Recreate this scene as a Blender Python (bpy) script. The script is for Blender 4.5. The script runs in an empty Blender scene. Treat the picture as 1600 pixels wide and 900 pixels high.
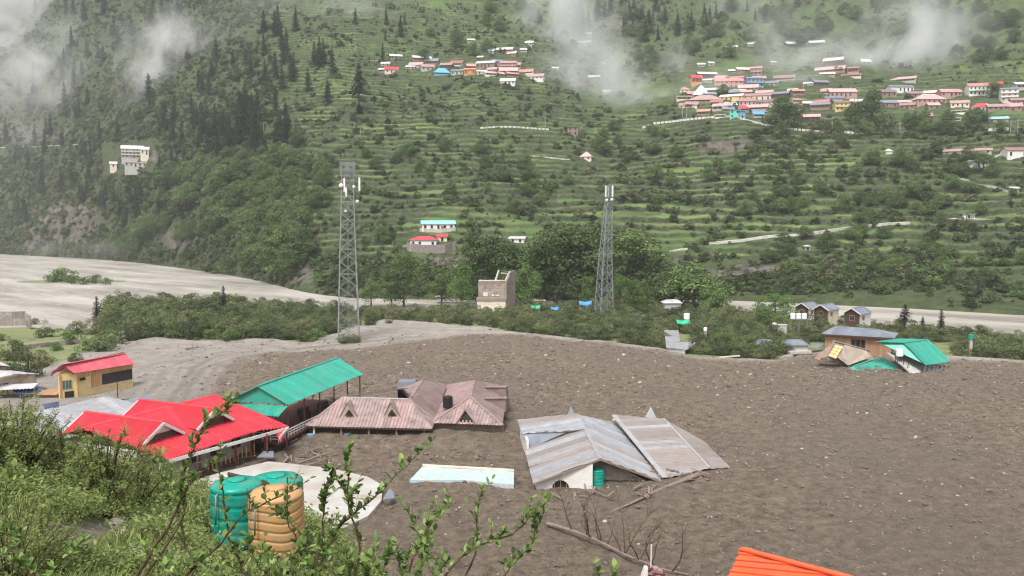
import bpy, math, random
import numpy as np
from mathutils import Vector, Matrix
from mathutils.bvhtree import BVHTree

scene = bpy.context.scene
COL = scene.collection
R = math.radians
rnd = random.Random(7)
rng = np.random.default_rng(11)

# ---------------------------------------------------------------- camera
EYE = Vector((0.0, 0.0, 26.0))
FPX = 1300.0
PITCH = R(4.4)
cam_data = bpy.data.cameras.new('camera')
cam_data.sensor_width = 36.0
cam_data.lens = 36.0 * FPX / 1600.0
cam_data.clip_start = 0.1
cam_data.clip_end = 6000.0
cam = bpy.data.objects.new('camera', cam_data)
cam.location = EYE
cam.rotation_euler = (R(90) - PITCH, 0, 0)
COL.objects.link(cam)
scene.camera = cam

# ---------------------------------------------------------------- light
SUN_ELEV, SUN_AZ = R(58), R(200)          # azimuth clockwise from +Y
world = bpy.data.worlds.new('World')
scene.world = world
world.use_nodes = True
wn, wl = world.node_tree.nodes, world.node_tree.links
bg = wn['Background']
sky = wn.new('ShaderNodeTexSky')
sky.sky_type = 'NISHITA'
sky.sun_disc = False
sky.sun_elevation = SUN_ELEV
sky.sun_rotation = SUN_AZ
sky.air_density = 1.0
sky.dust_density = 4.0
hs = wn.new('ShaderNodeHueSaturation')
hs.inputs['Saturation'].default_value = 0.22
wl.new(sky.outputs[0], hs.inputs['Color'])
wl.new(hs.outputs[0], bg.inputs['Color'])
bg.inputs['Strength'].default_value = 0.115
sun_data = bpy.data.lights.new('sun', 'SUN')
sun_data.energy = 1.5
sun_data.angle = R(12)
sun_data.color = (1.0, 0.96, 0.9)
sun = bpy.data.objects.new('sun', sun_data)
sd = Vector((math.sin(SUN_AZ) * math.cos(SUN_ELEV), math.cos(SUN_AZ) * math.cos(SUN_ELEV), math.sin(SUN_ELEV)))
sun.rotation_euler = sd.to_track_quat('Z', 'Y').to_euler()
COL.objects.link(sun)
scene.view_settings.view_transform = 'Standard'
scene.view_settings.look = 'None'
scene.view_settings.exposure = 1.08
scene.view_settings.gamma = 1.0
scene.render.engine = 'CYCLES'
scene.cycles.max_bounces = 5
scene.cycles.diffuse_bounces = 3
scene.cycles.transmission_bounces = 3
scene.cycles.transparent_max_bounces = 8
scene.cycles.volume_bounces = 2
scene.cycles.use_denoising = True
scene.cycles.denoising_prefilter = 'ACCURATE'
scene.cycles.filter_width = 1.25

# ---------------------------------------------------------------- pixel helpers (photo pixels 1600 x 900)
CP, SP = math.cos(PITCH), math.sin(PITCH)

def ray(px, py):
    a, b = (px - 800.0) / FPX, (450.0 - py) / FPX
    return Vector((a, CP + b * SP, -SP + b * CP))

def G(px, py, z=0.0):
    d = ray(px, py)
    return EYE + d * ((z - EYE.z) / d.z)

def D(px, py, y):
    d = ray(px, py)
    return EYE + d * (y / d.y)

def on_plane(px, py, a, b, c):
    n = (b - a).cross(c - a)
    d = ray(px, py)
    return EYE + d * ((a - EYE).dot(n) / d.dot(n))

def to_px(p):
    v = Vector(p) - EYE
    dep = v.y * CP - v.z * SP
    return 800 + FPX * v.x / dep, 450 - FPX * (v.y * SP + v.z * CP) / dep

# ---------------------------------------------------------------- numpy noise
def _hash(ix, iy, seed):
    h = (ix.astype(np.int64) * 374761393 + iy.astype(np.int64) * 668265263 + seed * 974634777) & 0xFFFFFFFF
    h = ((h ^ (h >> 13)) * 1274126177) & 0xFFFFFFFF
    h = h ^ (h >> 16)
    return h / 4294967295.0

def vnoise(x, y, seed=0):
    ix, iy = np.floor(x), np.floor(y)
    fx, fy = x - ix, y - iy
    fx = fx * fx * fx * (fx * (fx * 6 - 15) + 10)
    fy = fy * fy * fy * (fy * (fy * 6 - 15) + 10)
    a, b = _hash(ix, iy, seed), _hash(ix + 1, iy, seed)
    c, d = _hash(ix, iy + 1, seed), _hash(ix + 1, iy + 1, seed)
    return (a + (b - a) * fx) * (1 - fy) + (c + (d - c) * fx) * fy

def fbm(x, y, scale, octaves=4, seed=0, gain=0.5):
    t, a, s, f = 0.0, 1.0, 0.0, 1.0 / scale
    for o in range(octaves):
        t = t + a * vnoise(x * f + 17.3 * o, y * f - 9.1 * o, seed + o)
        s += a
        a *= gain
        f *= 2.03
    return t / s            # 0..1, mean .5

def sstep(a, b, x):
    t = np.clip((x - a) / (b - a), 0, 1)
    return t * t * (3 - 2 * t)

def blur(A, rx, ry, n=2):
    for _ in range(n):
        for ax, r in ((1, rx), (0, ry)):
            if r < 1: continue
            pad = [(0, 0), (0, 0)]
            pad[ax] = (r, r)
            B = np.pad(A, pad, mode='reflect', reflect_type='odd')
            c = np.cumsum(B, axis=ax)
            c = np.concatenate([np.zeros_like(np.take(c, [0], axis=ax)), c], axis=ax)
            k = 2 * r + 1
            if ax == 1: A = (c[:, k:] - c[:, :-k]) / k
            else: A = (c[k:, :] - c[:-k, :]) / k
    return A

def in_poly(x, y, poly):
    r = np.zeros(x.shape, bool)
    n = len(poly)
    for i in range(n):
        x1, y1 = poly[i]; x2, y2 = poly[(i + 1) % n]
        if y1 == y2: continue
        c = ((y1 > y) != (y2 > y)) & (x < (x2 - x1) * (y - y1) / (y2 - y1) + x1)
        r ^= c
    return r

def poly_dist(x, y, poly):
    """signed distance, positive inside"""
    best = np.full(x.shape, 1e9)
    n = len(poly)
    for i in range(n):
        x1, y1 = poly[i]; x2, y2 = poly[(i + 1) % n]
        dx, dy = x2 - x1, y2 - y1
        t = np.clip(((x - x1) * dx + (y - y1) * dy) / max(dx * dx + dy * dy, 1e-9), 0, 1)
        best = np.minimum(best, np.hypot(x - x1 - t * dx, y - y1 - t * dy))
    return np.where(in_poly(x, y, poly), best, -best)

# ---------------------------------------------------------------- materials
def new_mat(name):
    m = bpy.data.materials.new(name)
    m.use_nodes = True
    nt = m.node_tree
    p = nt.nodes['Principled BSDF']
    return m, nt, p

def N(nt, kind, **kw):
    n = nt.nodes.new(kind)
    for k, v in kw.items():
        if k in n.inputs: n.inputs[k].default_value = v
        else: setattr(n, k, v)
    return n

def c4(c): return (c[0], c[1], c[2], 1.0)

def mixc(nt, fac, a, b, mode='MIX'):
    m = nt.nodes.new('ShaderNodeMix'); m.data_type = 'RGBA'; m.blend_type = mode
    for sock, v in ((0, fac), (6, a), (7, b)):
        if isinstance(v, (int, float)): m.inputs[sock].default_value = v
        elif isinstance(v, tuple): m.inputs[sock].default_value = c4(v)
        else: nt.links.new(v, m.inputs[sock])
    return m.outputs[2]

def ramp(nt, val, lo, hi):
    r = nt.nodes.new('ShaderNodeMapRange'); r.clamp = True
    r.inputs[1].default_value = lo; r.inputs[2].default_value = hi
    nt.links.new(val, r.inputs[0])
    return r.outputs[0]

def noise(nt, scale, detail=4, rough=0.55, vec=None, stretch=None, kind='Object'):
    tc = nt.nodes.new('ShaderNodeTexCoord')
    v = tc.outputs[kind] if vec is None else vec
    if stretch:
        mp = nt.nodes.new('ShaderNodeMapping'); mp.inputs['Scale'].default_value = stretch
        nt.links.new(v, mp.inputs[0]); v = mp.outputs[0]
    n = N(nt, 'ShaderNodeTexNoise', Scale=scale, Detail=detail, Roughness=rough)
    nt.links.new(v, n.inputs['Vector'])
    return n.outputs[0]

def bump(nt, p, h, strength=0.5, dist=0.05):
    b = N(nt, 'ShaderNodeBump', Strength=strength, Distance=dist)
    nt.links.new(h, b.inputs['Height']); nt.links.new(b.outputs[0], p.inputs['Normal'])

def mat2(name, a, b, scale=2.0, rough=0.7, lo=0.35, hi=0.65, bmp=0.0, bscale=None, metallic=0.0, dirt=None, dscale=0.5, dlo=0.5, dhi=0.75, stretch=None, objrand=0.0, spec=0.3):
    m, nt, p = new_mat(name)
    n = noise(nt, scale, 5, 0.6, stretch=stretch)
    c = mixc(nt, ramp(nt, n, lo, hi), a, b)
    if dirt:
        n2 = noise(nt, dscale, 6, 0.65)
        c = mixc(nt, ramp(nt, n2, dlo, dhi), c, dirt)
    if objrand:
        oi = nt.nodes.new('ShaderNodeObjectInfo')
        h = N(nt, 'ShaderNodeHueSaturation')
        nt.links.new(c, h.inputs['Color'])
        mr = nt.nodes.new('ShaderNodeMapRange')
        mr.inputs[3].default_value = 1 - objrand; mr.inputs[4].default_value = 1 + objrand
        nt.links.new(oi.outputs['Random'], mr.inputs[0]); nt.links.new(mr.outputs[0], h.inputs['Value'])
        c = h.outputs[0]
    nt.links.new(c, p.inputs['Base Color'])
    p.inputs['Roughness'].default_value = rough
    p.inputs['Metallic'].default_value = metallic
    p.inputs['Specular IOR Level'].default_value = spec
    if bmp: bump(nt, p, noise(nt, bscale or scale * 4, 6, 0.65), bmp, 0.05)
    return m

def leaf_mat(name, dark, light, dry=None, objrand=0.25, transl=0.25, rough=0.6):
    m, nt, p = new_mat(name)
    at = nt.nodes.new('ShaderNodeAttribute'); at.attribute_name = 'tone'
    oi = nt.nodes.new('ShaderNodeObjectInfo')
    c = mixc(nt, at.outputs['Fac'], dark, light)
    if dry:
        r2 = nt.nodes.new('ShaderNodeMapRange'); r2.inputs[1].default_value = 0.8; r2.inputs[2].default_value = 1.0
        nt.links.new(oi.outputs['Random'], r2.inputs[0])
        c = mixc(nt, r2.outputs[0], c, dry)
    h = N(nt, 'ShaderNodeHueSaturation')
    nt.links.new(c, h.inputs['Color'])
    mr = nt.nodes.new('ShaderNodeMapRange')
    mr.inputs[3].default_value = 1 - objrand; mr.inputs[4].default_value = 1 + objrand
    nt.links.new(oi.outputs['Random'], mr.inputs[0]); nt.links.new(mr.outputs[0], h.inputs['Value'])
    nt.links.new(h.outputs[0], p.inputs['Base Color'])
    p.inputs['Roughness'].default_value = rough
    p.inputs['Specular IOR Level'].default_value = 0.25
    tr = nt.nodes.new('ShaderNodeBsdfTranslucent')
    nt.links.new(h.outputs[0], tr.inputs['Color'])
    mx = nt.nodes.new('ShaderNodeMixShader'); mx.inputs[0].default_value = transl
    nt.links.new(p.outputs[0], mx.inputs[1]); nt.links.new(tr.outputs[0], mx.inputs[2])
    nt.links.new(mx.outputs[0], nt.nodes['Material Output'].inputs['Surface'])
    return m

M = {}
def sheetmat(name, a, b, dirt=None, dlo=0.5, dhi=0.75, rough=0.45, metallic=0.0, dscale=0.6):
    M[name] = mat2(name, a, b, 0.8, rough, 0.3, 0.7, bmp=0.08, bscale=6, dirt=dirt, dscale=dscale, dlo=dlo, dhi=dhi, metallic=metallic, objrand=0.12, spec=0.4)

sheetmat('red_sheet', (0.58, 0.035, 0.06), (0.65, 0.06, 0.085), (0.33, 0.09, 0.085), 0.5, 0.74, 0.42, dscale=1.3)
sheetmat('pink_sheet', (0.55, 0.09, 0.12), (0.6, 0.14, 0.17), (0.4, 0.09, 0.1), 0.55, 0.85, 0.45)
sheetmat('green_sheet', (0.02, 0.29, 0.22), (0.03, 0.35, 0.26), (0.14, 0.23, 0.19), 0.48, 0.72, 0.4, dscale=1.2)
sheetmat('brown_sheet', (0.27, 0.19, 0.18), (0.345, 0.265, 0.255), (0.15, 0.1, 0.09), 0.45, 0.72, 0.5, dscale=0.9)
sheetmat('maroon_sheet', (0.18, 0.125, 0.115), (0.24, 0.175, 0.165), (0.1, 0.075, 0.065), 0.5, 0.8, 0.5)
sheetmat('tin_sheet', (0.26, 0.27, 0.295), (0.36, 0.365, 0.385), (0.29, 0.22, 0.2), 0.53, 0.72, 0.45, 0.0, 0.9)
sheetmat('rust_sheet', (0.25, 0.215, 0.2), (0.315, 0.28, 0.265), (0.2, 0.16, 0.145), 0.45, 0.75, 0.5, 0.0, 0.8)
sheetmat('slate_sheet', (0.14, 0.16, 0.2), (0.22, 0.24, 0.28), (0.12, 0.13, 0.16), 0.5, 0.8, 0.5)
sheetmat('orange_sheet', (0.78, 0.1, 0.03), (0.85, 0.13, 0.05), (0.42, 0.12, 0.06), 0.5, 0.78, 0.45, dscale=1.6)
sheetmat('blue_sheet', (0.09, 0.3, 0.5), (0.13, 0.36, 0.55), None)
sheetmat('cyan_sheet', (0.2, 0.52, 0.62), (0.28, 0.6, 0.68), None)
sheetmat('white_sheet', (0.5, 0.5, 0.5), (0.58, 0.58, 0.58), (0.45, 0.43, 0.4), 0.5, 0.8)
sheetmat('rose_sheet', (0.3, 0.185, 0.18), (0.37, 0.255, 0.245), (0.2, 0.14, 0.13), 0.45, 0.8)
M['white_paint'] = mat2('white_paint', (0.6, 0.58, 0.54), (0.7, 0.68, 0.65), 1.5, 0.6, dirt=(0.38, 0.34, 0.29), dscale=0.7, dlo=0.55, dhi=0.85)
M['cream'] = mat2('cream', (0.6, 0.52, 0.42), (0.68, 0.6, 0.5), 1.5, 0.7, dirt=(0.36, 0.3, 0.24), dscale=0.6, dlo=0.5, dhi=0.8)
M['yellow_wall'] = mat2('yellow_wall', (0.62, 0.46, 0.2), (0.68, 0.52, 0.27), 1.2, 0.7, dirt=(0.42, 0.3, 0.15), dscale=0.8, dlo=0.55, dhi=0.85)
M['plank'] = mat2('plank', (0.42, 0.22, 0.1), (0.52, 0.3, 0.15), 3.0, 0.6, stretch=(6, 6, 0.6), objrand=0.18)
M['orange_wood'] = mat2('orange_wood', (0.29, 0.165, 0.09), (0.36, 0.21, 0.12), 3.0, 0.55, stretch=(6, 6, 0.6), objrand=0.15)
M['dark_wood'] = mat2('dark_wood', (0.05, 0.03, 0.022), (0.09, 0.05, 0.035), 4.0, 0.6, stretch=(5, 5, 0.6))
M['maroon_paint'] = mat2('maroon_paint', (0.13, 0.03, 0.03), (0.17, 0.045, 0.04), 3.0, 0.5)
M['concrete'] = mat2('concrete', (0.36, 0.345, 0.32), (0.46, 0.445, 0.42), 1.2, 0.85, bmp=0.2, bscale=12, dirt=(0.26, 0.23, 0.2), dscale=0.5, dlo=0.5, dhi=0.8)
M['terrace'] = mat2('terrace', (0.37, 0.355, 0.33), (0.48, 0.465, 0.44), 0.6, 0.75, bmp=0.2, bscale=8, dirt=(0.3, 0.25, 0.2), dscale=0.3, dlo=0.46, dhi=0.68)
M['stone'] = mat2('stone', (0.2, 0.17, 0.15), (0.31, 0.27, 0.24), 1.4, 0.9, bmp=0.5, bscale=8, objrand=0.25)
M['old_brick'] = mat2('old_brick', (0.26, 0.2, 0.17), (0.34, 0.29, 0.25), 1.2, 0.9, bmp=0.3, bscale=9, objrand=0.22)
M['galv'] = mat2('galv', (0.22, 0.23, 0.235), (0.3, 0.31, 0.315), 3.0, 0.5, metallic=0.35)
M['glass_dark'] = mat2('glass_dark', (0.012, 0.016, 0.025), (0.03, 0.035, 0.05), 0.6, 0.12, spec=0.6)
M['glass_teal'] = mat2('glass_teal', (0.03, 0.1, 0.11), (0.05, 0.14, 0.15), 0.6, 0.15, spec=0.6)
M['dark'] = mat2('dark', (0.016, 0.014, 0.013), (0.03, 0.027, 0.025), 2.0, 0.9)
M['black_plastic'] = mat2('black_plastic', (0.012, 0.012, 0.013), (0.02, 0.02, 0.022), 3.0, 0.4)
M['green_tank'] = mat2('green_tank', (0.0, 0.25, 0.19), (0.005, 0.3, 0.23), 1.5, 0.36, dirt=(0.13, 0.22, 0.17), dscale=1.4, dlo=0.47, dhi=0.78)
M['beige_tank'] = mat2('beige_tank', (0.44, 0.245, 0.1), (0.5, 0.3, 0.14), 1.5, 0.36, dirt=(0.33, 0.22, 0.12), dscale=1.4, dlo=0.46, dhi=0.76)
M['white_tank'] = mat2('white_tank', (0.7, 0.7, 0.7), (0.78, 0.78, 0.78), 1.5, 0.4)
M['blue_tarp'] = mat2('blue_tarp', (0.05, 0.22, 0.6), (0.08, 0.28, 0.66), 1.5, 0.5, bmp=0.3)
M['green_tarp'] = mat2('green_tarp', (0.02, 0.36, 0.2), (0.04, 0.42, 0.25), 1.5, 0.5, bmp=0.3)
M['red_tarp'] = mat2('red_tarp', (0.66, 0.08, 0.05), (0.72, 0.12, 0.08), 1.5, 0.5, bmp=0.3)
M['teal_wall'] = mat2('teal_wall', (0.12, 0.5, 0.42), (0.16, 0.56, 0.48), 1.0, 0.7)
M['blue_wall'] = mat2('blue_wall', (0.16, 0.27, 0.4), (0.2, 0.32, 0.45), 1.0, 0.7)
M['pink_wall'] = mat2('pink_wall', (0.34, 0.2, 0.17), (0.42, 0.28, 0.24), 1.0, 0.7)
M['brown_wall'] = mat2('brown_wall', (0.2, 0.14, 0.11), (0.28, 0.2, 0.16), 1.0, 0.8)
M['solar'] = mat2('solar', (0.02, 0.04, 0.12), (0.03, 0.06, 0.16), 2.0, 0.2, spec=0.6)
M['bark'] = mat2('bark', (0.06, 0.045, 0.035), (0.11, 0.085, 0.065), 6.0, 0.9, bmp=0.5, bscale=20)
M['twig_bark'] = mat2('twig_bark', (0.05, 0.028, 0.022), (0.11, 0.06, 0.045), 30.0, 0.7, bmp=0.3, bscale=120)
M['dead_bark'] = mat2('dead_bark', (0.16, 0.12, 0.1), (0.26, 0.19, 0.16), 5.0, 0.85, bmp=0.4, bscale=20)
M['tan_panel'] = mat2('tan_panel', (0.3, 0.25, 0.2), (0.38, 0.32, 0.265), 1.0, .8, dirt=(0.2, 0.16, 0.125), dscale=.6, dlo=.5, dhi=.72)
M['blue_chip'] = mat2('blue_chip', (0.52, 0.47, 0.39), (0.34, 0.47, 0.53), 2.2, 0.7, 0.34, 0.5, dirt=(0.4, 0.33, 0.26), dscale=1.6, dlo=0.52, dhi=0.66)
M['leaf_thicket'] = leaf_mat('leaf_thicket', (0.05, 0.072, 0.028), (0.185, 0.215, 0.09), dry=(0.13, 0.13, 0.06), objrand=0.45)
M['leaf_tree'] = leaf_mat('leaf_tree', (0.045, 0.08, 0.024), (0.165, 0.23, 0.075), objrand=0.3)
M['leaf_bright'] = leaf_mat('leaf_bright', (0.05, 0.1, 0.025), (0.15, 0.24, 0.06), objrand=0.2)
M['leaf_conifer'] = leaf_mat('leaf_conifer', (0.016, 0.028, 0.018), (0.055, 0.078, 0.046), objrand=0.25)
M['leaf_hill'] = leaf_mat('leaf_hill', (0.022, 0.038, 0.016), (0.135, 0.17, 0.06), dry=(0.11, 0.1, 0.055), objrand=0.55)
M['leaf_near'] = leaf_mat('leaf_near', (0.08, 0.115, 0.032), (0.33, 0.38, 0.13), objrand=0.12, transl=0.4)
M['leaf_twig'] = leaf_mat('leaf_twig', (0.06, 0.115, 0.025), (0.24, 0.33, 0.1), objrand=0.4, transl=0.35, rough=0.4)
M['leaf_grass'] = leaf_mat('leaf_grass', (0.085, 0.13, 0.03), (0.32, 0.36, 0.12), objrand=0.35, transl=0.35)
M['leaf_pale'] = leaf_mat('leaf_pale', (0.16, 0.2, 0.11), (0.3, 0.33, 0.22), objrand=0.15)

# ---------------------------------------------------------------- mesh builder and object helpers
ORIG = {}

def tag(o, label=None, cat=None, group=None, kind=None):
    if label: o['label'] = label
    if cat: o['category'] = cat
    if group: o['group'] = group
    if kind: o['kind'] = kind
    return o

def thing(name, loc, label, cat, group=None):
    o = bpy.data.objects.new(name, None)
    o.empty_display_size = 0.3
    COL.objects.link(o)
    o.location = loc
    ORIG[o.name] = Vector(loc)
    return tag(o, label, cat, group)

def link_mesh(name, me, parent=None, mat=None):
    if mat is not None and not me.materials: me.materials.append(M[mat] if isinstance(mat, str) else mat)
    o = bpy.data.objects.new(name, me)
    COL.objects.link(o)
    if parent is not None:
        o.parent = parent
        ORIG[o.name] = ORIG.get(parent.name, Vector((0, 0, 0)))
    return o

class MB:
    def __init__(s): s.v = []; s.f = []
    def add(s, vs, fs):
        b = len(s.v)
        s.v += [tuple(v) for v in vs]
        s.f += [tuple(b + i for i in f) for f in fs]
        return s
    def hexa(s, p):
        """8 points: bottom 0-3 ccw, top 4-7 ccw"""
        return s.add(p, [(3, 2, 1, 0), (4, 5, 6, 7), (0, 1, 5, 4), (1, 2, 6, 5), (2, 3, 7, 6), (3, 0, 4, 7)])
    def box(s, c, ux, uy, uz):
        """c centre, half vectors"""
        c = Vector(c)
        return s.hexa([c - ux - uy - uz, c + ux - uy - uz, c + ux + uy - uz, c - ux + uy - uz,
                       c - ux - uy + uz, c + ux - uy + uz, c + ux + uy + uz, c - ux + uy + uz])
    def abox(s, x0, y0, z0, x1, y1, z1):
        return s.hexa([Vector(p) for p in ((x0, y0, z0), (x1, y0, z0), (x1, y1, z0), (x0, y1, z0), (x0, y0, z1), (x1, y0, z1), (x1, y1, z1), (x0, y1, z1))])
    def beam(s, a, b, w, h=None):
        h = h or w
        a, b = Vector(a), Vector(b)
        d = (b - a).normalized()
        up = Vector((0, 0, 1)) if abs(d.z) < 0.95 else Vector((1, 0, 0))
        sx = d.cross(up).normalized() * w * 0.5
        sy = sx.cross(d).normalized() * h * 0.5
        return s.hexa([a - sx - sy, a + sx - sy, b + sx - sy, b - sx - sy, a - sx + sy, a + sx + sy, b + sx + sy, b - sx + sy])
    def slab(s, pts, vec):
        """polygon extruded by vec"""
        n = len(pts)
        pts = [Vector(p) for p in pts]; vec = Vector(vec)
        fs = [tuple(range(n)), tuple(reversed(range(n, 2 * n)))]
        fs += [(i, i + n, (i + 1) % n + n, (i + 1) % n) for i in range(n)]
        return s.add(pts + [p + vec for p in pts], fs)
    def tube(s, pts, radii, n=6, cap=True):
        pts = [Vector(p) for p in pts]
        if not hasattr(radii, '__len__'): radii = [radii] * len(pts)
        rings = []
        ref = None
        for i, p in enumerate(pts):
            d = (pts[min(i + 1, len(pts) - 1)] - pts[max(i - 1, 0)]).normalized()
            if ref is None: ref = d.orthogonal().normalized()
            ref = (ref - d * ref.dot(d))
            ref = ref.normalized() if ref.length > 1e-6 else d.orthogonal().normalized()
            bi = d.cross(ref)
            rings.append([p + (ref * math.cos(2 * math.pi * k / n) + bi * math.sin(2 * math.pi * k / n)) * radii[i] for k in range(n)])
        vs = [v for r in rings for v in r]
        fs = []
        for i in range(len(pts) - 1):
            for k in range(n):
                fs.append((i * n + k, i * n + (k + 1) % n, (i + 1) * n + (k + 1) % n, (i + 1) * n + k))
        if cap: fs += [tuple(reversed(range(n))), tuple(range((len(pts) - 1) * n, len(pts) * n))]
        return s.add(vs, fs)
    def lathe(s, prof, c, n=24, wob=None):
        c = Vector(c)
        vs, fs = [], []
        for i, (r, z) in enumerate(prof):
            for k in range(n):
                a = 2 * math.pi * k / n
                dz = wob(a, i, z) if wob else 0
                vs.append(c + Vector((r * math.cos(a), r * math.sin(a), z + dz)))
        for i in range(len(prof) - 1):
            for k in range(n):
                fs.append((i * n + k, i * n + (k + 1) % n, (i + 1) * n + (k + 1) % n, (i + 1) * n + k))
        fs += [tuple(reversed(range(n))), tuple(range((len(prof) - 1) * n, len(prof) * n))]
        return s.add(vs, fs)
    def build(s, name, mat, parent=None, smooth=False):
        me = bpy.data.meshes.new(name)
        o0 = ORIG.get(parent.name, Vector((0, 0, 0))) if parent is not None else Vector((0, 0, 0))
        me.from_pydata([(v[0] - o0.x, v[1] - o0.y, v[2] - o0.z) for v in s.v], [], s.f)
        if smooth: me.polygons.foreach_set('use_smooth', [True] * len(me.polygons))
        me.update()
        return link_mesh(name, me, parent, mat)

def lone(mb, name, mat, loc, label, cat, group=None, smooth=False):
    """a thing that is one mesh, origin at loc"""
    loc = Vector(loc)
    me = bpy.data.meshes.new(name)
    me.from_pydata([(v[0] - loc.x, v[1] - loc.y, v[2] - loc.z) for v in mb.v], [], mb.f)
    if smooth: me.polygons.foreach_set('use_smooth', [True] * len(me.polygons))
    o = link_mesh(name, me, None, mat)
    o.location = loc
    ORIG[o.name] = loc
    return tag(o, label, cat, group)

def dup(root, loc, rz=0.0, sc=1.0, label=None, group=None):
    c = root.copy()
    COL.objects.link(c)
    c.location = loc
    c.rotation_euler = (0, 0, rz)
    c.scale = sc if hasattr(sc, '__len__') else (sc, sc, sc)
    if label: c['label'] = label
    if group: c['group'] = group
    for ch in root.children:
        d = ch.copy(); COL.objects.link(d); d.parent = c
        for g in ch.children:
            e = g.copy(); COL.objects.link(e); e.parent = d
    return c

def np_mesh(name, V, F, attrs=None, smooth=False, mat=None):
    """V (n,3), F (m,k) all same k; attrs {name: (domain, array)}"""
    me = bpy.data.meshes.new(name)
    V = np.asarray(V, np.float32); F = np.asarray(F, np.int32)
    me.vertices.add(len(V)); me.vertices.foreach_set('co', V.ravel())
    m, k = F.shape
    me.loops.add(m * k); me.loops.foreach_set('vertex_index', F.ravel())
    me.polygons.add(m)
    me.polygons.foreach_set('loop_start', np.arange(0, m * k, k, dtype=np.int32))
    me.polygons.foreach_set('loop_total', np.full(m, k, np.int32))
    if smooth: me.polygons.foreach_set('use_smooth', np.ones(m, bool))
    me.update(calc_edges=True)
    for an, (dom, arr) in (attrs or {}).items():
        a = me.attributes.new(an, 'FLOAT', dom)
        a.data.foreach_set('value', np.asarray(arr, np.float32).ravel())
    if mat: me.materials.append(M[mat] if isinstance(mat, str) else mat)
    return me

def grid_faces(nr, nc):
    i = np.arange(nr * nc).reshape(nr, nc)
    return np.stack([i[:-1, :-1], i[:-1, 1:], i[1:, 1:], i[1:, :-1]], -1).reshape(-1, 4)
# ================================================================ TERRAIN
def rays_np(px, py):
    a = (px - 800.0) / FPX; b = (450.0 - py) / FPX
    return a, CP + b * SP, -SP + b * CP

# ---- far hillside: columns of (forward distance, photo row) control points from the river bank to above the frame
HC = {
    -250: [(980, 384), (1010, 358), (1090, 300), (1190, 230), (1330, 130), (1520, 20), (1780, -120)],
    -60: [(800, 392), (830, 375), (930, 320), (1010, 240), (1120, 150), (1300, 30), (1560, -120)],
    20: [(735, 396), (755, 386), (880, 340), (960, 270), (1060, 185), (1240, 50), (1480, -120)],
    100: [(680, 403), (708, 325), (800, 300), (860, 250), (940, 170), (1100, 40), (1330, -120)],
    190: [(610, 411), (655, 305), (690, 243), (750, 200), (840, 130), (990, 20), (1190, -120)],
    300: [(490, 424), (550, 315), (610, 230), (690, 155), (780, 82), (890, 0), (1040, -120)],
    400: [(400, 443), (450, 350), (530, 245), (615, 160), (705, 80), (805, 0), (955, -120)],
    470: [(325, 457), (375, 385), (455, 292), (545, 200), (655, 100), (785, 0), (955, -120)],
    550: [(305, 461), (352, 398), (430, 302), (520, 205), (640, 100), (780, 0), (955, -120)],
    800: [(295, 464), (340, 407), (420, 316), (520, 215), (650, 110), (800, 8), (1000, -120)],
    950: [(297, 463), (345, 407), (430, 316), (550, 215), (700, 115), (880, 10), (1100, -120)],
    1060: [(298, 463), (336, 411), (412, 320), (490, 240), (560, 180), (760, 60), (1060, -120)],
    1130: [(297, 463), (334, 411), (402, 323), (466, 244), (517, 190), (690, 98), (1010, -120)],
    1400: [(270, 475), (308, 418), (372, 332), (432, 254), (484, 204), (655, 100), (950, -120)],
    1600: [(247, 487), (290, 422), (345, 334), (408, 254), (462, 204), (635, 92), (910, -120)],
    1900: [(222, 503), (264, 426), (318, 338), (384, 256), (442, 206), (615, 90), (880, -120)],
}
keys = sorted(HC)
NC, NR = 830, 470
cpx = np.linspace(-240, 1890, NC)
tt = np.linspace(0, 6, NR)
nodeY = np.array([[p[0] for p in HC[k]] for k in keys], float)
nodeP = np.array([[p[1] for p in HC[k]] for k in keys], float)
colY = np.array([np.interp(cpx, keys, nodeY[:, i]) for i in range(7)])
colP = np.array([np.interp(cpx, keys, nodeP[:, i]) for i in range(7)])
def along(C):
    i = np.clip(tt.astype(int), 0, 5)
    f = (tt - i)[:, None]
    return C[i] * (1 - f) + C[i + 1] * f
HY = blur(along(colY), 14, 12)
HP = blur(along(colP), 14, 12)
HPX = np.repeat(cpx[None, :], NR, 0)
a, b, c = rays_np(HPX, HP)
HX, HZ = HY * a / b, 26.0 + HY * c / b
HPXo, HPo = HPX.copy(), HP.copy()
# large folds and bumps, fading out at the bank
lift = sstep(0, 25, HZ)
fold = (fbm(HX, HY, 90, 4, 3) - 0.5) * 16 + (fbm(HX, HY, 26, 3, 9) - 0.5) * 7
HZ = HZ + fold * lift
# terraces
forest = np.clip(sstep(470, 380, HPXo) + sstep(20, -20, HPo) * 0, 0, 1)
tmask = sstep(0.2, 0.42, fbm(HX, HY, 90, 3, 21)) * (1 - 0.85 * forest) * sstep(2, 10, HZ)
h = 3.3
ph = (HZ + (fbm(HX, HY, 70, 3, 31) - 0.5) * 9.0) / h
fr = ph - np.floor(ph)
g = np.where(fr < 0.68, fr * 0.42, 0.68 * 0.42 + (fr - 0.68) / 0.32 * (1 - 0.68 * 0.42))
HZ = HZ + h * (g - fr) * tmask * 1.0
riser = sstep(0.62, 0.72, fr) * sstep(1.0, 0.93, fr) * tmask
rough = (fbm(HX, HY, 7, 3, 41) - 0.5) * 1.6 + (fbm(HX, HY, 2.2, 2, 47) - 0.5) * 0.7
HZ = HZ + rough * lift
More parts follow.
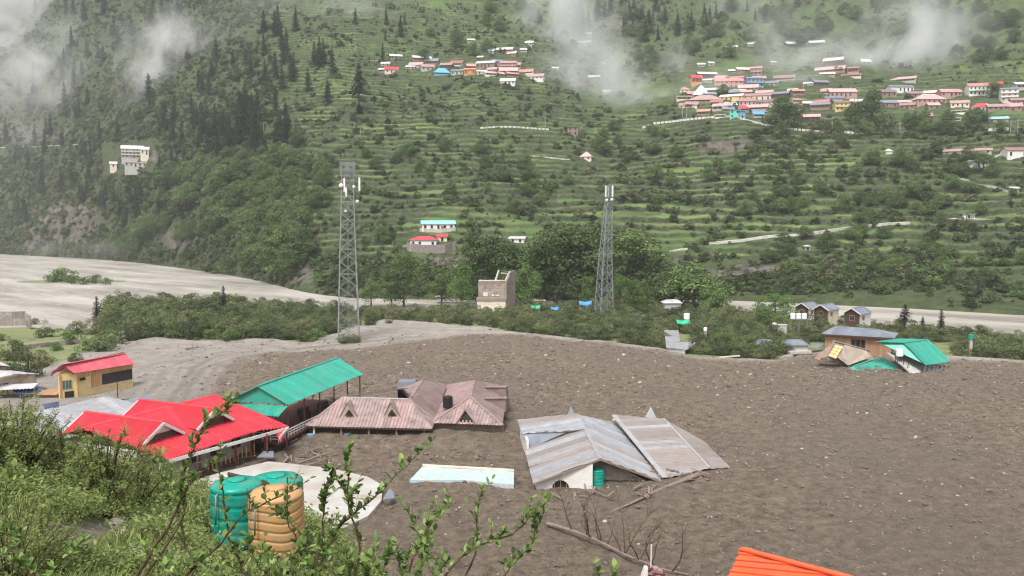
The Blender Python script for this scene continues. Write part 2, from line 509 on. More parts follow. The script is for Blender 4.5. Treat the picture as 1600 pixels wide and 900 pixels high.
# land cover
def spot(cx, cy, rx, ry):
    return np.exp(-(((HPXo - cx) / rx) ** 2 + ((HPo - cy) / ry) ** 2))
field = np.zeros_like(HZ)
for s in [(500, 290, 55, 9), (600, 385, 55, 8), (650, 362, 50, 8), (700, 328, 60, 7), (520, 318, 45, 6), (850, 282, 45, 8), (920, 338, 60, 9), (1010, 330, 45, 9), (1060, 345, 50, 8), (1110, 302, 60, 9), (1250, 298, 70, 10), (1340, 330, 60, 7), (740, 245, 70, 5), (560, 160, 60, 5), (540, 140, 70, 8), (880, 232, 40, 5), (1400, 380, 90, 7), (1130, 395, 60, 7), (120, 110, 60, 8), (1500, 345, 70, 8), (1080, 270, 60, 10), (650, 205, 90, 5), (500, 190, 40, 8), (380, 55, 40, 14), (1300, 260, 60, 7), (1230, 360, 80, 8)]:
    field = np.maximum(field, spot(*s))
fn = fbm(HX, HY, 34, 4, 55)
field = np.clip(sstep(0.35, 0.7, field * (0.6 + 0.8 * fn)) * 1.0 + sstep(0.57, 0.68, fn) * 0.6 * (1 - forest), 0, 1) * (1 - riser)
field = field * sstep(3, 14, HZ)
lev = np.floor(ph)
strip = vnoise(HX / 24.0 + lev * 13.71, lev * 7.31 + HY / 300.0, 57)
field = np.maximum(field, sstep(.5, .75, strip) * .75 * sstep(.3, .55, fbm(HX, HY, 9, 3, 58)) * (1 - riser) * tmask * sstep(6, 16, HZ) * sstep(.1, .3, fr + .12))
rock = np.zeros_like(HZ)
for s in [(110, 345, 75, 42), (285, 372, 40, 30), (40, 205, 100, 22), (255, 248, 50, 10), (470, 430, 60, 18), (700, 415, 60, 14), (975, 40, 40, 14), (1050, 415, 40, 18), (60, 375, 60, 18), (1130, 225, 50, 18), (1150, 425, 120, 14)]:
    rock = np.maximum(rock, spot(*s))
field = field * (1 - .75 * sstep(110, 50, HPo) * (HPXo > 860))
rock = sstep(0.42, 0.75, rock * (0.5 + fbm(HX, HZ * 2, 9, 4, 61)))
wood_cover = forest  # wooded part of the slope, where the soil is darker
fr_row = np.stack([HX[0], HY[0] - 3, np.full(NC, -7.0)], -1)
HV = np.concatenate([fr_row[None], np.stack([HX, HY, HZ], -1)], 0)
def fpad(A): return np.concatenate([A[:1], A], 0).ravel()
hill_faces = grid_faces(NR + 1, NC)
m, nt, p = new_mat('hill_cover')
def att(nt, n):
    x = nt.nodes.new('ShaderNodeAttribute'); x.attribute_name = n; return x.outputs['Fac']
grass = mixc(nt, ramp(nt, noise(nt, 0.12, 6, 0.65), 0.35, 0.65), (0.045, 0.068, 0.03), (0.09, 0.122, 0.048))
grass = mixc(nt, ramp(nt, noise(nt, 0.9, 4, 0.6), 0.5, 0.75), grass, (0.05, 0.062, 0.028))
fieldc = mixc(nt, ramp(nt, noise(nt, 0.05, 3, 0.5), 0.4, 0.6), (0.1, 0.175, 0.055), (0.17, 0.215, 0.075))
fieldc = mixc(nt, ramp(nt, noise(nt, 1.6, 3, 0.6), 0.45, 0.8), fieldc, (0.09, 0.13, 0.04))
col = mixc(nt, att(nt, 'field'), grass, fieldc)
ris = mixc(nt, ramp(nt, noise(nt, 0.5, 4, 0.6), 0.45, 0.7), (0.035, 0.045, 0.022), (0.09, 0.085, 0.062))
col = mixc(nt, att(nt, 'riser'), col, ris)
rk = mixc(nt, ramp(nt, noise(nt, 0.22, 8, 0.7), 0.35, 0.65), (0.05, 0.044, 0.04), (0.17, 0.148, 0.13))
rk = mixc(nt, ramp(nt, noise(nt, 0.35, 5, 0.6), 0.52, 0.66), rk, (0.06, 0.075, 0.035))
col = mixc(nt, att(nt, 'rock'), col, rk)
col = mixc(nt, att(nt, 'wood'), col, mixc(nt, ramp(nt, noise(nt, 0.3, 5, 0.6), 0.4, 0.7), (0.04, 0.05, 0.026), (0.085, 0.1, 0.045)))
nt.links.new(col, p.inputs['Base Color']); p.inputs['Roughness'].default_value = 0.95; p.inputs['Specular IOR Level'].default_value = 0.1
bump(nt, p, noise(nt, 0.8, 6, 0.7), 0.8, 0.8)
M['hill_cover'] = m
hill = link_mesh('hillside', np_mesh('hillside', HV.reshape(-1, 3), hill_faces, {'field': ('POINT', fpad(field)), 'riser': ('POINT', fpad(riser)), 'rock': ('POINT', fpad(rock)), 'wood': ('POINT', fpad(np.maximum(forest, sstep(16, 4, HZ) * .75) * (1 - rock)))}, True, 'hill_cover'))
tag(hill, kind='structure')
# coarse BVH for putting things on the hillside
sub = HV[1::2, ::2]
BV = BVHTree.FromPolygons([tuple(v) for v in sub.reshape(-1, 3).tolist()], grid_faces(sub.shape[0], sub.shape[1]).tolist())
def H(px, py):
    d = ray(px, py)
    hit = BV.ray_cast(EYE, d.normalized())[0]
    return hit
def hill_z(x, y, z0=900):
    hit = BV.ray_cast(Vector((x, y, z0)), Vector((0, 0, -1)))[0]
    return hit.z if hit else None

# ---- ground below everything
lone_g = MB().abox(-2500, -800, -10, 2500, 3000, -9)
ground = lone_g.build('ground', mat2('ground', (0.08, 0.09, 0.04), (0.13, 0.13, 0.07), 0.05, 0.95))
tag(ground, kind='structure')

# ---- river
m, nt, p = new_mat('river')
tcr = nt.nodes.new('ShaderNodeTexCoord'); mpr = nt.nodes.new('ShaderNodeMapping')
mpr.inputs['Rotation'].default_value = (0, 0, R(42)); nt.links.new(tcr.outputs['Object'], mpr.inputs[0])
n1 = noise(nt, 0.045, 8, 0.66, vec=mpr.outputs[0], stretch=(0.3, 1.6, 1))
n2 = noise(nt, 0.4, 6, 0.65, vec=mpr.outputs[0], stretch=(0.35, 1.4, 1))
colr = mixc(nt, ramp(nt, n1, 0.38, 0.66), (0.21, 0.185, 0.155), (0.45, 0.415, 0.37))
colr = mixc(nt, ramp(nt, n2, 0.55, 0.72), colr, (0.52, 0.485, 0.44))
nt.links.new(colr, p.inputs['Base Color']); p.inputs['Roughness'].default_value = 0.5
bump(nt, p, n2, 0.5, 0.3)
M['river'] = m
rx = np.linspace(-900, 700, 80); ry = np.linspace(90, 1150, 60)
X, Y = np.meshgrid(rx, ry)
river = link_mesh('river', np_mesh('river', np.stack([X, Y, -1.2 + (fbm(X, Y, 40, 2, 5) - .5) * 0.3], -1).reshape(-1, 3), grid_faces(60, 80), None, True, 'river'))
tag(river, kind='structure')

# ---- valley floor under the thicket
NB = [(-600, 545), (-300, 522), (0, 508), (70, 508), (125, 512), (165, 480), (300, 471), (430, 468), (520, 479), (620, 484), (700, 484), (850, 478), (1000, 477), (1150, 482), (1300, 497), (1450, 508), (1600, 524), (1900, 552), (2300, 600)]
def gxy(px, py, z=0.0):
    v = G(px, py, z); return (v.x, v.y)
floor_poly = [gxy(*q) for q in NB] + [(140, 60), (-140, 60)]
fx = np.linspace(-150, 185, 240); fy = np.linspace(62, 305, 200)
X, Y = np.meshgrid(fx, fy)
dd = poly_dist(X, Y, floor_poly) + (fbm(X, Y, 14, 3, 71) - .5) * 7
Z = -4.0 + sstep(-3, 3, dd) * 3.65 + (fbm(X, Y, 12, 3, 72) - .5) * 0.35
m, nt, p = new_mat('valley_floor')
cc = mixc(nt, ramp(nt, noise(nt, 0.15, 6, 0.65), 0.35, 0.65), (0.1, 0.13, 0.045), (0.2, 0.22, 0.085))
cc = mixc(nt, ramp(nt, noise(nt, 0.5, 5, 0.65), 0.52, 0.66), cc, (0.22, 0.19, 0.13))
nt.links.new(cc, p.inputs['Base Color']); p.inputs['Roughness'].default_value = 0.95
bump(nt, p, noise(nt, 1.5, 6, 0.7), 0.8, 0.3)
M['valley_floor'] = m
def floor_z(x, y):
    x = np.array([float(x)]); y = np.array([float(y)])
    return float((-4.0 + sstep(-3, 3, poly_dist(x, y, floor_poly) + (fbm(x, y, 14, 3, 71) - .5) * 7) * 3.65 + (fbm(x, y, 12, 3, 72) - .5) * .35)[0])
vf = link_mesh('valley_floor', np_mesh('valley_floor', np.stack([X, Y, Z], -1).reshape(-1, 3), grid_faces(200, 240), None, True, 'valley_floor'))
tag(vf, kind='structure')

# ---- debris flow: one sheet of brown rubble mud with a paler silt margin
MUD_EDGE = [(-350, 640), (-100, 612), (40, 585), (85, 562), (160, 540), (200, 533), (240, 527), (320, 531), (400, 528), (480, 533), (540, 514), (600, 499), (680, 503), (750, 509), (860, 524), (940, 532), (1040, 546), (1100, 555), (1200, 561), (1262, 549), (1300, 546), (1400, 548), (1500, 556), (1600, 563), (1950, 590)]
mud_poly = [gxy(*q) for q in MUD_EDGE] + [gxy(1950, 1000), gxy(-350, 1000)]
SILT = [(-350, 720), (-100, 700), (200, 700), (290, 640), (300, 610), (330, 575), (400, 556), (480, 548), (560, 541), (640, 531), (720, 523), (800, 524), (870, 530), (960, 540), (1060, 551), (1120, 560), (1200, 566), (1300, 556), (1600, 568), (1950, 596), (1950, 470), (-350, 470)]
silt_poly = [gxy(*q) for q in SILT]
MC, MR = 560, 360
mpx = np.linspace(-340, 1940, MC)
mpy = 350 + 1.0 / np.linspace(1 / 610.0, 1 / 139.0, MR)
PX, PY = np.meshgrid(mpx, mpy)
a, b, c = rays_np(PX, PY)
t = -26.0 / c
X, Y = a * t, b * t
d_in = poly_dist(X, Y, mud_poly) + (fbm(X, Y, 9, 3, 81) - .5) * 5
d_silt = poly_dist(X, Y, silt_poly)
silt = sstep(-3.5, 3.5, d_silt + (fbm(X, Y, 16, 4, 82) - .5) * 12)
FL = [gxy(*q) for q in [(272, 640), (285, 610), (310, 577), (360, 557), (420, 547), (520, 538), (640, 526), (760, 521)]]
best = np.full(X.shape, 1e9)
for i in range(len(FL) - 1):
    x1, y1 = FL[i]; dx, dy = FL[i + 1][0] - x1, FL[i + 1][1] - y1
    q = np.clip(((X - x1) * dx + (Y - y1) * dy) / (dx * dx + dy * dy), 0, 1)
    best = np.minimum(best, np.hypot(X - x1 - q * dx, Y - y1 - q * dy))
sgn = np.where(d_silt > 0, 1, -1) * best
wave = np.sin(sgn / 2.6 * 2 * np.pi / 1.6 + (fbm(X, Y, 18, 2, 83) - .5) * 7) * np.exp(-best / 13.0) * sstep(760, 560, PX)
streak = np.clip(wave * .7, 0, 1) * sstep(.2, .8, silt + .3)
silt = np.clip(silt + wave * 0.3, 0, 1)
Z = -1.6 + sstep(-1.5, 1.8, d_in) * 1.75
Z += ((fbm(X, Y, 30, 3, 84) - .5) * 0.9 + (fbm(X, Y, 3.2, 3, 85) - .5) * 0.5 * (1 - 0.6 * silt) + (fbm(X, Y, 0.9, 3, 86) - .5) * 0.34 * (1 - 0.75 * silt)) * sstep(0, 5, d_in) - wave * 0.11 * sstep(0, 5, d_in)
for (mx_, my_, mr_, mh_) in ((-17, 98.6, 11, .62), (-5, 99, 8, .75), (-9, 108, 7, .5), (12, 77, 6, .2), (76, 141, 7, .25)):
    Z += mh_ * np.exp(-(((X - mx_) / mr_) ** 2 + ((Y - my_) / (mr_ * .5)) ** 2) ** 2) * (.75 + .5 * fbm(X, Y, 2.5, 3, 88))
m, nt, p = new_mat('mud')
brown = mixc(nt, ramp(nt, noise(nt, 0.9, 8, 0.72), 0.36, 0.64), (0.102, 0.076, 0.055), (0.258, 0.2, 0.149))
brown = mixc(nt, ramp(nt, noise(nt, 3.0, 5, 0.7), 0.55, 0.72), brown, (0.05, 0.037, 0.028))
brown = mixc(nt, ramp(nt, noise(nt, 2.1, 6, 0.75), 0.6, 0.72), brown, (0.34, 0.275, 0.21))
brown = mixc(nt, ramp(nt, noise(nt, 0.035, 4, 0.55), 0.4, 0.62), brown, mixc(nt, 0.5, brown, (0.15, 0.124, 0.1)))
sl = mixc(nt, ramp(nt, noise(nt, 0.25, 7, 0.65), 0.36, 0.64), (0.26, 0.232, 0.205), (0.37, 0.338, 0.302))
sl = mixc(nt, ramp(nt, noise(nt, 1.6, 5, 0.65), 0.55, 0.75), sl, (0.2, 0.178, 0.155))
sl = mixc(nt, att(nt, 'streak'), sl, (0.16, 0.138, 0.115))
nt.links.new(mixc(nt, att(nt, 'silt'), brown, sl), p.inputs['Base Color'])
p.inputs['Roughness'].default_value = 0.85; p.inputs['Specular IOR Level'].default_value = 0.25
bump(nt, p, noise(nt, 2.4, 8, 0.8), 1.0, 0.4)
M['mud'] = m
MUD = np.stack([X, Y, Z], -1)
mud = link_mesh('mud_flow', np_mesh('mud_flow', MUD.reshape(-1, 3), grid_faces(MR, MC), {'silt': ('POINT', silt.ravel()), 'streak': ('POINT', streak.ravel())}, True, 'mud'))
tag(mud, kind='structure')
MUD_SILT, MUD_PX, MUD_PY, MUD_IN = silt, PX, PY, d_in

# ---- near slope the photographer stands on
PATH = [(-7.9, 9.2), (-8.6, 12.0), (-8.3, 15.0), (-8.9, 18.0), (-10.2, 21.5), (-12.6, 25.0)]
def path_d(x, y):
    b_ = np.full(np.shape(x), 1e9)
    for (x1, y1), (x2, y2) in zip(PATH[:-1], PATH[1:]):
        dx, dy = x2 - x1, y2 - y1
        t = np.clip(((x - x1) * dx + (y - y1) * dy) / (dx * dx + dy * dy), 0, 1)
        b_ = np.minimum(b_, np.hypot(x - x1 - t * dx, y - y1 - t * dy))
    return b_
def slope_z(x, y):
    x = np.asarray(x, float); y = np.asarray(y, float)
    z = 23.7 - 0.40 * y - 0.28 * x - 0.012 * np.maximum(x + 8, 0) ** 2 * sstep(-8, 6, x) - 0.25 * np.maximum(x + 3, 0) - 0.18 * sstep(8, 40, y) * np.maximum(x + 9, 0)
    z = z + (fbm(x, y, 9, 3, 91) - .5) * 1.3 * sstep(3, 12, y) + (fbm(x, y, 2.0, 3, 92) - .5) * 0.35
    z = z - .6 * np.maximum(x + .25 * y, 0) * sstep(4, 10, y)
    z = z - .12 * np.exp(-(path_d(x, y) / .45) ** 2)
    z = z - 1.0 * np.exp(-((x + 6.3) / 2.2) ** 2 - ((y - 20.5) / 3.2) ** 2)
    pad = np.exp(-(((x + 7.8) / 2.7) ** 2 + ((y - 25.2) / 2.8) ** 2) ** 2)
    return z * (1 - pad) + 15.95 * pad
sx = np.linspace(-78, 26, 230); sy = np.linspace(-8, 118, 250)
X, Y = np.meshgrid(sx, sy)
Z = slope_z(X, Y)
m, nt, p = new_mat('slope_soil')
cc = mixc(nt, ramp(nt, noise(nt, 0.8, 6, 0.65), 0.38, 0.62), (0.07, 0.09, 0.03), (0.15, 0.18, 0.06))
cc = mixc(nt, ramp(nt, noise(nt, 0.45, 6, 0.6), 0.56, 0.66), cc, (0.2, 0.165, 0.13))
cc = mixc(nt, att(nt, 'path'), cc, mixc(nt, ramp(nt, noise(nt, 3, 5, 0.7), .4, .65), (0.09, 0.07, 0.055), (0.22, 0.185, 0.15)))
nt.links.new(cc, p.inputs['Base Color']); p.inputs['Roughness'].default_value = 0.95
bump(nt, p, noise(nt, 5, 6, 0.7), 0.8, 0.1)
M['slope_soil'] = m
sl_o = link_mesh('near_slope_ground', np_mesh('near_slope_ground', np.stack([X, Y, Z], -1).reshape(-1, 3), grid_faces(250, 230), {'path': ('POINT', sstep(.8, .35, path_d(X, Y) + (fbm(X, Y, 1.2, 3, 93) - .5) * .5).ravel())}, True, 'slope_soil'))
tag(sl_o, kind='structure')

# ================================================================ FOLIAGE GENERATORS
def leaf_quads(P, Nrm, size, asp, jit, r):
    n = len(P)
    Nn = Nrm + r.normal(size=(n, 3)) * jit
    Nn /= np.linalg.norm(Nn, axis=1, keepdims=True) + 1e-9
    T = np.cross(Nn, r.normal(size=(n, 3))); T /= np.linalg.norm(T, axis=1, keepdims=True) + 1e-9
    B = np.cross(Nn, T)
    s = (size * r.uniform(0.65, 1.35, n))[:, None]
    V = np.stack([P - T * s * .5, P + B * s * asp * .5 + T * s * 0.05, P + T * s * .5, P - B * s * asp * .5 + T * s * 0.05], 1)
    return V

def foliage_mesh(name, P, Nrm, size, asp, jit, tone, r, mat):
    V = leaf_quads(P, Nrm, size, asp, jit, r)
    F = np.arange(len(P) * 4).reshape(-1, 4)
    return np_mesh(name, V.reshape(-1, 3), F, {'tone': ('FACE', np.clip(tone, 0, 1))}, False, mat)

def clump_cloud(centres, radii, per, r, squash=0.8, shell=0.55):
    """points on irregular shells round clump centres"""
    Ps, Ns, Ts = [], [], []
    for c, rad in zip(centres, radii):
        k = max(6, int(per * rad * rad))
        d = r.normal(size=(k, 3)); d /= np.linalg.norm(d, axis=1, keepdims=True)
        d[:, 2] = np.where(r.random(k) < 0.7, np.abs(d[:, 2]), d[:, 2])
        rr = rad * (shell + (1 - shell) * r.random(k) ** 0.6)
        q = d * rr[:, None]; q[:, 2] *= squash
        Ps.append(q + c); Ns.append(d)
        Ts.append(np.full(k, r.uniform(0.15, 0.75)) + r.normal(size=k) * 0.16)
    return np.concatenate(Ps), np.concatenate(Ns), np.concatenate(Ts)

def crown_parts(hgt, wid, base, nclump, seed, per=16, leaf=0.5, top=0.0, rag=0.25, mat='leaf_tree', squash=0.8, low=.85):
    """crown mesh of leaf clumps and a trunk with limbs, unit metres, origin at foot"""
    r = np.random.default_rng(seed)
    cs, rs = [], []
    for i in range(nclump):
        u = r.random() ** low
        z = base + (hgt - base) * u
        prof = math.sin(math.pi * min(1, max(0.02, (u * (1 - top * .35) + 0.18) / 1.18)))**0.7
        rad = wid * 0.5 * prof * (1 + r.normal() * rag)
        a = r.random() * 2 * math.pi
        rr = rad * math.sqrt(r.uniform(0.25, 1.0))
        cs.append(np.array([rr * math.cos(a), rr * math.sin(a), z]))
        rs.append(wid * r.uniform(0.12, 0.23) * (0.7 + 0.5 * prof))
    P, Nn, T = clump_cloud(cs, rs, per / (wid * 0.15) ** 2, r, squash)
    P[:, 2] = np.maximum(P[:, 2], 0.15)
    crown = foliage_mesh('crown', P, Nn + np.array([0, 0, .4]), leaf, 0.62, 0.6, T, r, mat)
    mb = MB()
    tr = wid * 0.03 + 0.05
    mb.tube([(0, 0, -0.6), (0.1 * tr, 0, base * .6), (0, 0.4 * tr, (base + hgt) * .5), (0, 0, hgt * .88)], [tr * 1.5, tr, tr * .7, tr * .15], 6)
    order = r.permutation(nclump)[:min(9, nclump)]
    for k in order:
        c = cs[k]; z0 = max(0.3, min(c[2] * .6, hgt * .6))
        mb.tube([(0, 0, z0), (c[0] * .5, c[1] * .5, (z0 + c[2]) * .52), tuple(c)], [tr * .5, tr * .32, tr * .1], 5)
    return crown, mb

def conifer_parts(hgt, wid, seed, bare=0.1, mat='leaf_conifer', droop=0.25):
    r = np.random.default_rng(seed)
    Ps, Ns, Ts = [], [], []
    z = hgt * bare
    mb = MB()
    mb.tube([(0, 0, -1), (0, 0, hgt * .5), (0, 0, hgt * .99)], [wid * .06, wid * .04, 0.03], 6)
    while z < hgt * 0.985:
        u = (z - hgt * bare) / (hgt * (1 - bare))
        rad = wid * .5 * ((1 - u) ** 0.8) * (0.8 + 0.2 * math.sin(u * 30)) + 0.25
        nb = int(5 + 4 * (1 - u))
        a0 = r.random() * 7
        for k in range(nb):
            L = rad * r.uniform(0.55, 1.12)
            a = a0 + 2 * math.pi * k / nb + r.normal() * .2
            m_ = max(5, int(L / hgt * 170))
            s = np.linspace(0.12, 1, m_)
            w = (1.05 - s) * L * 0.32
            q = np.stack([s * L, r.normal(size=m_) * w * .6, -droop * (s ** 1.5) * L + r.normal(size=m_) * .05 * hgt * .02], 1)
            ca, sa = math.cos(a), math.sin(a)
            Ps.append(np.stack([q[:, 0] * ca - q[:, 1] * sa, q[:, 0] * sa + q[:, 1] * ca, q[:, 2] + z], 1))
            Ns.append(np.tile([ca * .3, sa * .3, 1.0], (m_, 1)))
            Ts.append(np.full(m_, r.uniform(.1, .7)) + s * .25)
            if u < .8 and k % 2 == 0: mb.tube([(0, 0, z), (ca * L * .7, sa * L * .7, z - droop * .5 * L)], [wid * .012, wid * .004], 4, False)
        z += hgt * (0.032 + 0.012 * r.random()) * (1.15 - .4 * u)
    P, Nn, T = np.concatenate(Ps), np.concatenate(Ns), np.concatenate(Ts)
    return foliage_mesh('crown', P, Nn, hgt * .037, 0.6, 0.45, T, r, mat), mb

def proto_tree(name, crown_me, trunk_mb, tm='bark'):
    """hidden prototype kept as meshes only"""
    tme = bpy.data.meshes.new('trunk')
    tme.from_pydata([tuple(v) for v in trunk_mb.v], [], trunk_mb.f)
    tme.materials.append(M[tm])
    return (name, crown_me, tme)

def plant(proto, loc, rz, sc, label, cat, group=None, crown_name='crown', trunk_name='trunk'):
    name, cme, tme = proto
    o = bpy.data.objects.new(name, None); o.empty_display_size = .3
    COL.objects.link(o)
    o.location = loc; o.rotation_euler = (0, 0, rz)
    o.scale = sc if hasattr(sc, '__len__') else (sc, sc, sc)
    tag(o, label, cat, group)
    c = bpy.data.objects.new(crown_name, cme); COL.objects.link(c); c.parent = o
    t = bpy.data.objects.new(trunk_name, tme); COL.objects.link(t); t.parent = o
    return o

def gn_scatter(name, pts, scl, rot, idx, meshes, label=None):
    """one stuff object: meshes instanced on points"""
    me = bpy.data.meshes.new(name)
    n = len(pts)
    me.vertices.add(n); me.vertices.foreach_set('co', np.asarray(pts, np.float32).ravel())
    for an, arr, ty in (('scl', scl, 'FLOAT'), ('rot', rot, 'FLOAT'), ('idx', idx, 'INT')):
        at_ = me.attributes.new(an, ty, 'POINT')
        at_.data.foreach_set('value', np.asarray(arr, np.float32 if ty == 'FLOAT' else np.int32))
    o = link_mesh(name, me)
    ng = bpy.data.node_groups.new(name, 'GeometryNodeTree')
    ng.interface.new_socket('Geometry', in_out='INPUT', socket_type='NodeSocketGeometry')
    ng.interface.new_socket('Geometry', in_out='OUTPUT', socket_type='NodeSocketGeometry')
    nd, lk = ng.nodes, ng.links
    gi, go = nd.new('NodeGroupInput'), nd.new('NodeGroupOutput')
    iop = nd.new('GeometryNodeInstanceOnPoints')
    iop.inputs['Pick Instance'].default_value = True
    join = nd.new('GeometryNodeJoinGeometry')
    srcs = []
    for k, mm in enumerate(meshes):
        so = bpy.data.objects.new(name + '_source', mm)
        srcs.append(so)
    for so in reversed(srcs):
        oi = nd.new('GeometryNodeObjectInfo'); oi.inputs['Object'].default_value = so
        oi.inputs['As Instance'].default_value = True
        lk.new(oi.outputs['Geometry'], join.inputs[0])
    def na(n_, ty):
        q = nd.new('GeometryNodeInputNamedAttribute'); q.data_type = ty
        q.inputs['Name'].default_value = n_
        return [s for s in q.outputs if s.enabled and s.name == 'Attribute'][0]
    lk.new(gi.outputs[0], iop.inputs['Points'])
    lk.new(join.outputs[0], iop.inputs['Instance'])
    lk.new(na('idx', 'INT'), iop.inputs['Instance Index'])
    cx = nd.new('ShaderNodeCombineXYZ'); lk.new(na('rot', 'FLOAT'), cx.inputs[2])
    lk.new(cx.outputs[0], iop.inputs['Rotation'])
    cs = nd.new('ShaderNodeCombineXYZ'); sa = na('scl', 'FLOAT')
    for i in range(3): lk.new(sa, cs.inputs[i])
    lk.new(cs.outputs[0], iop.inputs['Scale'])
    lk.new(iop.outputs[0], go.inputs[0])
    md = o.modifiers.new('scatter', 'NODES'); md.node_group = ng
    tag(o, label, kind='stuff')
    return o
# ================================================================ BUILDINGS: roof sheets and helpers
def clip_poly(poly, a, b, c):
    """keep a*x+b*y<=c"""
    out = []
    for i in range(len(poly)):
        p, q = poly[i], poly[(i + 1) % len(poly)]
        dp, dq = a * p[0] + b * p[1] - c, a * q[0] + b * q[1] - c
        if dp <= 0: out.append(p)
        if dp * dq < 0:
            t = dp / (dp - dq)
            out.append((p[0] + (q[0] - p[0]) * t, p[1] + (q[1] - p[1]) * t))
    return out

def roof_face(parent, pts, udir, mat, sheet=1.0, rib=0.25, ribh=0.075, name='roof_sheet', thick=0.02, jitter=0.02, lift=0.0, mats=None):
    """planar convex polygon covered by separate ribbed sheets; udir runs along the eave (ribs run across it)"""
    pts = [Vector(p) for p in pts]
    n = Vector((0, 0, 0))
    for i in range(1, len(pts) - 1): n += (pts[i] - pts[0]).cross(pts[i + 1] - pts[0])
    n.normalize()
    if n.z < 0: n = -n
    u = Vector(udir); u = (u - n * u.dot(n)).normalized()
    v = n.cross(u)
    o = pts[0]
    P2 = [((p - o).dot(u), (p - o).dot(v)) for p in pts]
    umin, umax = min(p[0] for p in P2), max(p[0] for p in P2)
    ns = max(1, round((umax - umin) / sheet)); w = (umax - umin) / ns
    for k in range(ns):
        u0, u1 = umin + k * w, umin + (k + 1) * w
        nr = max(1, round(w / rib)); nr = max(1, round(w / (rib * 1.3))); rw = w / nr
        br = []
        for i in range(nr):
            s = u0 + i * rw
            br += [(s, 0), (s + rw * .52, 0), (s + rw * .58, ribh), (s + rw * .9, ribh)]
        br.append((u1, 0))
        mb = MB()
        off = rnd.uniform(0, jitter) + lift
        tilt = rnd.uniform(-jitter, jitter)
        for (sa, ha), (sb, hb) in zip(br[:-1], br[1:]):
            q = clip_poly(clip_poly(P2, 1, 0, sb), -1, 0, -sa)
            if len(q) < 3: continue
            vs = []
            for x, y in q:
                f = (x - sa) / max(1e-6, sb - sa)
                vs.append(o + u * x + v * y + n * (ha + (hb - ha) * f + off + tilt * (y / 6.0)))
            m_ = len(vs)
            mb.add(vs + [p - n * thick for p in vs], [tuple(range(m_)), tuple(reversed(range(m_, 2 * m_)))] + [(i, i + m_, (i + 1) % m_ + m_, (i + 1) % m_) for i in range(m_) if abs(q[i][0] - q[(i + 1) % m_][0]) > 1e-4 or k in (0, ns - 1)])
        if mb.v: mb.build(name, rnd.choice(mats) if mats else mat, parent)

def capping(parent, a, b, mat, w=0.35, h=0.07, name='ridge_cap'):
    return MB().beam(Vector(a) + Vector((0, 0, .06)), Vector(b) + Vector((0, 0, .06)), w, h).build(name, mat, parent)

def wall_panel(parent, a, b, z0, z1, mat, t=0.18, name='wall'):
    """vertical wall between plan points a,b"""
    a, b = Vector((a[0], a[1], 0)), Vector((b[0], b[1], 0))
    d = (b - a).normalized(); nn = Vector((-d.y, d.x, 0)) * t
    return MB().hexa([a + Vector((0, 0, z0)), b + Vector((0, 0, z0)), b + nn + Vector((0, 0, z0)), a + nn + Vector((0, 0, z0)),
                      a + Vector((0, 0, z1)), b + Vector((0, 0, z1)), b + nn + Vector((0, 0, z1)), a + nn + Vector((0, 0, z1))]).build(name, mat, parent)

def face_box(a, b, s0, s1, z0, z1, out=0.05, depth=0.06):
    """box lying on the right-hand side of wall line a->b between fractions s0..s1"""
    a, b = Vector((a[0], a[1], 0)), Vector((b[0], b[1], 0))
    d = (b - a); nn = Vector((d.y, -d.x, 0)).normalized()
    p, q = a + d * s0, a + d * s1
    return MB().hexa([p + nn * out + Vector((0, 0, z0)), q + nn * out + Vector((0, 0, z0)), q + nn * (out - depth) + Vector((0, 0, z0)), p + nn * (out - depth) + Vector((0, 0, z0)),
                      p + nn * out + Vector((0, 0, z1)), q + nn * out + Vector((0, 0, z1)), q + nn * (out - depth) + Vector((0, 0, z1)), p + nn * (out - depth) + Vector((0, 0, z1))])

def window_on(parent, a, b, s0, s1, z0, z1, frame='white_paint', glass='glass_dark', mull=1):
    L = (Vector(b) - Vector(a)).length
    fr = MB(); f = .07
    fs = f / max(.1, L)
    for q in (face_box(a, b, s0, s1, z0, z0 + f, .07, .1), face_box(a, b, s0, s1, z1 - f, z1, .07, .1), face_box(a, b, s0, s0 + fs, z0, z1, .073, .1), face_box(a, b, s1 - fs, s1, z0, z1, .073, .1)):
        fr.add(q.v, q.f)
    for i in range(mull):
        s = s0 + (s1 - s0) * (i + 1) / (mull + 1)
        q = face_box(a, b, s - fs * .4, s + fs * .4, z0, z1, .068, .08); fr.add(q.v, q.f)
    w = fr.build('window', frame, parent)
    face_box(a, b, s0, s1, z0, z1, .03, .04).build('pane', glass, w)
    return w

def planks_on(parent, a, b, s0, s1, z0, z1, mat, n, name='plank', out=0.05):
    for i in range(n):
        e = (s1 - s0) / n
        face_box(a, b, s0 + i * e + e * .03, s0 + (i + 1) * e - e * .03, z0, z1, out + rnd.uniform(0, .015), .05).build(name, mat, parent)

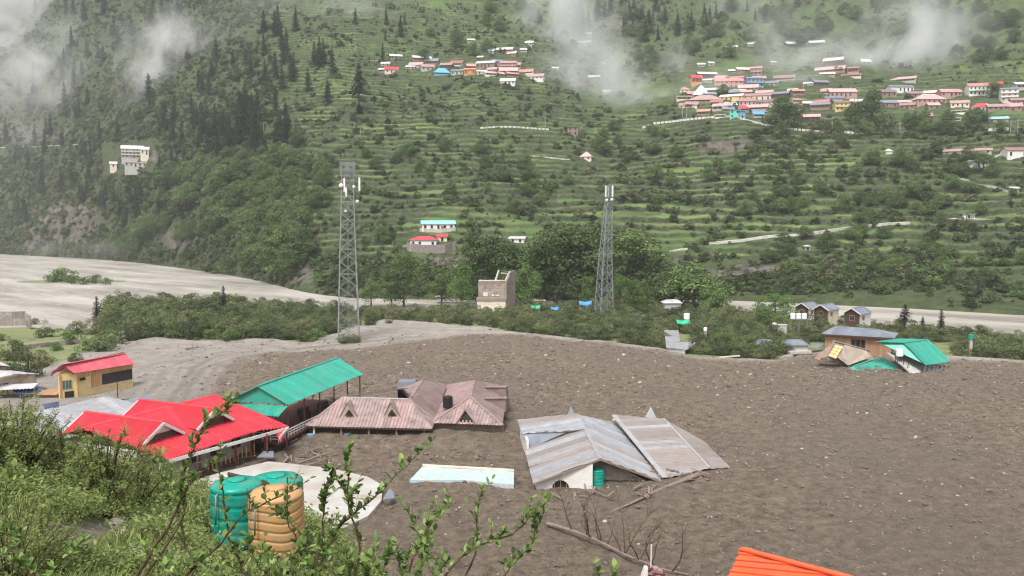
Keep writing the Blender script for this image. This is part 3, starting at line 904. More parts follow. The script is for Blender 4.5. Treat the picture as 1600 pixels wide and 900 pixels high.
def water_tank(name, c, r, h, mat, label, cat='water tank', ribs=4, group=None, wavy=0.0, lid='black_plastic', parent=None, n=28):
    c = Vector(c)
    prof = [(r * .9, 0), (r * .97, .04 * h)]
    body = 0.87
    k = ribs * 8
    for i in range(k + 1):
        f = i / k
        prof.append((r * (1 - .05 * max(0, math.cos(f * ribs * 2 * math.pi)) ** 6), h * (.05 + (body - .05) * f)))
    prof += [(r * 1.0, h * .89), (r * .95, h * .93), (r * .84, h * .965), (r * .6, h * .985), (r * .34, h * .99), (r * .34, h * 1.0), (r * .3, h * 1.0)]
    wob = (lambda a, i, z: wavy * math.sin(a * 3 + 1.0) * (1 if 2 < i < k + 2 else 0)) if wavy else None
    if parent is None:
        t = thing(name, c, label, cat, group)
    else: t = parent
    MB().lathe(prof, c, n, wob).build('tank_body', mat, t, True)
    MB().lathe([(r * .36, h * .985), (r * .36, h * 1.01), (r * .28, h * 1.025), (r * .05, h * 1.03)], c, 16).build('lid', lid, t, True)
    return t

# ---------------------------------------------------------------- red-roofed house with cross gables
A = G(127, 670, 5.8); A.z = 0
U = Vector((.42, .9075, 0)).normalized(); W = Vector((U.y, -U.x, 0))       # U along the ridge, W towards the camera side
def rp(u, w, z): return A + U * u + W * w + Vector((0, 0, z))
LEN = 17.9; RZ, EZ = 5.8, 3.2; RW = 9.3
red = thing('red_roofed_house', A + U * 9, 'house with bright red ribbed roof, two cross gables and white fascia', 'house')
roof_face(red, [rp(0, 0, RZ), rp(LEN, 0, RZ), rp(LEN - 3.2, RW, EZ), rp(2.2, RW, EZ)], U, 'red_sheet', 1.05, .3, ribh=.15)
roof_face(red, [rp(LEN, 0, RZ), rp(LEN + .3, RW + 1.2, EZ - .25), rp(LEN - 3.2, RW, EZ)], U, 'red_sheet', 1.0, .3, ribh=.15)
bz = 3.9
roof_face(red, [rp(0, 0, RZ), rp(LEN, 0, RZ), rp(LEN, -6, bz), rp(0, -6, bz)], U, 'red_sheet', 1.05, .3, ribh=.15)
capping(red, rp(-.1, 0, RZ), rp(LEN + .1, 0, RZ), 'red_sheet', .5, .1)
for (uc, wf, wb, zt, hw) in ((4.6, 6.1, -5.3, 6.0, 2.7), (11.3, 6.4, -4.9, 6.05, 2.7)):
    ze = zt - 1.65
    for s in (-1, 1):
        e = uc + s * hw
        roof_face(red, [rp(uc, wb, zt), rp(uc, wf, zt), rp(e, wf, ze), rp(e, wb, ze)], W, 'red_sheet', 1.05, .3, ribh=.15, lift=0.03)
        MB().beam(rp(uc, wf + .06, zt - .06), rp(e, wf + .06, ze - .06), .1, .3).build('fascia', 'white_paint', red)
        MB().beam(rp(uc, wb - .06, zt - .06), rp(e, wb - .06, ze - .06), .1, .3).build('fascia', 'white_paint', red)
    capping(red, rp(uc, wb, zt + .02), rp(uc, wf, zt + .02), 'red_sheet', .5, .1)
    g = MB().slab([rp(uc - hw * .7, wf - .5, zt - 1.65 * .72), rp(uc + hw * .7, wf - .5, zt - 1.65 * .72), rp(uc, wf - .5, zt - .1)], W * .12).build('gable_wall', 'white_paint', red)
    MB().slab([rp(uc - hw * .6, wf - .38, zt - 2.0), rp(uc + hw * .6, wf - .38, zt - 2.0), rp(uc + hw * .6, wf - .38, zt - 1.05), rp(uc - hw * .6, wf - .38, zt - 1.05)], W * .06).build('louvre_opening', 'dark_wood', red)
# fascia along the eave
MB().beam(rp(2.2, RW + .05, EZ - .12), rp(LEN + .3, RW + 1.25, EZ - .35), .1, .34).build('fascia', 'white_paint', red)
# little porch roof at the end
p1, p2, p3, p4 = rp(LEN - 2.4, RW - 1, EZ + .45), rp(LEN + .2, RW + 1.1, EZ - .1), G(436, 684, 2.7), G(418, 690, 2.6)
roof_face(red, [rp(LEN + .3, RW + 1.2, EZ - .2), G(437, 683, 2.75), G(428, 672, 2.75), rp(LEN, RW - 2.2, EZ + .5)], U, 'red_sheet', .8, .26)
MB().beam(rp(LEN + .3, RW + 1.25, EZ - .3), G(437, 684, 2.6), .1, .3).build('fascia', 'white_paint', red)
# walls, posts
wall_panel(red, rp(3, RW - 3.0, 0), rp(LEN - 1, RW - 3.2, 0), 0, 3.6, 'concrete', .2)
wall_panel(red, rp(1, -4.5, 0), rp(1, RW - 3, 0), 0, 4.0, 'white_paint', .2)
wall_panel(red, rp(LEN - 1, -4.5, 0), rp(LEN - 1, RW - 3.3, 0), 0, 4.2, 'white_paint', .2)
wall_panel(red, rp(1.3, -4.5, 0), rp(LEN - 1.3, -4.5, 0), 0, 3.9, 'white_paint', .2)
for s0 in (.3, .55, .78):
    q0, q1 = rp(3, RW - 3.0, 0), rp(LEN - 1, RW - 3.2, 0)
    window_on(red, q0, q1, s0, s0 + .1, 1.0, 2.5, 'maroon_paint')
for uu in (4.5, 6.6, 9.2, 11.6, 14.0, 16.2):
    MB().beam(rp(uu, RW - .5, 0), rp(uu, RW - .5, EZ), .17).build('post', 'maroon_paint', red)
MB().beam(rp(LEN + .6, RW + .7, 0), rp(LEN + .6, RW + .7, EZ - .3), .17).build('post', 'maroon_paint', red)
for i in range(12):
    uu = 8 + i * .62
    MB().beam(rp(uu, RW - .8, .5), rp(uu, RW - .8, 1.6 + .2 * rnd.random()), .1).build('fence_post', 'plank', red)

# ---------------------------------------------------------------- terrace beside the red house
TP = [(262, 782), (300, 752), (345, 738), (420, 721), (470, 726), (520, 732), (575, 745), (598, 758), (596, 782), (575, 806), (530, 828), (480, 845), (380, 850), (290, 830)]
tpts = [G(x, y, .55) for x, y in TP]
terr = lone(MB().slab(tpts, (0, 0, -1.2)), 'terrace', 'terrace', (tpts[3].x, tpts[3].y, 0), 'pale concrete terrace half buried beside the red-roofed house', 'terrace')
b0 = G(417, 713, .6)
ps = thing('post_stand', b0, 'small blue stand base at the foot of a thin post on the terrace', 'stand')
MB().slab([b0 + Vector((-.9, -.6, 0)), b0 + Vector((.9, -.6, 0)), b0 + Vector((.6, .5, .35)), b0 + Vector((-.5, .5, .35))], (0, 0, .1)).build('base', 'slate_sheet', ps)
MB().beam(b0 + Vector((0, .2, .3)), b0 + Vector((0, .2, 2.4)), .14).build('post', 'maroon_paint', ps)
# low wall with peeling blue paint
q = [G(632, 742, .55), G(660, 729, .75), G(720, 729, .75), (G(803, 737, .75)), G(803, 757, .5), G(720, 750, .4), G(640, 750, .4)]
lw = thing('low_wall', q[0], 'low buried wall top with peeling sky-blue paint between terrace and tin house', 'wall')
MB().slab([q[1], q[2], q[3], q[4], q[5], q[6]], (0, 0, -.55)).build('wall_top', 'blue_chip', lw)
MB().beam(q[1] + Vector((0, .2, .1)), q[3] + Vector((0, .2, .1)), .15, .2).build('coping', 'cream', lw)
wd = lone(MB().slab([G(598, 783, .8), G(608, 766, 1.1), G(616, 772, 1.1), G(616, 780, .8)], (0, 0, .15)), 'loose_sheet', 'slate_sheet', G(606, 776, .6), 'small blue-grey sheet lying at the terrace corner', 'sheet')  # flat blue-grey sheet lying at the terrace corner

# ---------------------------------------------------------------- green open shed
R1, R2 = G(402, 604, 7.0), G(527.6, 559.6, 7.0)
E1, E2 = G(450, 633.5, 5.0), G(567.5, 585, 5.0)
K1 = R1 * 2 - E1; K1.z = 5.0; K2 = R2 * 2 - E2; K2.z = 5.0
shed = thing('open_shed', Vector((R1.x, R1.y, 0)), 'long open shed with turquoise green gable roof and white railing', 'shed')
ud = (R2 - R1)
roof_face(shed, [R1, R2, E2, E1], ud, 'green_sheet', 1.05, .3)
roof_face(shed, [R1, R2, K2, K1], ud, 'green_sheet', 1.05, .3)
capping(shed, R1, R2, 'green_sheet', .45, .1)
MB().slab([R1 + ud.normalized() * .4, E1 + ud.normalized() * .4, K1 + ud.normalized() * .4], ud.normalized() * .05).build('gable_cladding', 'green_sheet', shed)
S1, S2 = G(350, 627, 4.7), E1 + Vector((0, 0, -.15))
S3 = G(435, 651, 4.0); S4 = G(361, 645, 4.0)
roof_face(shed, [S1, S2, S3], (S2 - S1), 'green_sheet', 1.0, .3)
roof_face(shed, [S1, S3, S4], (S2 - S1), 'green_sheet', 1.0, .3)
DZ = 1.3
udn = ud.normalized()
crs = (E1 - K1); crs.z = 0
L = ud.length
for i in range(6):
    f = .02 + i * .19
    for e in (E1, K1):
        b = e + udn * L * f; b = b + (R1 - e).normalized() * .35
        MB().beam(Vector((b.x, b.y, -.3)), Vector((b.x, b.y, 5.0)), .14).build('post', 'maroon_paint', shed)
for p in (S3 + Vector((-.4, .6, 0)), S4 + Vector((.5, .6, 0))):
    MB().beam(Vector((p.x, p.y, -.2)), Vector((p.x, p.y, 4.1)), .12).build('post', 'maroon_paint', shed)
def dk(e, f, off): 
    b = e + udn * L * f + (e - R1).normalized() * off
    return Vector((b.x, b.y, DZ))
dp = [dk(E1, -.12, .2), dk(E1, .9, .2), dk(K1, .9, .2), dk(K1, -.12, .2)]
MB().slab(dp, (0, 0, -.28)).build('deck', 'maroon_paint', shed)
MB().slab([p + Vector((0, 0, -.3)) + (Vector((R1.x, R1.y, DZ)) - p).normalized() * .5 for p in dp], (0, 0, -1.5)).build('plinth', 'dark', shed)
nP = 22
for i in range(nP + 1):
    a = dp[0].lerp(dp[1], i / nP * .72)
    MB().beam(a, a + Vector((0, 0, .95)), .08).build('baluster', 'white_paint', shed)
for zz in (.35, .65, .95):
    MB().beam(dp[0] + Vector((0, 0, zz)), dp[0].lerp(dp[1], .72) + Vector((0, 0, zz)), .09).build('rail', 'white_paint', shed)
    MB().beam(dp[0] + Vector((0, 0, zz)), dp[3] + Vector((0, 0, zz)), .09).build('rail', 'white_paint', shed)
for i in range(1, 9):
    a = dp[0].lerp(dp[3], i / 8)
    MB().beam(a, a + Vector((0, 0, .95)), .08).build('baluster', 'white_paint', shed)
# belongings on the deck
def heap(name, mat, c, s, label, cat, seed):
    r2 = random.Random(seed)
    mb = MB()
    k = 7
    prof = [(s * .9, 0), (s, s * .25), (s * .8, s * .55), (s * .35, s * .75), (s * .05, s * .8)]
    mb.lathe(prof, (0, 0, 0), 10)
    mb.v = [(x * (1 + .25 * math.sin(5 * y + seed)), y * (1 + .25 * math.cos(4 * x + seed)), z * (1 + .2 * math.sin(6 * x))) for x, y, z in mb.v]
    mb.v = [(x + c[0], y + c[1], z + c[2]) for x, y, z in mb.v]
    return lone(mb, name, mat, c, label, cat, smooth=True)
cq = dp[0].lerp(dp[3], .45) + udn * 3
heap('covered_heap', 'black_plastic', cq, 1.0, 'black covered heap on the deck of the green shed', 'heap', 3)
for f, w_ in ((.5, .3), (.62, .5), (.7, .25), (.8, .4)):
    c_ = dp[0].lerp(dp[1], f).lerp(dp[3].lerp(dp[2], f), w_)
    t = thing('bench', c_, 'dark wooden bench on the shed deck, %s' % ({.5: 'nearest the railing gap', .62: 'under the middle of the roof', .7: 'close to the front edge', .8: 'farthest along the deck'}[f]), 'bench')
    MB().box(c_ + Vector((0, 0, .75)), udn * 1.1, Vector((udn.y, -udn.x, 0)) * .35, Vector((0, 0, .04))).build('seat', 'dark_wood', t)
    for s in (-1, 1):
        MB().box(c_ + udn * .9 * s + Vector((0, 0, .36)), udn * .05, Vector((udn.y, -udn.x, 0)) * .3, Vector((0, 0, .35))).build('leg', 'dark_wood', t)
bx = G(412, 692, .2)
for k, (px_, py_) in enumerate(((486, 690), (543, 688))):
    g_ = G(px_, py_, 0)
    lone(MB().lathe([(.35, 0), (.42, .5), (.45, .9), (.4, .92)], g_, 12), 'barrel', 'blue_wall', g_, ['blue barrel beside the brown dormer roof, near the shed steps', 'blue barrel under the eave of the brown dormer roof'][k], 'barrel')
g_ = G(408, 690, 0)
# white pillar below the deck
g_ = G(446, 689, 0)
lone(MB().abox(g_.x - .3, g_.y, -.3, g_.x + .3, g_.y + .5, 1.0), 'pillar', 'white_paint', g_, 'short white pillar in the mud below the green shed', 'pillar')

# ---------------------------------------------------------------- brown hipped house with two dormers
E1 = G(477.5, 666, 1.8); E2 = G(674, 671, 1.8); T1 = G(535, 621, 4.4); T2 = G(640, 624, 4.4)
bh = thing('brown_roofed_house', Vector(((E1.x + E2.x) / 2, (E1.y + E2.y) / 2, 0)), 'sunken house with faded brown hipped roof and two small dormers', 'house')
ed = (E2 - E1); edn = ed.normalized()
nrm = Vector((-edn.y, edn.x, 0))
bms = ['brown_sheet', 'brown_sheet', 'rose_sheet', 'maroon_sheet', 'brown_sheet']
roof_face(bh, [E1, E2, T2, T1], ed, 'brown_sheet', .85, .28, mats=['brown_sheet', 'brown_sheet', 'brown_sheet', 'maroon_sheet', 'rose_sheet'])
B1 = E1 + nrm * 9.5; 
roof_face(bh, [E1, T1, B1], nrm, 'brown_sheet', 1, .28)
W1 = G(660, 594, 4.4); W2 = G(697, 601, 3.2); W3 = G(682, 655, 1.9)
roof_face(bh, [T2, E2, W3], nrm, 'brown_sheet', 1.0, .28)
roof_face(bh, [T2, W1, W2], nrm, 'maroon_sheet', 1.0, .28)
roof_face(bh, [T2, W2, W3], nrm, 'maroon_sheet', 1.0, .28)
W0 = G(612, 618, 2.8)
roof_face(bh, [T2, W1, G(622, 607, 3.4)], nrm, 'brown_sheet', 1.0, .28)
roof_face(bh, [T1, T2, W0 + nrm * 5, B1], edn, 'maroon_sheet', 1.0, .28)
for a_, b_ in ((T1, T2), (T1, E1), (T2, E2), (T2, W1)):
    capping(bh, a_, b_, 'white_sheet' if a_ is T1 and b_ is T2 else 'brown_sheet', .3, .06)
box_c = G(633, 613, 3.0)
MB().abox(box_c.x - 1.1, box_c.y + .5, 1.5, box_c.x + 1.3, box_c.y + 3.0, 4.3).build('roof_box', 'slate_sheet', bh)
for px_ in (545.5, 612.5):
    apex = on_plane(px_, 628, E1, E2, T1); apex = apex - nrm * 1.5; 
    bl = on_plane(px_ - 14, 654, E1, E2, T1); br = on_plane(px_ + 14, 654, E1, E2, T1)
    back = on_plane(px_ + 3, 626, E1, E2, T1) + Vector((0, 0, .1))
    apex = back - nrm * 1.9; apex.z = back.z - .05
    for s, f in ((-1, bl), (1, br)):
        MB().slab([back, apex, f + Vector((0, 0, .12))], (0, 0, .07)).build('dormer_roof', 'maroon_sheet', bh)
    MB().slab([bl + nrm * .05 + Vector((0, 0, .05)), br + nrm * .05 + Vector((0, 0, .05)), apex + nrm * .12 - Vector((0, 0, .08))], nrm * .08).build('dormer_face', 'brown_wall', bh)
    md = (bl + br) * .5
    MB().slab([md - edn * .55 + Vector((0, 0, .35)) - nrm * .02, md + edn * .55 + Vector((0, 0, .35)) - nrm * .02, md + nrm * -.02 + Vector((0, 0, 1.15))], nrm * .06).build('dormer_window', 'dark', bh)
# walls, posts under eave
w0, w1 = E1 + nrm * 1.1, E2 + nrm * 1.1
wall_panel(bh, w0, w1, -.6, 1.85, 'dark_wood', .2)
for i in range(5):
    c_ = E1.lerp(E2, .06 + i * .22) + nrm * .35
    MB().beam(Vector((c_.x, c_.y, -.5)), Vector((c_.x, c_.y, 1.8)), .2).build('post', 'cream' if i == 0 else 'brown_wall', bh)
for i in range(36):
    c_ = E1.lerp(E2, .3 + i * .019) + nrm * .55
    MB().beam(Vector((c_.x, c_.y, -.3)), Vector((c_.x, c_.y, 1.0)), .06).build('baluster', 'dark_wood', bh)
MB().beam(E1 + Vector((0, 0, -.06)), E2 + Vector((0, 0, -.06)), .06, .16).build('fascia', 'dark_wood', bh)

# ---------------------------------------------------------------- second brown roof with a front gable
F = G(735, 620, 4.2); Bk = G(741, 595, 4.2); L1 = G(674, 661, 1.9); L2 = G(785, 665, 1.9); L3 = G(699, 601, 2.6); L4 = G(792, 604, 2.2)
sh = thing('brown_gabled_house', Vector((F.x, F.y, 0)), 'sunken brown-roofed house with one pointed front gable and black rooftop tank', 'house')
fdir = (L2 - L1).normalized(); fn_ = Vector((-fdir.y, fdir.x, 0))
roof_face(sh, [L1, L2, F], fdir, 'rose_sheet', .9, .28, mats=['rose_sheet', 'brown_sheet', 'brown_sheet'])
roof_face(sh, [F, Bk, L3], fn_, 'rose_sheet', .9, .28, mats=['rose_sheet', 'brown_sheet'])
roof_face(sh, [F, L3, L1], fn_, 'rose_sheet', .9, .28, mats=['rose_sheet', 'brown_sheet'])
roof_face(sh, [F, Bk, L4], fn_, 'maroon_sheet', .9, .28)
roof_face(sh, [F, L4, L2], fn_, 'maroon_sheet', .9, .28)
for a_, b_ in ((F, Bk), (F, L1), (F, L2)): capping(sh, a_, b_, 'brown_sheet', .34, .07)
gl, gr_ = on_plane(713, 662, L1, L2, F), on_plane(745, 663, L1, L2, F)
bk = on_plane(732, 634, L1, L2, F) + Vector((0, 0, .1)); ap = bk - fn_ * 2.0; ap.z = bk.z - .1
for f_ in (gl, gr_):
    MB().slab([bk, ap, f_ - fn_ * .2 + Vector((0, 0, .1))], (0, 0, .08)).build('dormer_roof', 'brown_sheet', sh)
    MB().beam(ap + Vector((0, 0, .02)), f_ - fn_ * .2 + Vector((0, 0, .02)), .1, .22).build('fascia', 'brown_sheet', sh)
MB().slab([gl + fn_ * .1, gr_ + fn_ * .1, ap + fn_ * .5 - Vector((0, 0, .15))], fn_ * .08).build('gable_opening_shade', 'dark', sh)  # dark panel paints the shade inside the open gable
for (x0, y0, x1, y1) in ((757, 607, 791, 620), (757, 625, 790, 645)):
    a_ = on_plane(x0, y0, F, L4, L2); b_ = on_plane(x1, y1, F, L4, L2); 
    c0 = Vector((a_.x, a_.y, a_.z)); wv = Vector((max(2.2, b_.x - a_.x), 0, 0))
    pts_ = [c0 + Vector((0, 0, .1)), c0 + wv + Vector((0, 0, .1)), c0 + wv + Vector((0, 0, -1.6)), c0 + Vector((wv.x * .9, 0, -1.6))]
    MB().slab(pts_, fn_ * 1.6).build('side_dormer', 'maroon_sheet', sh)
    MB().beam(pts_[0] + Vector((0, 0, .1)), pts_[1] + Vector((0, 0, .1)), .3, .1).build('dormer_cap', 'brown_sheet', sh)
wall_panel(sh, L1 + fn_ * .9, L2 + fn_ * .9, -.6, 1.9, 'brown_wall', .2)
wall_panel(sh, L2 + fn_ * .9 - fdir * .6, L4 - fdir * .6, -.6, 2.0, 'brown_wall', .2)
tk = on_plane(697, 642, F, L3, L1)
t = water_tank('water_tank', tk + Vector((.2, .3, .35)), .62, 1.5, 'black_plastic', 'black water tank on a stand on the brown gabled roof', ribs=5, n=18)
for dx, dy in ((-.5, -.4), (.5, -.4), (-.5, .4), (.5, .4)):
    MB().beam(tk + Vector((.2 + dx, .3 + dy, -.5)), tk + Vector((.2 + dx, .3 + dy, .36)), .07).build('stand_leg', 'galv', t)

# ---------------------------------------------------------------- grey tin house, front right
Nn_ = D(938, 717, 80); Mm = D(903, 649, 97); nl = D(833, 755, 79.2)
rm = Nn_.lerp(Mm, .62)
th = thing('tin_roofed_house', Vector((Nn_.x, Nn_.y, 0)), 'half buried white house with patched grey tin gable roof and arched window', 'house')
rdir = (Mm - Nn_)
f1 = on_plane(820, 704, Nn_, Mm, nl); f2 = on_plane(877, 677, Nn_, Mm, nl)
tm_ = ['tin_sheet', 'tin_sheet', 'tin_sheet', 'rust_sheet', 'tin_sheet', 'slate_sheet', 'rust_sheet']
roof_face(th, [Nn_, rm, f2, f1, nl], rdir, 'tin_sheet', .8, .27, jitter=.05, mats=tm_[:5])
c1 = D(808.5, 658, 98.5)
c2 = on_plane(816, 679, Mm, rm, c1); c3 = on_plane(882, 676, Mm, rm, c1)
roof_face(th, [Mm, rm, c3, c2, c1], rdir, 'tin_sheet', .8, .27, jitter=.05, mats=tm_[:5], lift=.12)
MB().slab([c2, c3 + Vector((0, 0, -.05)), f1 + (f2 - f1) * .12], Vector((0, .12, 0))).build('step_wall', 'slate_sheet', th)
nr = D(1034, 752, 82.5)
fr_ = on_plane(963, 661, Nn_, Mm, nr)
roof_face(th, [Nn_, Mm, fr_, nr], rdir, 'tin_sheet', .8, .27, jitter=.05, mats=['tin_sheet', 'tin_sheet', 'tin_sheet', 'rust_sheet'])
capping(th, Nn_, Mm, 'tin_sheet', .4, .07)
ex = Vector((1, .02, 0))
ga = nl + Vector((.35, .5, -.12)); gb = Nn_ + Vector((0, .6, -.15)); gc = nr + Vector((-.3, .3, -.1))
# front wall built as pieces round the arched opening
zf = -.7
def wz(x):
    if x < gb.x: f = (x - ga.x) / (gb.x - ga.x); return ga.z + (gb.z - ga.z) * f
    f = (x - gb.x) / (gc.x - gb.x); return gb.z + (gc.z - gb.z) * f
yw = 79.9
ac = D(876, 766, yw); ar = .85
def wallpoly(pts, mat, name): return MB().slab([Vector((x, yw, z)) for x, z in pts], Vector((0, .25, 0))).build(name, mat, th)
zs = ac.z + .15
split = gb.x - .75
arch = [(ac.x + ar * math.cos(math.pi * k / 12), zs + ar * math.sin(math.pi * k / 12)) for k in range(13)]
wallpoly([(ga.x, zf), (ac.x - ar, zf), (ac.x - ar, zs), (ac.x - ar, wz(ac.x - ar)), (ga.x, wz(ga.x))], 'white_paint', 'wall')
wallpoly([(ac.x + ar, zf), (split, zf), (split, wz(split)), (ac.x + ar, wz(ac.x + ar))], 'white_paint', 'wall')
for k in range(12):
    (xa, za), (xb, zb) = arch[k], arch[k + 1]
    wallpoly([(xb, zb), (xa, za), (xa, max(za + .02, wz(xa))), (xb, max(zb + .02, wz(xb)))], 'white_paint', 'wall')
MB().slab([Vector((x, yw + .3, z)) for x, z in [(ac.x - ar, zf), (ac.x + ar, zf)] + arch], Vector((0, .05, 0))).build('arched_window', 'glass_dark', th)
for k in (3, 6, 9):
    MB().beam(Vector((arch[k][0], yw + .25, zf)), Vector((arch[k][0], yw + .25, arch[k][1])), .06).build('window_bar', 'plank', th)
MB().beam(Vector((ac.x - ar, yw + .24, zs - .1)), Vector((ac.x + ar, yw + .24, zs - .1)), .06).build('window_bar', 'plank', th)
MB().slab([Vector((split, yw + 2.2, zf)), Vector((gc.x - .4, yw + 2.6, zf)), Vector((gc.x - .4, yw + 2.6, gc.z - .3)), Vector((gb.x, yw + 2.2, gb.z - .15)), Vector((split, yw + 2.2, wz(split) - .1))], Vector((0, .25, 0))).build('back_wall', 'stone', th)
lw0 = Vector((ga.x, yw, 0)); lw1 = Vector((c1.x + .5, 97.5, 0))
wl = MB().slab([Vector((ga.x, yw + .02, zf)), Vector((ga.x, yw + .02, ga.z)), Vector((f1.x + .3, f1.y, f1.z - .1)), Vector((f1.x + .3, f1.y, zf))], Vector((.25, 0, 0))).build('wall', 'white_paint', th)
MB().slab([Vector((f1.x + .2, f1.y + .03, zf)), Vector((f1.x + .2, f1.y + .03, c2.z - .1)), Vector((c1.x + .3, c1.y - .6, c1.z - .15)), Vector((c1.x + .3, c1.y - .6, zf))], Vector((.25, 0, 0))).build('wall', 'white_paint', th)
for f_ in (.25, .55, .8):
    p_ = Vector((ga.x, yw, 0)).lerp(Vector((f1.x + .25, f1.y, 0)), f_)
    MB().abox(p_.x - .06, p_.y - .4, -.2, p_.x + .1, p_.y + .4, .9).build('window', 'dark', th)
MB().beam(nl + Vector((0, 0, -.08)), Nn_ + Vector((0, 0, -.08)), .08, .16).build('bargeboard', 'brown_wall', th)
MB().beam(nr + Vector((0, 0, -.08)), Nn_ + Vector((0, 0, -.08)), .08, .16).build('bargeboard', 'brown_wall', th)
tp_ = D(933, 762, 81.0)
water_tank('water_tank', (tp_.x, 81.1, tp_.z - .1), .75, 2.05, 'green_tank', 'green water tank under the gable of the tin-roofed house', ribs=5, n=20, lid='green_tank')
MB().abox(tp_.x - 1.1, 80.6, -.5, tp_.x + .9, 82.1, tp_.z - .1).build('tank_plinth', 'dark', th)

# second slab: fallen brown roof with white flashing, grey slab beyond
r1, r2, r3 = D(1044, 747, 83), D(1109, 732, 85.5), D(1037, 655, 101)
r4 = on_plane(963, 649, r1, r2, r3)
fr2 = thing('fallen_roof', Vector((r1.x, r1.y, 0)), 'slumped brown tin roof with white ridge flashing beside the grey tin house', 'roof')
roof_face(fr2, [r1, r2, r3, r4], (r3 - r2), 'rust_sheet', .85, .27, jitter=.03, mats=['rust_sheet', 'rust_sheet', 'rust_sheet', 'tin_sheet'])
MB().beam(r1 + Vector((-.3, 0, .06)), r4 + Vector((-.3, 0, .06)), .6, .05).build('flashing', 'tin_sheet', fr2)
MB().beam(r2 + Vector((0, 0, .1)), r3 + Vector((0, 0, .1)), .2, .05).build('flashing', 'tin_sheet', fr2)
s2 = D(1141, 731, 86.5); s2b = D(1100, 690, 95)
roof_face(fr2, [r2 + Vector((.1, 0, -.05)), s2, s2b], (r3 - r2), 'slate_sheet', .9, .27, mats=['rust_sheet'])
roof_face(fr2, [r2 + Vector((.1, 0, -.05)), s2b, r3 + Vector((.1, 0, -.05))], (r3 - r2), 'slate_sheet', .9, .27, mats=['rust_sheet'])
MB().slab([r2 + Vector((.1, .3, -.1)), s2 + Vector((-.3, .3, -.02)), Vector((s2.x - .4, s2.y + .4, -.4)), Vector((r2.x, r2.y + .5, -.4))], Vector((0, .1, 0))).build('end_gap_shade', 'dark', fr2)  # dark slab paints the shaded gap below the roof's end
MB().slab([r1 + Vector((0, .3, -.1)), r2 + Vector((0, .3, -.1)), Vector((r2.x, r2.y + .4, -.5)), Vector((r1.x, r1.y + .4, -.5))], Vector((0, .15, 0))).build('end_wall', 'dark_wood', fr2)
for k, (px_, w_) in enumerate(((1018, 11), (894, 8))):
    b_ = D(px_, 656 if k == 0 else 650, 103)
    t_ = D(px_ + (1 if k == 0 else -1) * 1, 639 if k == 0 else 637, 103)
    o_ = MB().slab([b_ + Vector((-w_ / 1300 * 103, 0, -.4)), b_ + Vector((w_ / 1300 * 103, 0, -.4)), t_], Vector((0, 1.2, 0)))
    lone(o_, 'roof_gable', 'white_sheet' if k == 0 else 'tin_sheet', (b_.x, b_.y, 0), ['pointed pale gable sticking up behind the slumped brown roof', 'small grey gable tip behind the ridge of the tin roof'][k], 'gable')

# ---------------------------------------------------------------- pink-roofed wooden house, left
C0 = G(115.6, 624, 0); C1_ = G(211, 611.5, 0)
e0 = G(115.6, 583.6, 3.9); e1 = G(212.5, 566.7, 3.9); g0 = G(97, 570, 5.3); g1 = G(195.6, 552.5, 5.3)
lft = G(82, 576.5, 3.9)
pk = thing('pink_roofed_house', C0, 'yellow and brown timber house with pink gable roof and wide dark window', 'house')
pdir = (e1 - e0); pdn = pdir.normalized(); pn = Vector((-pdn.y, pdn.x, 0))
roof_face(pk, [e0, e1, g1, g0], pdir, 'pink_sheet', .95, .3)
bk0 = g0 * 2 - e0; bk0.z = 3.9; bk1 = g1 * 2 - e1; bk1.z = 3.9
roof_face(pk, [g0, g1, bk1, bk0], pdir, 'pink_sheet', .95, .3)
capping(pk, g0, g1, 'pink_sheet', .35, .08)
MB().beam(e0 - Vector((0, 0, .1)), g0 - Vector((0, 0, .1)), .1, .24).build('bargeboard', 'maroon_paint', pk)
MB().beam(bk0 - Vector((0, 0, .1)), g0 - Vector((0, 0, .1)), .1, .24).build('bargeboard', 'maroon_paint', pk)
a0 = e0 + pdn * .8 + pn * .5; a1 = e1 - pdn * .3 + pn * .5; a0.z = a1.z = 0
b0_ = bk0 + pdn * .8 - pn * .5; b1_ = bk1 - pdn * .3 - pn * .5; b0_.z = b1_.z = 0
wall_panel(pk, a0, a1, -.5, 3.95, 'yellow_wall', .15)
wall_panel(pk, b0_, a0, -.5, 3.95, 'yellow_wall', .15)
wall_panel(pk, a1, b1_, -.5, 3.95, 'yellow_wall', .15)
wall_panel(pk, b1_, b0_, -.5, 3.95, 'yellow_wall', .15)
gp = [a0 + Vector((0, 0, 3.9)), b0_ + Vector((0, 0, 3.9)), (a0 + b0_) * .5 + Vector((0, 0, 5.1))]
MB().slab(gp, pdn * .12).build('gable_wall', 'orange_wood', pk)
gp = [a1 + Vector((0, 0, 3.9)), b1_ + Vector((0, 0, 3.9)), (a1 + b1_) * .5 + Vector((0, 0, 5.1))]
MB().slab(gp, -pdn * .12).build('gable_wall', 'orange_wood', pk)
planks_on(pk, a0, a1, .0, 1, 3.0, 3.9, 'plank', 16, out=.09)
planks_on(pk, a0, a1, .24, .42, 1.15, 3.0, 'plank', 5, out=.09)
planks_on(pk, a0, a1, .0, .02, -.3, 3.0, 'plank', 1, out=.1)
window_on(pk, a0, a1, .43, .985, 1.3, 2.95, 'dark_wood', 'glass_dark', 4)
face_box(a0, a1, .24, .995, 1.0, 1.16, .1, .1).build('sill_board', 'cream', pk)
window_on(pk, b0_, a0, .18, .72, 1.5, 2.9, 'plank', 'glass_teal', 2)
planks_on(pk, b0_, a0, .02, .16, -.2, 3.8, 'plank', 2, out=.08)
face_box(b0_, a0, .3, .8, -.2, 1.2, .08, .08).build('door_opening', 'dark', pk)
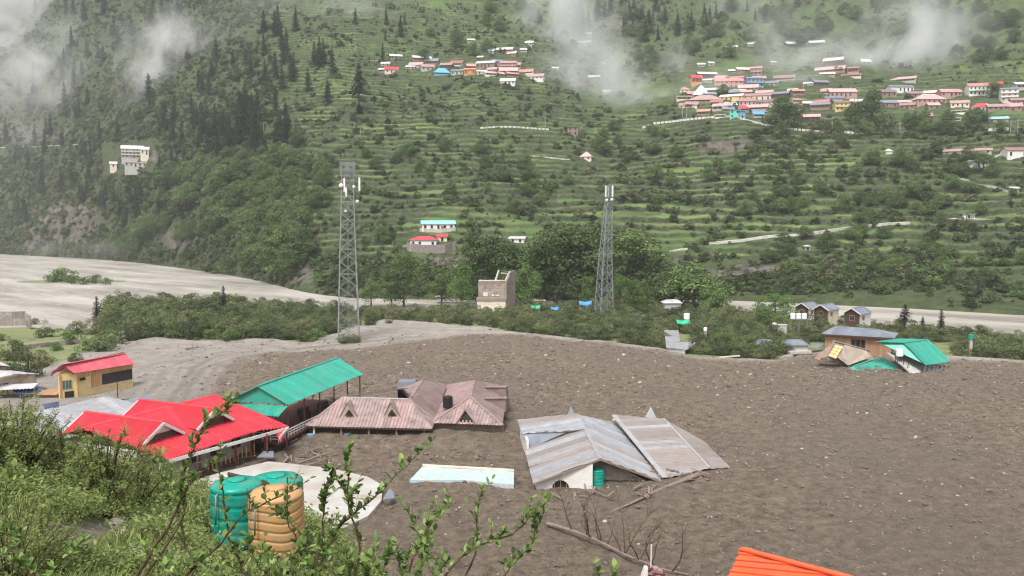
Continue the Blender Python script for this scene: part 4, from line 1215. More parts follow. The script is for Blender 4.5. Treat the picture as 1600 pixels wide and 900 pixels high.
for k in range(2):
    p_ = a0.lerp(a1, .05 + .05 * k) - pn * .3
    lone(MB().abox(p_.x - .15, p_.y - .15, 2.6, p_.x + .15, p_.y + .15, 3.0), 'lantern', 'black_plastic', (p_.x, p_.y, 2.6), ['black lamp on the wall corner of the pink-roofed house', 'second black lamp along the wall of the pink-roofed house'][k], 'lamp')
p_ = G(184, 622, 0)
sl_ = thing('street_lamp', p_, 'thin dark lamp post in front of the pink-roofed house', 'street lamp')
MB().tube([p_, p_ + Vector((0, 0, 2.4))], .06, 6).build('pole', 'black_plastic', sl_)
MB().tube([p_ + Vector((0, 0, 2.4)), p_ + Vector((-.2, 0, 2.6)), p_ + Vector((-.7, 0, 2.55))], .05, 6).build('arm', 'black_plastic', sl_)
# fallen boards beside the house
p_ = G(84, 622, 0)
t = thing('wooden_deck', p_, 'small pinkish timber deck wreck left of the pink-roofed house', 'deck')
for k in range(7):
    q_ = p_ + Vector((-1.6 + k * .45, 0, .9))
    MB().box(q_, Vector((.19, 0, 0)), Vector((0, 1.4, .12)), Vector((0, 0, .04))).build('plank', 'plank', t)
for dx, dy in ((-1.5, -1), (1.1, -1), (-1.5, 1), (1.1, 1)):
    MB().beam(p_ + Vector((dx, dy, -.3)), p_ + Vector((dx, dy, .9)), .12).build('leg', 'brown_wall', t)

# ---------------------------------------------------------------- big grey tin roof behind the red roof
q0, q1, q2 = G(46, 646, 2.7), G(165, 619.5, 3.4), G(224, 633, 2.9)
q3 = on_plane(150, 700, q0, q1, q2); q4 = on_plane(70, 712, q0, q1, q2)
tr_ = thing('grey_tin_roof_building', Vector(((q0.x + q3.x) / 2, (q0.y + q3.y) / 2, 0)), 'low building with wide pale grey tin roof behind the red roof', 'building')
roof_face(tr_, [q0, q1, q2, q3, q4], (q1 - q0), 'white_sheet', 1.1, .3, mats=['tin_sheet'])
qb = q1 + Vector((2, 3, -.9)); qb2 = q0 + Vector((-2.4, 3, -1.2))
roof_face(tr_, [q0, q1, qb, qb2], (q1 - q0), 'tin_sheet', 1.1, .3)
wall_panel(tr_, q0 + Vector((.3, -.4, 0)), q1 + Vector((0, -.6, 0)), -.5, 2.5, 'concrete')
wall_panel(tr_, q1 + Vector((0, -.8, 0)), q2 + Vector((-.4, -.2, 0)), -.5, 2.6, 'concrete')
r_ = [G(196, 626, 1.7), G(233, 617, 1.8), G(238, 624, 1.6), G(215, 640, 1.4)]
t = thing('slate_lean_to', r_[0], 'small dark grey lean-to roof between the tin roof and the silt', 'shed')
roof_face(t, [r_[0], r_[1], r_[3]], r_[1] - r_[0], 'slate_sheet', .9, .3)
roof_face(t, [r_[1], r_[2], r_[3]], r_[1] - r_[0], 'slate_sheet', .9, .3)
wall_panel(t, r_[0] + Vector((.2, -.2, 0)), r_[1] + Vector((-.2, -.2, 0)), -.4, 1.6, 'concrete')
# shacks at the left edge
def shack(front_l, apex, front_r, z, dep, mat, label, wall='cream', name='shack', zb=-.5):
    a_, p_, b_ = G(*front_l, z), G(*apex, z + 1.0), G(*front_r, z)
    p_ = Vector(((a_.x + b_.x) / 2 if abs(p_.x - (a_.x + b_.x) / 2) > 3 else p_.x, (a_.y + b_.y) / 2, z + 1.0))
    d_ = (b_ - a_).normalized(); n_ = Vector((-d_.y, d_.x, 0)) * dep
    t = thing(name, Vector((p_.x, p_.y, 0)), label, 'shack')
    roof_face(t, [a_, p_, p_ + n_, a_ + n_], n_, mat, .9, .3)
    roof_face(t, [p_, b_, b_ + n_, p_ + n_], n_, mat, .9, .3)
    capping(t, p_, p_ + n_, mat, .3, .06)
    i1, i2 = a_ + d_ * .35 + n_ * .05, b_ - d_ * .35 + n_ * .05
    wall_panel(t, i1, i2, zb, z, wall, .15)
    wall_panel(t, i1 + n_ * .9, i1, zb, z, wall, .15)
    wall_panel(t, i2, i2 + n_ * .9, zb, z, wall, .15)
    MB().slab([i1 + Vector((0, 0, 0)), i2, p_ + n_ * .05 - Vector((0, 0, .12))], n_.normalized() * .12).build('gable_wall', wall, t)
    window_on(t, i1, i2, .35, .6, z - 1.5, z - .5, 'brown_wall')
    return t
shack((-60, 606), (30, 582), (62, 585), 2.6, 7, 'white_sheet', 'grey tin shack with pale gable at the far left edge', 'cream')
shack((-70, 582), (-20, 567), (16, 573), 3.2, 5, 'white_sheet', 'brown shack roof cut by the left edge behind the grey shack', 'brown_wall')
a_, b_, c_, d_ = G(-40, 603, 2.0), G(60, 599, 2.0), G(52, 607, 1.7), G(-40, 612, 1.7)
t = thing('veranda_roof', Vector((a_.x + 3, a_.y, 0)), 'pale veranda roof strip in front of the left shacks', 'roof')
roof_face(t, [a_, b_, c_], b_ - a_, 'white_sheet', 1, .3); roof_face(t, [a_, c_, d_], b_ - a_, 'white_sheet', 1, .3)
for p_ in (c_, d_, a_.lerp(b_, .5)): MB().beam(Vector((p_.x, p_.y + .2, -.5)), Vector((p_.x, p_.y + .2, p_.z)), .1).build('post', 'brown_wall', t)
a_, b_, c_, d_ = G(16, 607, 1.5), G(62, 604, 1.5), G(64, 612, 1.0), G(28, 617, 1.0)
t = thing('solar_panel', Vector((c_.x, c_.y, 0)), 'tilted dark blue solar panel below the pale veranda roof', 'solar panel')
MB().slab([a_, b_, c_, d_], (0, 0, .06)).build('panel', 'solar', t)
for f_ in (.1, .5, .9):
    p_ = d_.lerp(c_, f_); MB().beam(Vector((p_.x, p_.y, -.6)), p_, .08).build('leg', 'galv', t)
    p_ = a_.lerp(b_, f_); MB().beam(Vector((p_.x, p_.y, -.6)), p_, .08).build('leg', 'galv', t)
a_, b_, c_, d_ = G(66, 632, 1.0), G(92, 628, 1.0), G(92, 634, .7), G(70, 639, .7)
t = thing('solar_panel', Vector((c_.x, c_.y, 0)), 'small blue-black panel lying left of the grey tin roof', 'solar panel')
MB().slab([a_, b_, c_, d_], (0, 0, .06)).build('panel', 'solar', t)
for f_ in (.1, .9):
    p_ = d_.lerp(c_, f_); MB().beam(Vector((p_.x, p_.y, -.6)), p_, .08).build('leg', 'galv', t)
# grey masonry compound wall far left and field wall
def masonry_wall(pts, z0, z1, label, mat='concrete', t_=.4):
    w = thing('masonry_wall', Vector((pts[0].x, pts[0].y, 0)), label, 'wall')
    for a_, b_ in zip(pts[:-1], pts[1:]):
        L = (b_ - a_).length; n = max(1, int(L / 2.2)); d = (b_ - a_).normalized(); nn = Vector((-d.y, d.x, 0)) * t_ * .5
        for r_ in range(2):
            for k in range(n):
                p, q = a_ + d * (L / n * k + .03), a_ + d * (L / n * (k + 1) - .03)
                za, zb_ = z0 + (z1 - z0) * r_ / 2 + (.02 if r_ else 0), z0 + (z1 - z0) * (r_ + 1) / 2
                pr = nn * (1 + rnd.uniform(-.06, .06))
                MB().hexa([p - pr + Vector((0, 0, za)), q - pr + Vector((0, 0, za)), q + pr + Vector((0, 0, za)), p + pr + Vector((0, 0, za)), p - pr + Vector((0, 0, zb_)), q - pr + Vector((0, 0, zb_)), q + pr + Vector((0, 0, zb_)), p + pr + Vector((0, 0, zb_))]).build('stone_block', mat, w)
    return w
gx = lambda x, y: Vector((G(x, y).x, G(x, y).y, 0))
masonry_wall([gx(-60, 507), gx(0, 507), gx(40, 506)], -.4, 3.3, 'grey block compound wall at the left edge before the river', 'stone')
masonry_wall([gx(40, 506), gx(48, 512)], -.4, 3.0, 'short return of the grey compound wall beside the bushes', 'stone')
masonry_wall([gx(30, 545), gx(80, 539), gx(126, 535)], -.3, .7, 'low field wall with pale coping in the left meadow', 'stone')
# ---------------------------------------------------------------- collapsed buildings on the right edge of the flow
e1_, e2_ = G(1284, 522, 3.6), G(1397, 529, 3.6); t1_, t2_ = G(1307, 510, 4.6), G(1365, 514, 4.6)
hb = thing('hip_roofed_lodge', Vector(((e1_.x + e2_.x) / 2, e1_.y, 0)), 'orange timber lodge with blue-grey hipped roof standing behind the wrecked houses', 'house')
hd = (e2_ - e1_); hdn = hd.normalized(); hn = Vector((-hdn.y, hdn.x, 0))
hl, hr = e1_ + hn * 9, e2_ + hn * 9
roof_face(hb, [e1_, e2_, t2_, t1_], hd, 'slate_sheet', .9, .3)
roof_face(hb, [e1_, t1_, hl], hn, 'slate_sheet', .9, .3)
roof_face(hb, [e2_, t2_, hr], hn, 'slate_sheet', .9, .3)
roof_face(hb, [hl, hr, t2_, t1_], hd, 'slate_sheet', .9, .3)
for a_, b_ in ((t1_, t2_), (t1_, e1_), (t2_, e2_)): capping(hb, a_, b_, 'slate_sheet', .3, .06)
MB().beam(e1_ - Vector((0, 0, .12)), e2_ - Vector((0, 0, .12)), .1, .25).build('fascia', 'dark_wood', hb)
wa, wb_ = e1_ + hn * .9 + hdn * .5, e2_ + hn * .9 - hdn * .5
wall_panel(hb, wa, wb_, -.6, 3.6, 'orange_wood', .15)
wall_panel(hb, wa + hn * 7, wa, -.6, 3.6, 'orange_wood', .15)
wall_panel(hb, wb_, wb_ + hn * 7, -.6, 3.6, 'orange_wood', .15)
planks_on(hb, wa, wb_, 0, .36, -.3, 3.3, 'orange_wood', 8)
planks_on(hb, wa, wb_, .66, 1, -.3, 3.3, 'orange_wood', 8)
window_on(hb, wa, wb_, .40, .62, .3, 2.9, 'orange_wood', 'dark', 2)
window_on(hb, wa, wb_, .1, .2, 1.0, 2.5, 'orange_wood', 'dark', 1)
for s in (.02, .37, .64, .98): face_box(wa, wb_, s - .012, s + .012, -.3, 3.4, .16, .16).build('post', 'orange_wood', hb)

# tan building tipped on its side
yy = 152.0
P_ = lambda x, y, d=yy: D(x, y, d)
tb = thing('tipped_house', Vector((P_(1330, 555).x, yy, 0)), 'tan house tipped on its side with a yellow gridded window panel', 'house')
tl, trr, br_, bl_ = P_(1303, 533.5, 153), P_(1358, 548, 158), P_(1362, 560, 155), P_(1325, 572, 150)
bl2 = P_(1293, 557, 149)
MB().slab([tl, trr, P_(1365, 560, 156), bl_ + Vector((0, 0, -.6)), bl2 + Vector((0, 0, .1))], Vector((.3, 1.6, -.2))).build('wall', 'brown_wall', tb)
MB().slab([tl + Vector((.1, -.06, -.05)), bl2 + Vector((0, -.06, 0)), P_(1274, 561, 149), P_(1274.5, 558, 149.5)], Vector((0, .15, .05))).build('side_wall', 'brown_wall', tb)
MB().slab([P_(1320, 538.5, 152.8), P_(1354, 548, 155), P_(1361, 558, 153), P_(1325, 571, 149), P_(1308, 558, 149)], Vector((0, .12, 0))).build('floor_panel', 'tan_panel', tb)
wc = [P_(1306, 538, 151), P_(1317.5, 541.5, 151), P_(1306.5, 561, 148), P_(1294, 556, 148)]
for i in range(2):
    for j in range(4):
        def bl4(u, v): return wc[0].lerp(wc[1], u).lerp(wc[3].lerp(wc[2], u), v)
        q = [bl4(i / 2 + .04, j / 4 + .03), bl4((i + 1) / 2 - .04, j / 4 + .03), bl4((i + 1) / 2 - .04, (j + 1) / 4 - .03), bl4(i / 2 + .04, (j + 1) / 4 - .03)]
        MB().slab(q, Vector((0, .06, 0))).build('pane', 'yellow_wall', tb)
MB().slab([w + Vector((0, .07, 0)) for w in wc], Vector((0, .05, 0))).build('window_frame', 'plank', tb)
MB().beam(tl + Vector((0, 0, .1)), trr + Vector((0, 0, .1)), .5, .12).build('roof_edge', 'white_sheet', tb)
# low green roof pressed into the rubble
a_, b_, c_, d_ = P_(1316, 582, 146), P_(1382, 556, 152), P_(1405, 574.5, 147), P_(1366, 584.5, 143.5)
lg = thing('sunken_green_roof', Vector((c_.x, c_.y, 0)), 'low turquoise roof sunk into the rubble before the tipped house', 'roof')
m1 = P_(1334, 572, 149)
roof_face(lg, [m1, b_, c_, d_], (b_ - m1), 'green_sheet', .9, .28)
roof_face(lg, [m1, d_, P_(1345, 584, 144)], (b_ - m1), 'green_sheet', .9, .28)
MB().slab([m1, P_(1314, 582, 146.5), P_(1327, 578, 147), P_(1346, 584, 144.5)], Vector((0, .1, .04))).build('broken_edge', 'green_sheet', lg)
capping(lg, m1, b_, 'green_sheet', .3, .07)
MB().slab([P_(1385, 584, 145), P_(1412, 574, 147), P_(1420, 583, 145), P_(1419, 589, 144)], Vector((0, .1, .05))).build('board', 'orange_wood', lg)
# leaning house with the big green roof
rA, rB = P_(1412, 536, 146), P_(1450, 531, 152)
rC, rD = P_(1486, 565, 148.5), P_(1446, 571, 142.5)
lh = thing('leaning_house', Vector((rD.x, rD.y, 0)), 'leaning house with big turquoise green roof and tilted veranda floor', 'house')
roof_face(lh, [rA, rB, rC, rD], (rB - rA), 'green_sheet', .95, .28)
lA, lB = P_(1367, 534.5, 148), P_(1404, 529.5, 153.5)
roof_face(lh, [rA, rB, lB, lA], (rB - rA), 'green_sheet', .95, .28)
capping(lh, rA, rB, 'green_sheet', .4, .09)
gi_ = (rB - rA).normalized() * .5
MB().slab([rA + gi_, rD + gi_ + Vector((-.2, 0, .1)), P_(1424, 560, 146) + gi_, P_(1388, 545, 148) + gi_, lA + gi_ * 1.5], gi_ * .2).build('gable_cladding', 'green_sheet', lh)
fl = [P_(1386, 552, 147.5), P_(1421, 583, 142.5), P_(1443, 588, 143), P_(1475, 583, 147), P_(1446, 560, 152)]
MB().slab(fl, (0, 0, .25)).build('floor', 'concrete', lh)
MB().beam(fl[1] + Vector((0, -.1, .1)), fl[2] + Vector((0, -.1, .1)), .2, .7).build('floor_edge', 'white_paint', lh)
MB().beam(fl[2] + Vector((0, -.1, .1)), fl[3] + Vector((0, -.1, .1)), .2, .5).build('floor_edge', 'concrete', lh)
for (f0, f1_, r0, r1_) in ((fl[2], fl[3], rD, rC),):
    for k in range(6):
        f_ = k / 5
        b_ = f0.lerp(f1_, f_); t_ = r0.lerp(r1_, .04 + f_ * .88) + Vector((-.1, .2, -.1))
        MB().beam(b_, t_, .1).build('post', 'galv', lh)
    MB().slab([f0 + Vector((0, .05, .3)), f1_ + Vector((0, .05, .3)), f1_.lerp(r1_, .5) + Vector((-.2, .1, 0)), f0.lerp(r0, .5) + Vector((-.05, .1, 0))], Vector((-.03, .08, 0))).build('railing_panel', 'galv', lh)
for k in range(5):
    f_ = .15 + k * .18
    b_ = fl[0].lerp(fl[1], f_) + Vector((.3, .4, .2)); 
    MB().beam(b_, b_ + Vector((.35, 0, 1.4)), .08).build('rail_post', 'black_plastic', lh)
MB().beam(fl[0].lerp(fl[1], .15) + Vector((.65, .4, 1.6)), fl[0].lerp(fl[1], .87) + Vector((.65, .4, 1.6)), .07).build('rail', 'black_plastic', lh)
wt = P_(1405.5, 556.5, 145)
t = water_tank('water_tank', wt, .62, 1.35, 'white_tank', 'white water tank on a black stand under the leaning green roof', ribs=3, n=16, lid='white_tank')
for dx, dy in ((-.5, -.4), (.5, -.4), (-.5, .4), (.5, .4)):
    MB().beam(wt + Vector((dx, dy, 0)), wt + Vector((dx, dy, -1.0)), .08).build('stand_leg', 'black_plastic', t)
# rubble and boards around the wrecks
def debris(name, px, py, z, size, mat, label, cat, rot, tilt=.2):
    c_ = G(px, py, z)
    ux = Vector((math.cos(rot), math.sin(rot), tilt)) * size[0] * .5
    uy = Vector((-math.sin(rot), math.cos(rot), 0)) * size[1] * .5
    uz = ux.cross(uy).normalized() * size[2] * .5
    return lone(MB().box(c_, ux, uy, uz), name, mat, c_, label, cat)
debris('concrete_slab', 1248, 550, .5, (4.5, 2.2, .5), 'concrete', 'broken pale concrete slab at the bush edge left of the tipped house', 'slab', .1, .02)
debris('concrete_slab', 1226, 558, .2, (3, 1.5, .5), 'stone', 'grey concrete piece lying in rubble under the last bushes', 'slab', .3, .1)
debris('sheet_metal', 1278, 541, .8, (3.2, 2.2, .08), 'slate_sheet', 'bent grey metal sheet behind the tipped house', 'metal sheet', .4, .15)
debris('timber', 1300, 568, .3, (3.2, .3, .25), 'cream', 'pale timber lying below the brown side of the tipped house', 'timber', -.5, .1)
debris('timber', 1282, 560, .3, (2.4, .3, .25), 'plank', 'brown timber sticking out left of the tipped house', 'timber', .9, .2)
debris('timber', 1140, 557, .3, (4.2, .25, .2), 'cream', 'pale drifted beam at the foot of the bushes', 'timber', .15, .05)

# ---------------------------------------------------------------- cottages by the river
def cottage(cx, yroof, d, w, label, wall='cream'):
    x = (cx - 800) / FPX * d
    ze = 26 - (yroof - 350) / FPX * d
    dep, yaw = w * 1.5, R(-46)
    X_, Y_ = Vector((math.cos(yaw), math.sin(yaw), 0)), Vector((-math.sin(yaw), math.cos(yaw), 0))
    o_ = Vector((x, d, 0)); up = Vector((0, 0, 1))
    t = thing('river_cottage', o_, label, 'cottage', 'cottages beside the river')
    a_, b_ = o_ - X_ * w / 2 + up * ze, o_ + X_ * w / 2 + up * ze
    p_ = o_ + up * (ze + w * .3)
    roof_face(t, [p_, b_, b_ + Y_ * dep, p_ + Y_ * dep], Y_, 'slate_sheet', .9, .3)
    roof_face(t, [p_, a_, a_ + Y_ * dep, p_ + Y_ * dep], Y_, 'slate_sheet', .9, .3)
    capping(t, p_, p_ + Y_ * dep, 'slate_sheet', .3, .06)
    i0, i1 = o_ - X_ * w * .42 + Y_ * .5, o_ + X_ * w * .42 + Y_ * .5
    wall_panel(t, i0, i1, -1, ze, 'dark_wood', .15)
    MB().slab([i0 + up * ze, i1 + up * ze, o_ + Y_ * .5 + up * (ze + w * .25)], Y_ * .15).build('gable_wall', 'dark_wood', t)
    wall_panel(t, i1, i1 + Y_ * (dep - .8), -1, ze, wall, .15)
    wall_panel(t, i0 + Y_ * (dep - .8), i0, -1, ze, wall, .15)
    window_on(t, i1, i1 + Y_ * (dep - .8), .2, .4, ze - 1.6, ze - .5, 'plank')
    window_on(t, i0, i1, .35, .65, ze - 1.8, ze - .4, 'plank')
    MB().beam(a_, p_, .1, .2).build('bargeboard', 'white_paint', t)
    MB().beam(b_, p_, .1, .2).build('bargeboard', 'white_paint', t)
    return t
cottage(1254, 482, 222, 4.6, 'slate-roofed cottage by the river, leftmost of three beside the bright round tree', 'white_paint')
cottage(1284, 485, 214, 4.6, 'slate-roofed cottage by the river, middle one of the three', 'cream')
cottage(1333, 491, 207, 4.8, 'slate-roofed cottage by the river, rightmost of three and standing apart', 'white_paint')
# three white tanks on a stand
bs = G(1247, 527, 0)
st = thing('tank_stand', bs, 'metal stand carrying three white tanks in the bushes', 'stand')
for i in range(3):
    for dy in (-.5, .5):
        p_ = bs + Vector((-1.9 + i * 1.9, dy, 0)); MB().beam(p_ - Vector((0, 0, .5)), p_ + Vector((0, 0, 4.2)), .12).build('leg', 'galv', st)
MB().box(bs + Vector((0, 0, 4.25)), Vector((2.1, 0, 0)), Vector((0, .75, 0)), Vector((0, 0, .06))).build('platform', 'galv', st)
for i in range(3):
    water_tank('water_tank', bs + Vector((-1.32 + i * 1.32, 0, 4.32)), .58, 1.25, 'white_tank', 'white water tank on the metal stand, %s of the three' % ['leftmost', 'middle', 'rightmost'][i], ribs=3, n=16, group='white tanks on the stand', lid='white_tank')
def tank_at(px, py, r, h, mat, label, z, ribs=3): 
    c_ = G(px, py, z); t = water_tank('water_tank', c_, r, h, mat, label, ribs=ribs, n=16, lid=mat)
    MB().beam(c_, Vector((c_.x, c_.y, -.5)), .5, .5).build('stand', 'concrete', t)
tank_at(1073, 499, .75, 1.5, 'white_tank', 'white water tank above the green tarpaulin in the thicket', 2.6)
tank_at(1210, 512, .5, 1.1, 'white_tank', 'small white water tank beside the grey pillar', 2.6)
tank_at(1517, 530, .5, 1.0, 'green_tank', 'small green drum on a pole in the right bushes', 3.0)
tank_at(1102, 517, .4, .8, 'white_tank', 'little white drum in the thicket right of the green tarpaulin', 2.2)
def pillar(px, py, w, h, mat, label, name='pillar'):
    c_ = G(px, py, 0); c_.z = 0
    t = lone(MB().abox(c_.x - w / 2, c_.y, -.5, c_.x + w / 2, c_.y + w * .6, h).abox(c_.x - w * .6, c_.y - .1, h, c_.x + w * .6, c_.y + w * .6 + .1, h + .2), name, mat, c_, label, 'pillar')
pillar(1222, 534, 1.9, 3.6, 'concrete', 'grey concrete pillar left of the white tank stand')
def low_roof(px, py, w, d, z, mat, label, rise=.9):
    c_ = G(px, py, z)
    t = thing('low_roof', Vector((c_.x, c_.y, 0)), label, 'roof')
    a_, b_ = c_ + Vector((-w / 2, 0, 0)), c_ + Vector((w / 2, 0, 0)); m_ = Vector((0, d / 2, rise))
    roof_face(t, [a_, b_, b_ + m_ + Vector((-w * .22, 0, 0)), a_ + m_ + Vector((w * .22, 0, 0))], Vector((1, 0, 0)), mat, .9, .3)
    roof_face(t, [b_, b_ + Vector((0, d, 0)), b_ + m_ + Vector((-w * .22, 0, 0))], Vector((0, 1, 0)), mat, .9, .3)
    roof_face(t, [a_, a_ + Vector((0, d, 0)), a_ + m_ + Vector((w * .22, 0, 0))], Vector((0, 1, 0)), mat, .9, .3)
    MB().abox(a_.x + .4, c_.y + .4, -.5, b_.x - .4, c_.y + d - .4, z).build('wall', 'concrete', t)
low_roof(1247, 540, 5, 5, 1.7, 'slate_sheet', 'low slate roof in the bushes left of the timber lodge')
low_roof(1203, 540, 3.8, 5, 1.5, 'slate_sheet', 'low slate roof half hidden behind the last thicket bush')
low_roof(1052, 474, 5.5, 5, 3.2, 'white_sheet', 'whitish hut roof under the round tree by the far bank')
low_roof(700, 464, 9, 4, 1.0, 'concrete', 'low pale concrete roof left of the ruined stone building', .3)
low_roof(843, 470, 4, 3, 2.2, 'concrete', 'small pale flat roof right of the ruined stone building', .2)
# light metal sheets at the edge of the flow
c_ = [G(1038, 516, 1.4), G(1060, 516, 1.6), G(1063, 534, 1.3), G(1090, 535, 1.4), G(1072, 547, .9), G(1041, 543, .9)]
ms = thing('metal_roof', Vector((c_[5].x, c_[5].y, 0)), 'pale blue-grey L-shaped metal roof half buried at the edge of the flow', 'roof')
roof_face(ms, [c_[0], c_[1], c_[2], G(1040, 534, 1.2)], Vector((1, 0, 0)), 'tin_sheet', .9, .3)
roof_face(ms, [G(1040, 534, 1.1), c_[3], c_[4], c_[5]], Vector((1, 0, 0)), 'tin_sheet', .9, .3)
wall_panel(ms, c_[5] + Vector((.2, .3, 0)), c_[4] + Vector((-.2, .3, 0)), -.6, .8, 'concrete')
def tarp(px, py, w, h, z, mat, label, name='tarpaulin', tent=False):
    c_ = G(px, py, z); c_.z = z
    n_ = 7
    t = thing(name, Vector((c_.x, c_.y, 0)), label, 'tarpaulin')
    if tent:
        MB().slab([c_ + Vector((-w / 2, 0, 0)), c_ + Vector((w / 2, .6, 0)), c_ + Vector((-w * .25, 1.8, h))], (0, .05, .05)).build('sheet', mat, t)
        MB().slab([c_ + Vector((-w / 2, 0, 0)), c_ + Vector((-w / 2, 3.4, 0)), c_ + Vector((-w * .25, 1.8, h))], (0, .05, .05)).build('sheet', mat, t)
    else:
        vs, fs = [], []
        for j in range(n_):
            for i in range(n_):
                u, v = i / (n_ - 1), j / (n_ - 1)
                vs.append(c_ + Vector(((u - .5) * w, v * 2.4, h * (1 - (2 * v - 1) ** 2 * .8) - .25 * math.sin(math.pi * u) * (1 - v) + .1 * math.sin(7 * u + 3 * v))))
        for j in range(n_ - 1):
            for i in range(n_ - 1):
                a = j * n_ + i; fs.append((a, a + 1, a + n_ + 1, a + n_))
        mb = MB().add(vs, fs); 
        o_ = mb.build('sheet', mat, t, True)
        sm = o_.modifiers.new('thick', 'SOLIDIFY'); sm.thickness = .04
    for dx in (-w * .45, w * .45):
        for dy in (.2, 2.2):
            MB().beam(c_ + Vector((dx, dy, .1)), Vector((c_.x + dx, c_.y + dy, -.5)), .09).build('pole', 'plank', t)
tarp(915, 478, 3.6, 1.3, 2.4, 'blue_tarp', 'bright blue tarpaulin left of the second tower foot')
tarp(867, 484, 2.0, .7, 2.0, 'blue_tarp', 'small blue tarpaulin in the bushes beside the green one')
tarp(837, 482, 2.6, .8, 2.2, 'green_tarp', 'green tarpaulin in the bushes right of the ruin')
tarp(1068, 507, 3.2, 1.0, 1.8, 'green_tarp', 'dark green tarpaulin under the white tank')
tarp(965, 470, 4.6, 1.5, 2.9, 'red_tarp', 'coral red pointed tent roof right of the second tower', 'tent_roof', True)
# ruined stone building
rc = G(773, 486, 0)
ru = thing('stone_ruin', rc, 'roofless ruined stone building with broken side wall among the trees', 'ruin')
sc_ = rc.y / FPX
def RP(px, z): return Vector((rc.x + (px - 773) * sc_, rc.y, z))
zz = lambda py: 26 - (py - 350) * sc_
def course(x0, x1, z0, z1, depth, y0, mat, name='stone_block', bw=1.5, bh=.75):
    nz = max(1, round((z1 - z0) / bh)); 
    for r_ in range(nz):
        n_ = max(1, round((x1 - x0) / bw)); off = .5 if r_ % 2 else 0
        xs = [x0] + [x0 + (x1 - x0) * (k + off) / n_ for k in range(n_) if 0 < k + off] + [x1]
        for xa, xb in zip(xs[:-1], xs[1:]):
            if xb - xa < .15: continue
            j = rnd.uniform(-.05, .05)
            MB().abox(xa + .02, y0 + j, z0 + (z1 - z0) * r_ / nz + .02, xb - .02, y0 + depth, z0 + (z1 - z0) * (r_ + 1) / nz - .01).build(name, mat, ru)
y0 = rc.y
course(RP(745, 0).x, RP(790, 0).x, -.5, zz(470), 5, y0, 'cream', bw=2.2, bh=1.2)
MB().abox(RP(744, 0).x, y0 - .3, zz(470), RP(791, 0).x, y0 + 5, zz(466.5)).build('ledge', 'old_brick', ru)
course(RP(747, 0).x, RP(789, 0).x, zz(466.5) + .01, zz(439.5), .9, y0 + .6, 'old_brick')
for x_ in (755, 768, 774):
    MB().abox(RP(x_, 0).x, y0 + .5, zz(463), RP(x_ + 4 + x_ % 4, 0).x, y0 + .58, zz(457 + x_ % 5)).build('plaster_patch', 'cream', ru)
MB().abox(RP(747.5, 0).x, y0 + .5, zz(439.5) + .01, RP(789, 0).x, y0 + 1.6, zz(438)).build('wall_cap', 'cream', ru)
sw = [Vector((RP(789, 0).x, y0 + .5, -.5)), Vector((RP(803, 0).x, y0 + 6, -.5)), Vector((RP(803, 0).x, y0 + 6, zz(424))), Vector((RP(797, 0).x, y0 + 4, zz(425))), Vector((RP(789, 0).x, y0 + .5, zz(440)))]
MB().slab(sw, Vector((.5, -.3, 0))).build('side_wall', 'old_brick', ru)
for a_, b_ in (((774, 440), (779.5, 423)), ((789.5, 440), (797, 425)), ((783, 427), (796, 428.5))):
    MB().beam(RP(a_[0], zz(a_[1])) + Vector((0, 1.4, 0)), RP(b_[0], zz(b_[1])) + Vector((0, 3.0, 0)), .45).build('rafter', 'concrete', ru)
course(RP(748, 0).x, RP(789, 0).x, 0, zz(445), .8, y0 + 7, 'old_brick')

# ---------------------------------------------------------------- lattice towers
def tower(c, hgt, wb, wt, yaw, lean, label, npan):
    t = thing('telecom_tower', c, label, 'tower')
    def corner(k, f):
        w = (wb + (wt - wb) * min(1, f * 1.15)) * .5
        a = yaw + math.pi / 4 + k * math.pi / 2
        return c + Vector((w * 1.414 * math.cos(a) + lean * f * f, w * 1.414 * math.sin(a), hgt * f))
    for k in range(4):
        MB().tube([corner(k, f) for f in (-.02, .25, .5, .75, 1)], [.13, .12, .11, .1, .09], 6).build('leg', 'galv', t)
    fs = [1 - (1 - i / npan) ** 1.15 for i in range(npan + 1)]
    for i in range(npan):
        for k in range(4):
            a0_, a1_, b0__, b1__ = corner(k, fs[i]), corner(k + 1, fs[i]), corner(k, fs[i + 1]), corner(k + 1, fs[i + 1])
            MB().beam(a0_, b1__, .085, .085).build('brace', 'galv', t)
            MB().beam(a1_, b0__, .085, .085).build('brace', 'galv', t)
            if i % 2 == 0 or i > npan - 4: MB().beam(b0__, b1__, .1).build('crossbar', 'galv', t)
    # ladder
    l0, l1 = corner(0, 0).lerp(corner(1, 0), .45), corner(0, 1).lerp(corner(1, 1), .45)
    lad = MB().beam(l0, l1, .06)
    lad.beam(l0.lerp(corner(1, 0), .12), l1.lerp(corner(1, 1), .2), .06)
    for i in range(60):
        f = i / 60
        lad.beam(l0.lerp(l1, f), l0.lerp(corner(1, 0), .12).lerp(l1.lerp(corner(1, 1), .2), f), .04)
    lad.build('ladder', 'galv', t)
    return t, corner
tc = G(545, 530, 0)
t1, cr = tower(tc, 39.6, 4.7, 2.5, R(13), .3, 'tall grey lattice telecom tower nearest the camera with cage top', 15)
cage = MB()
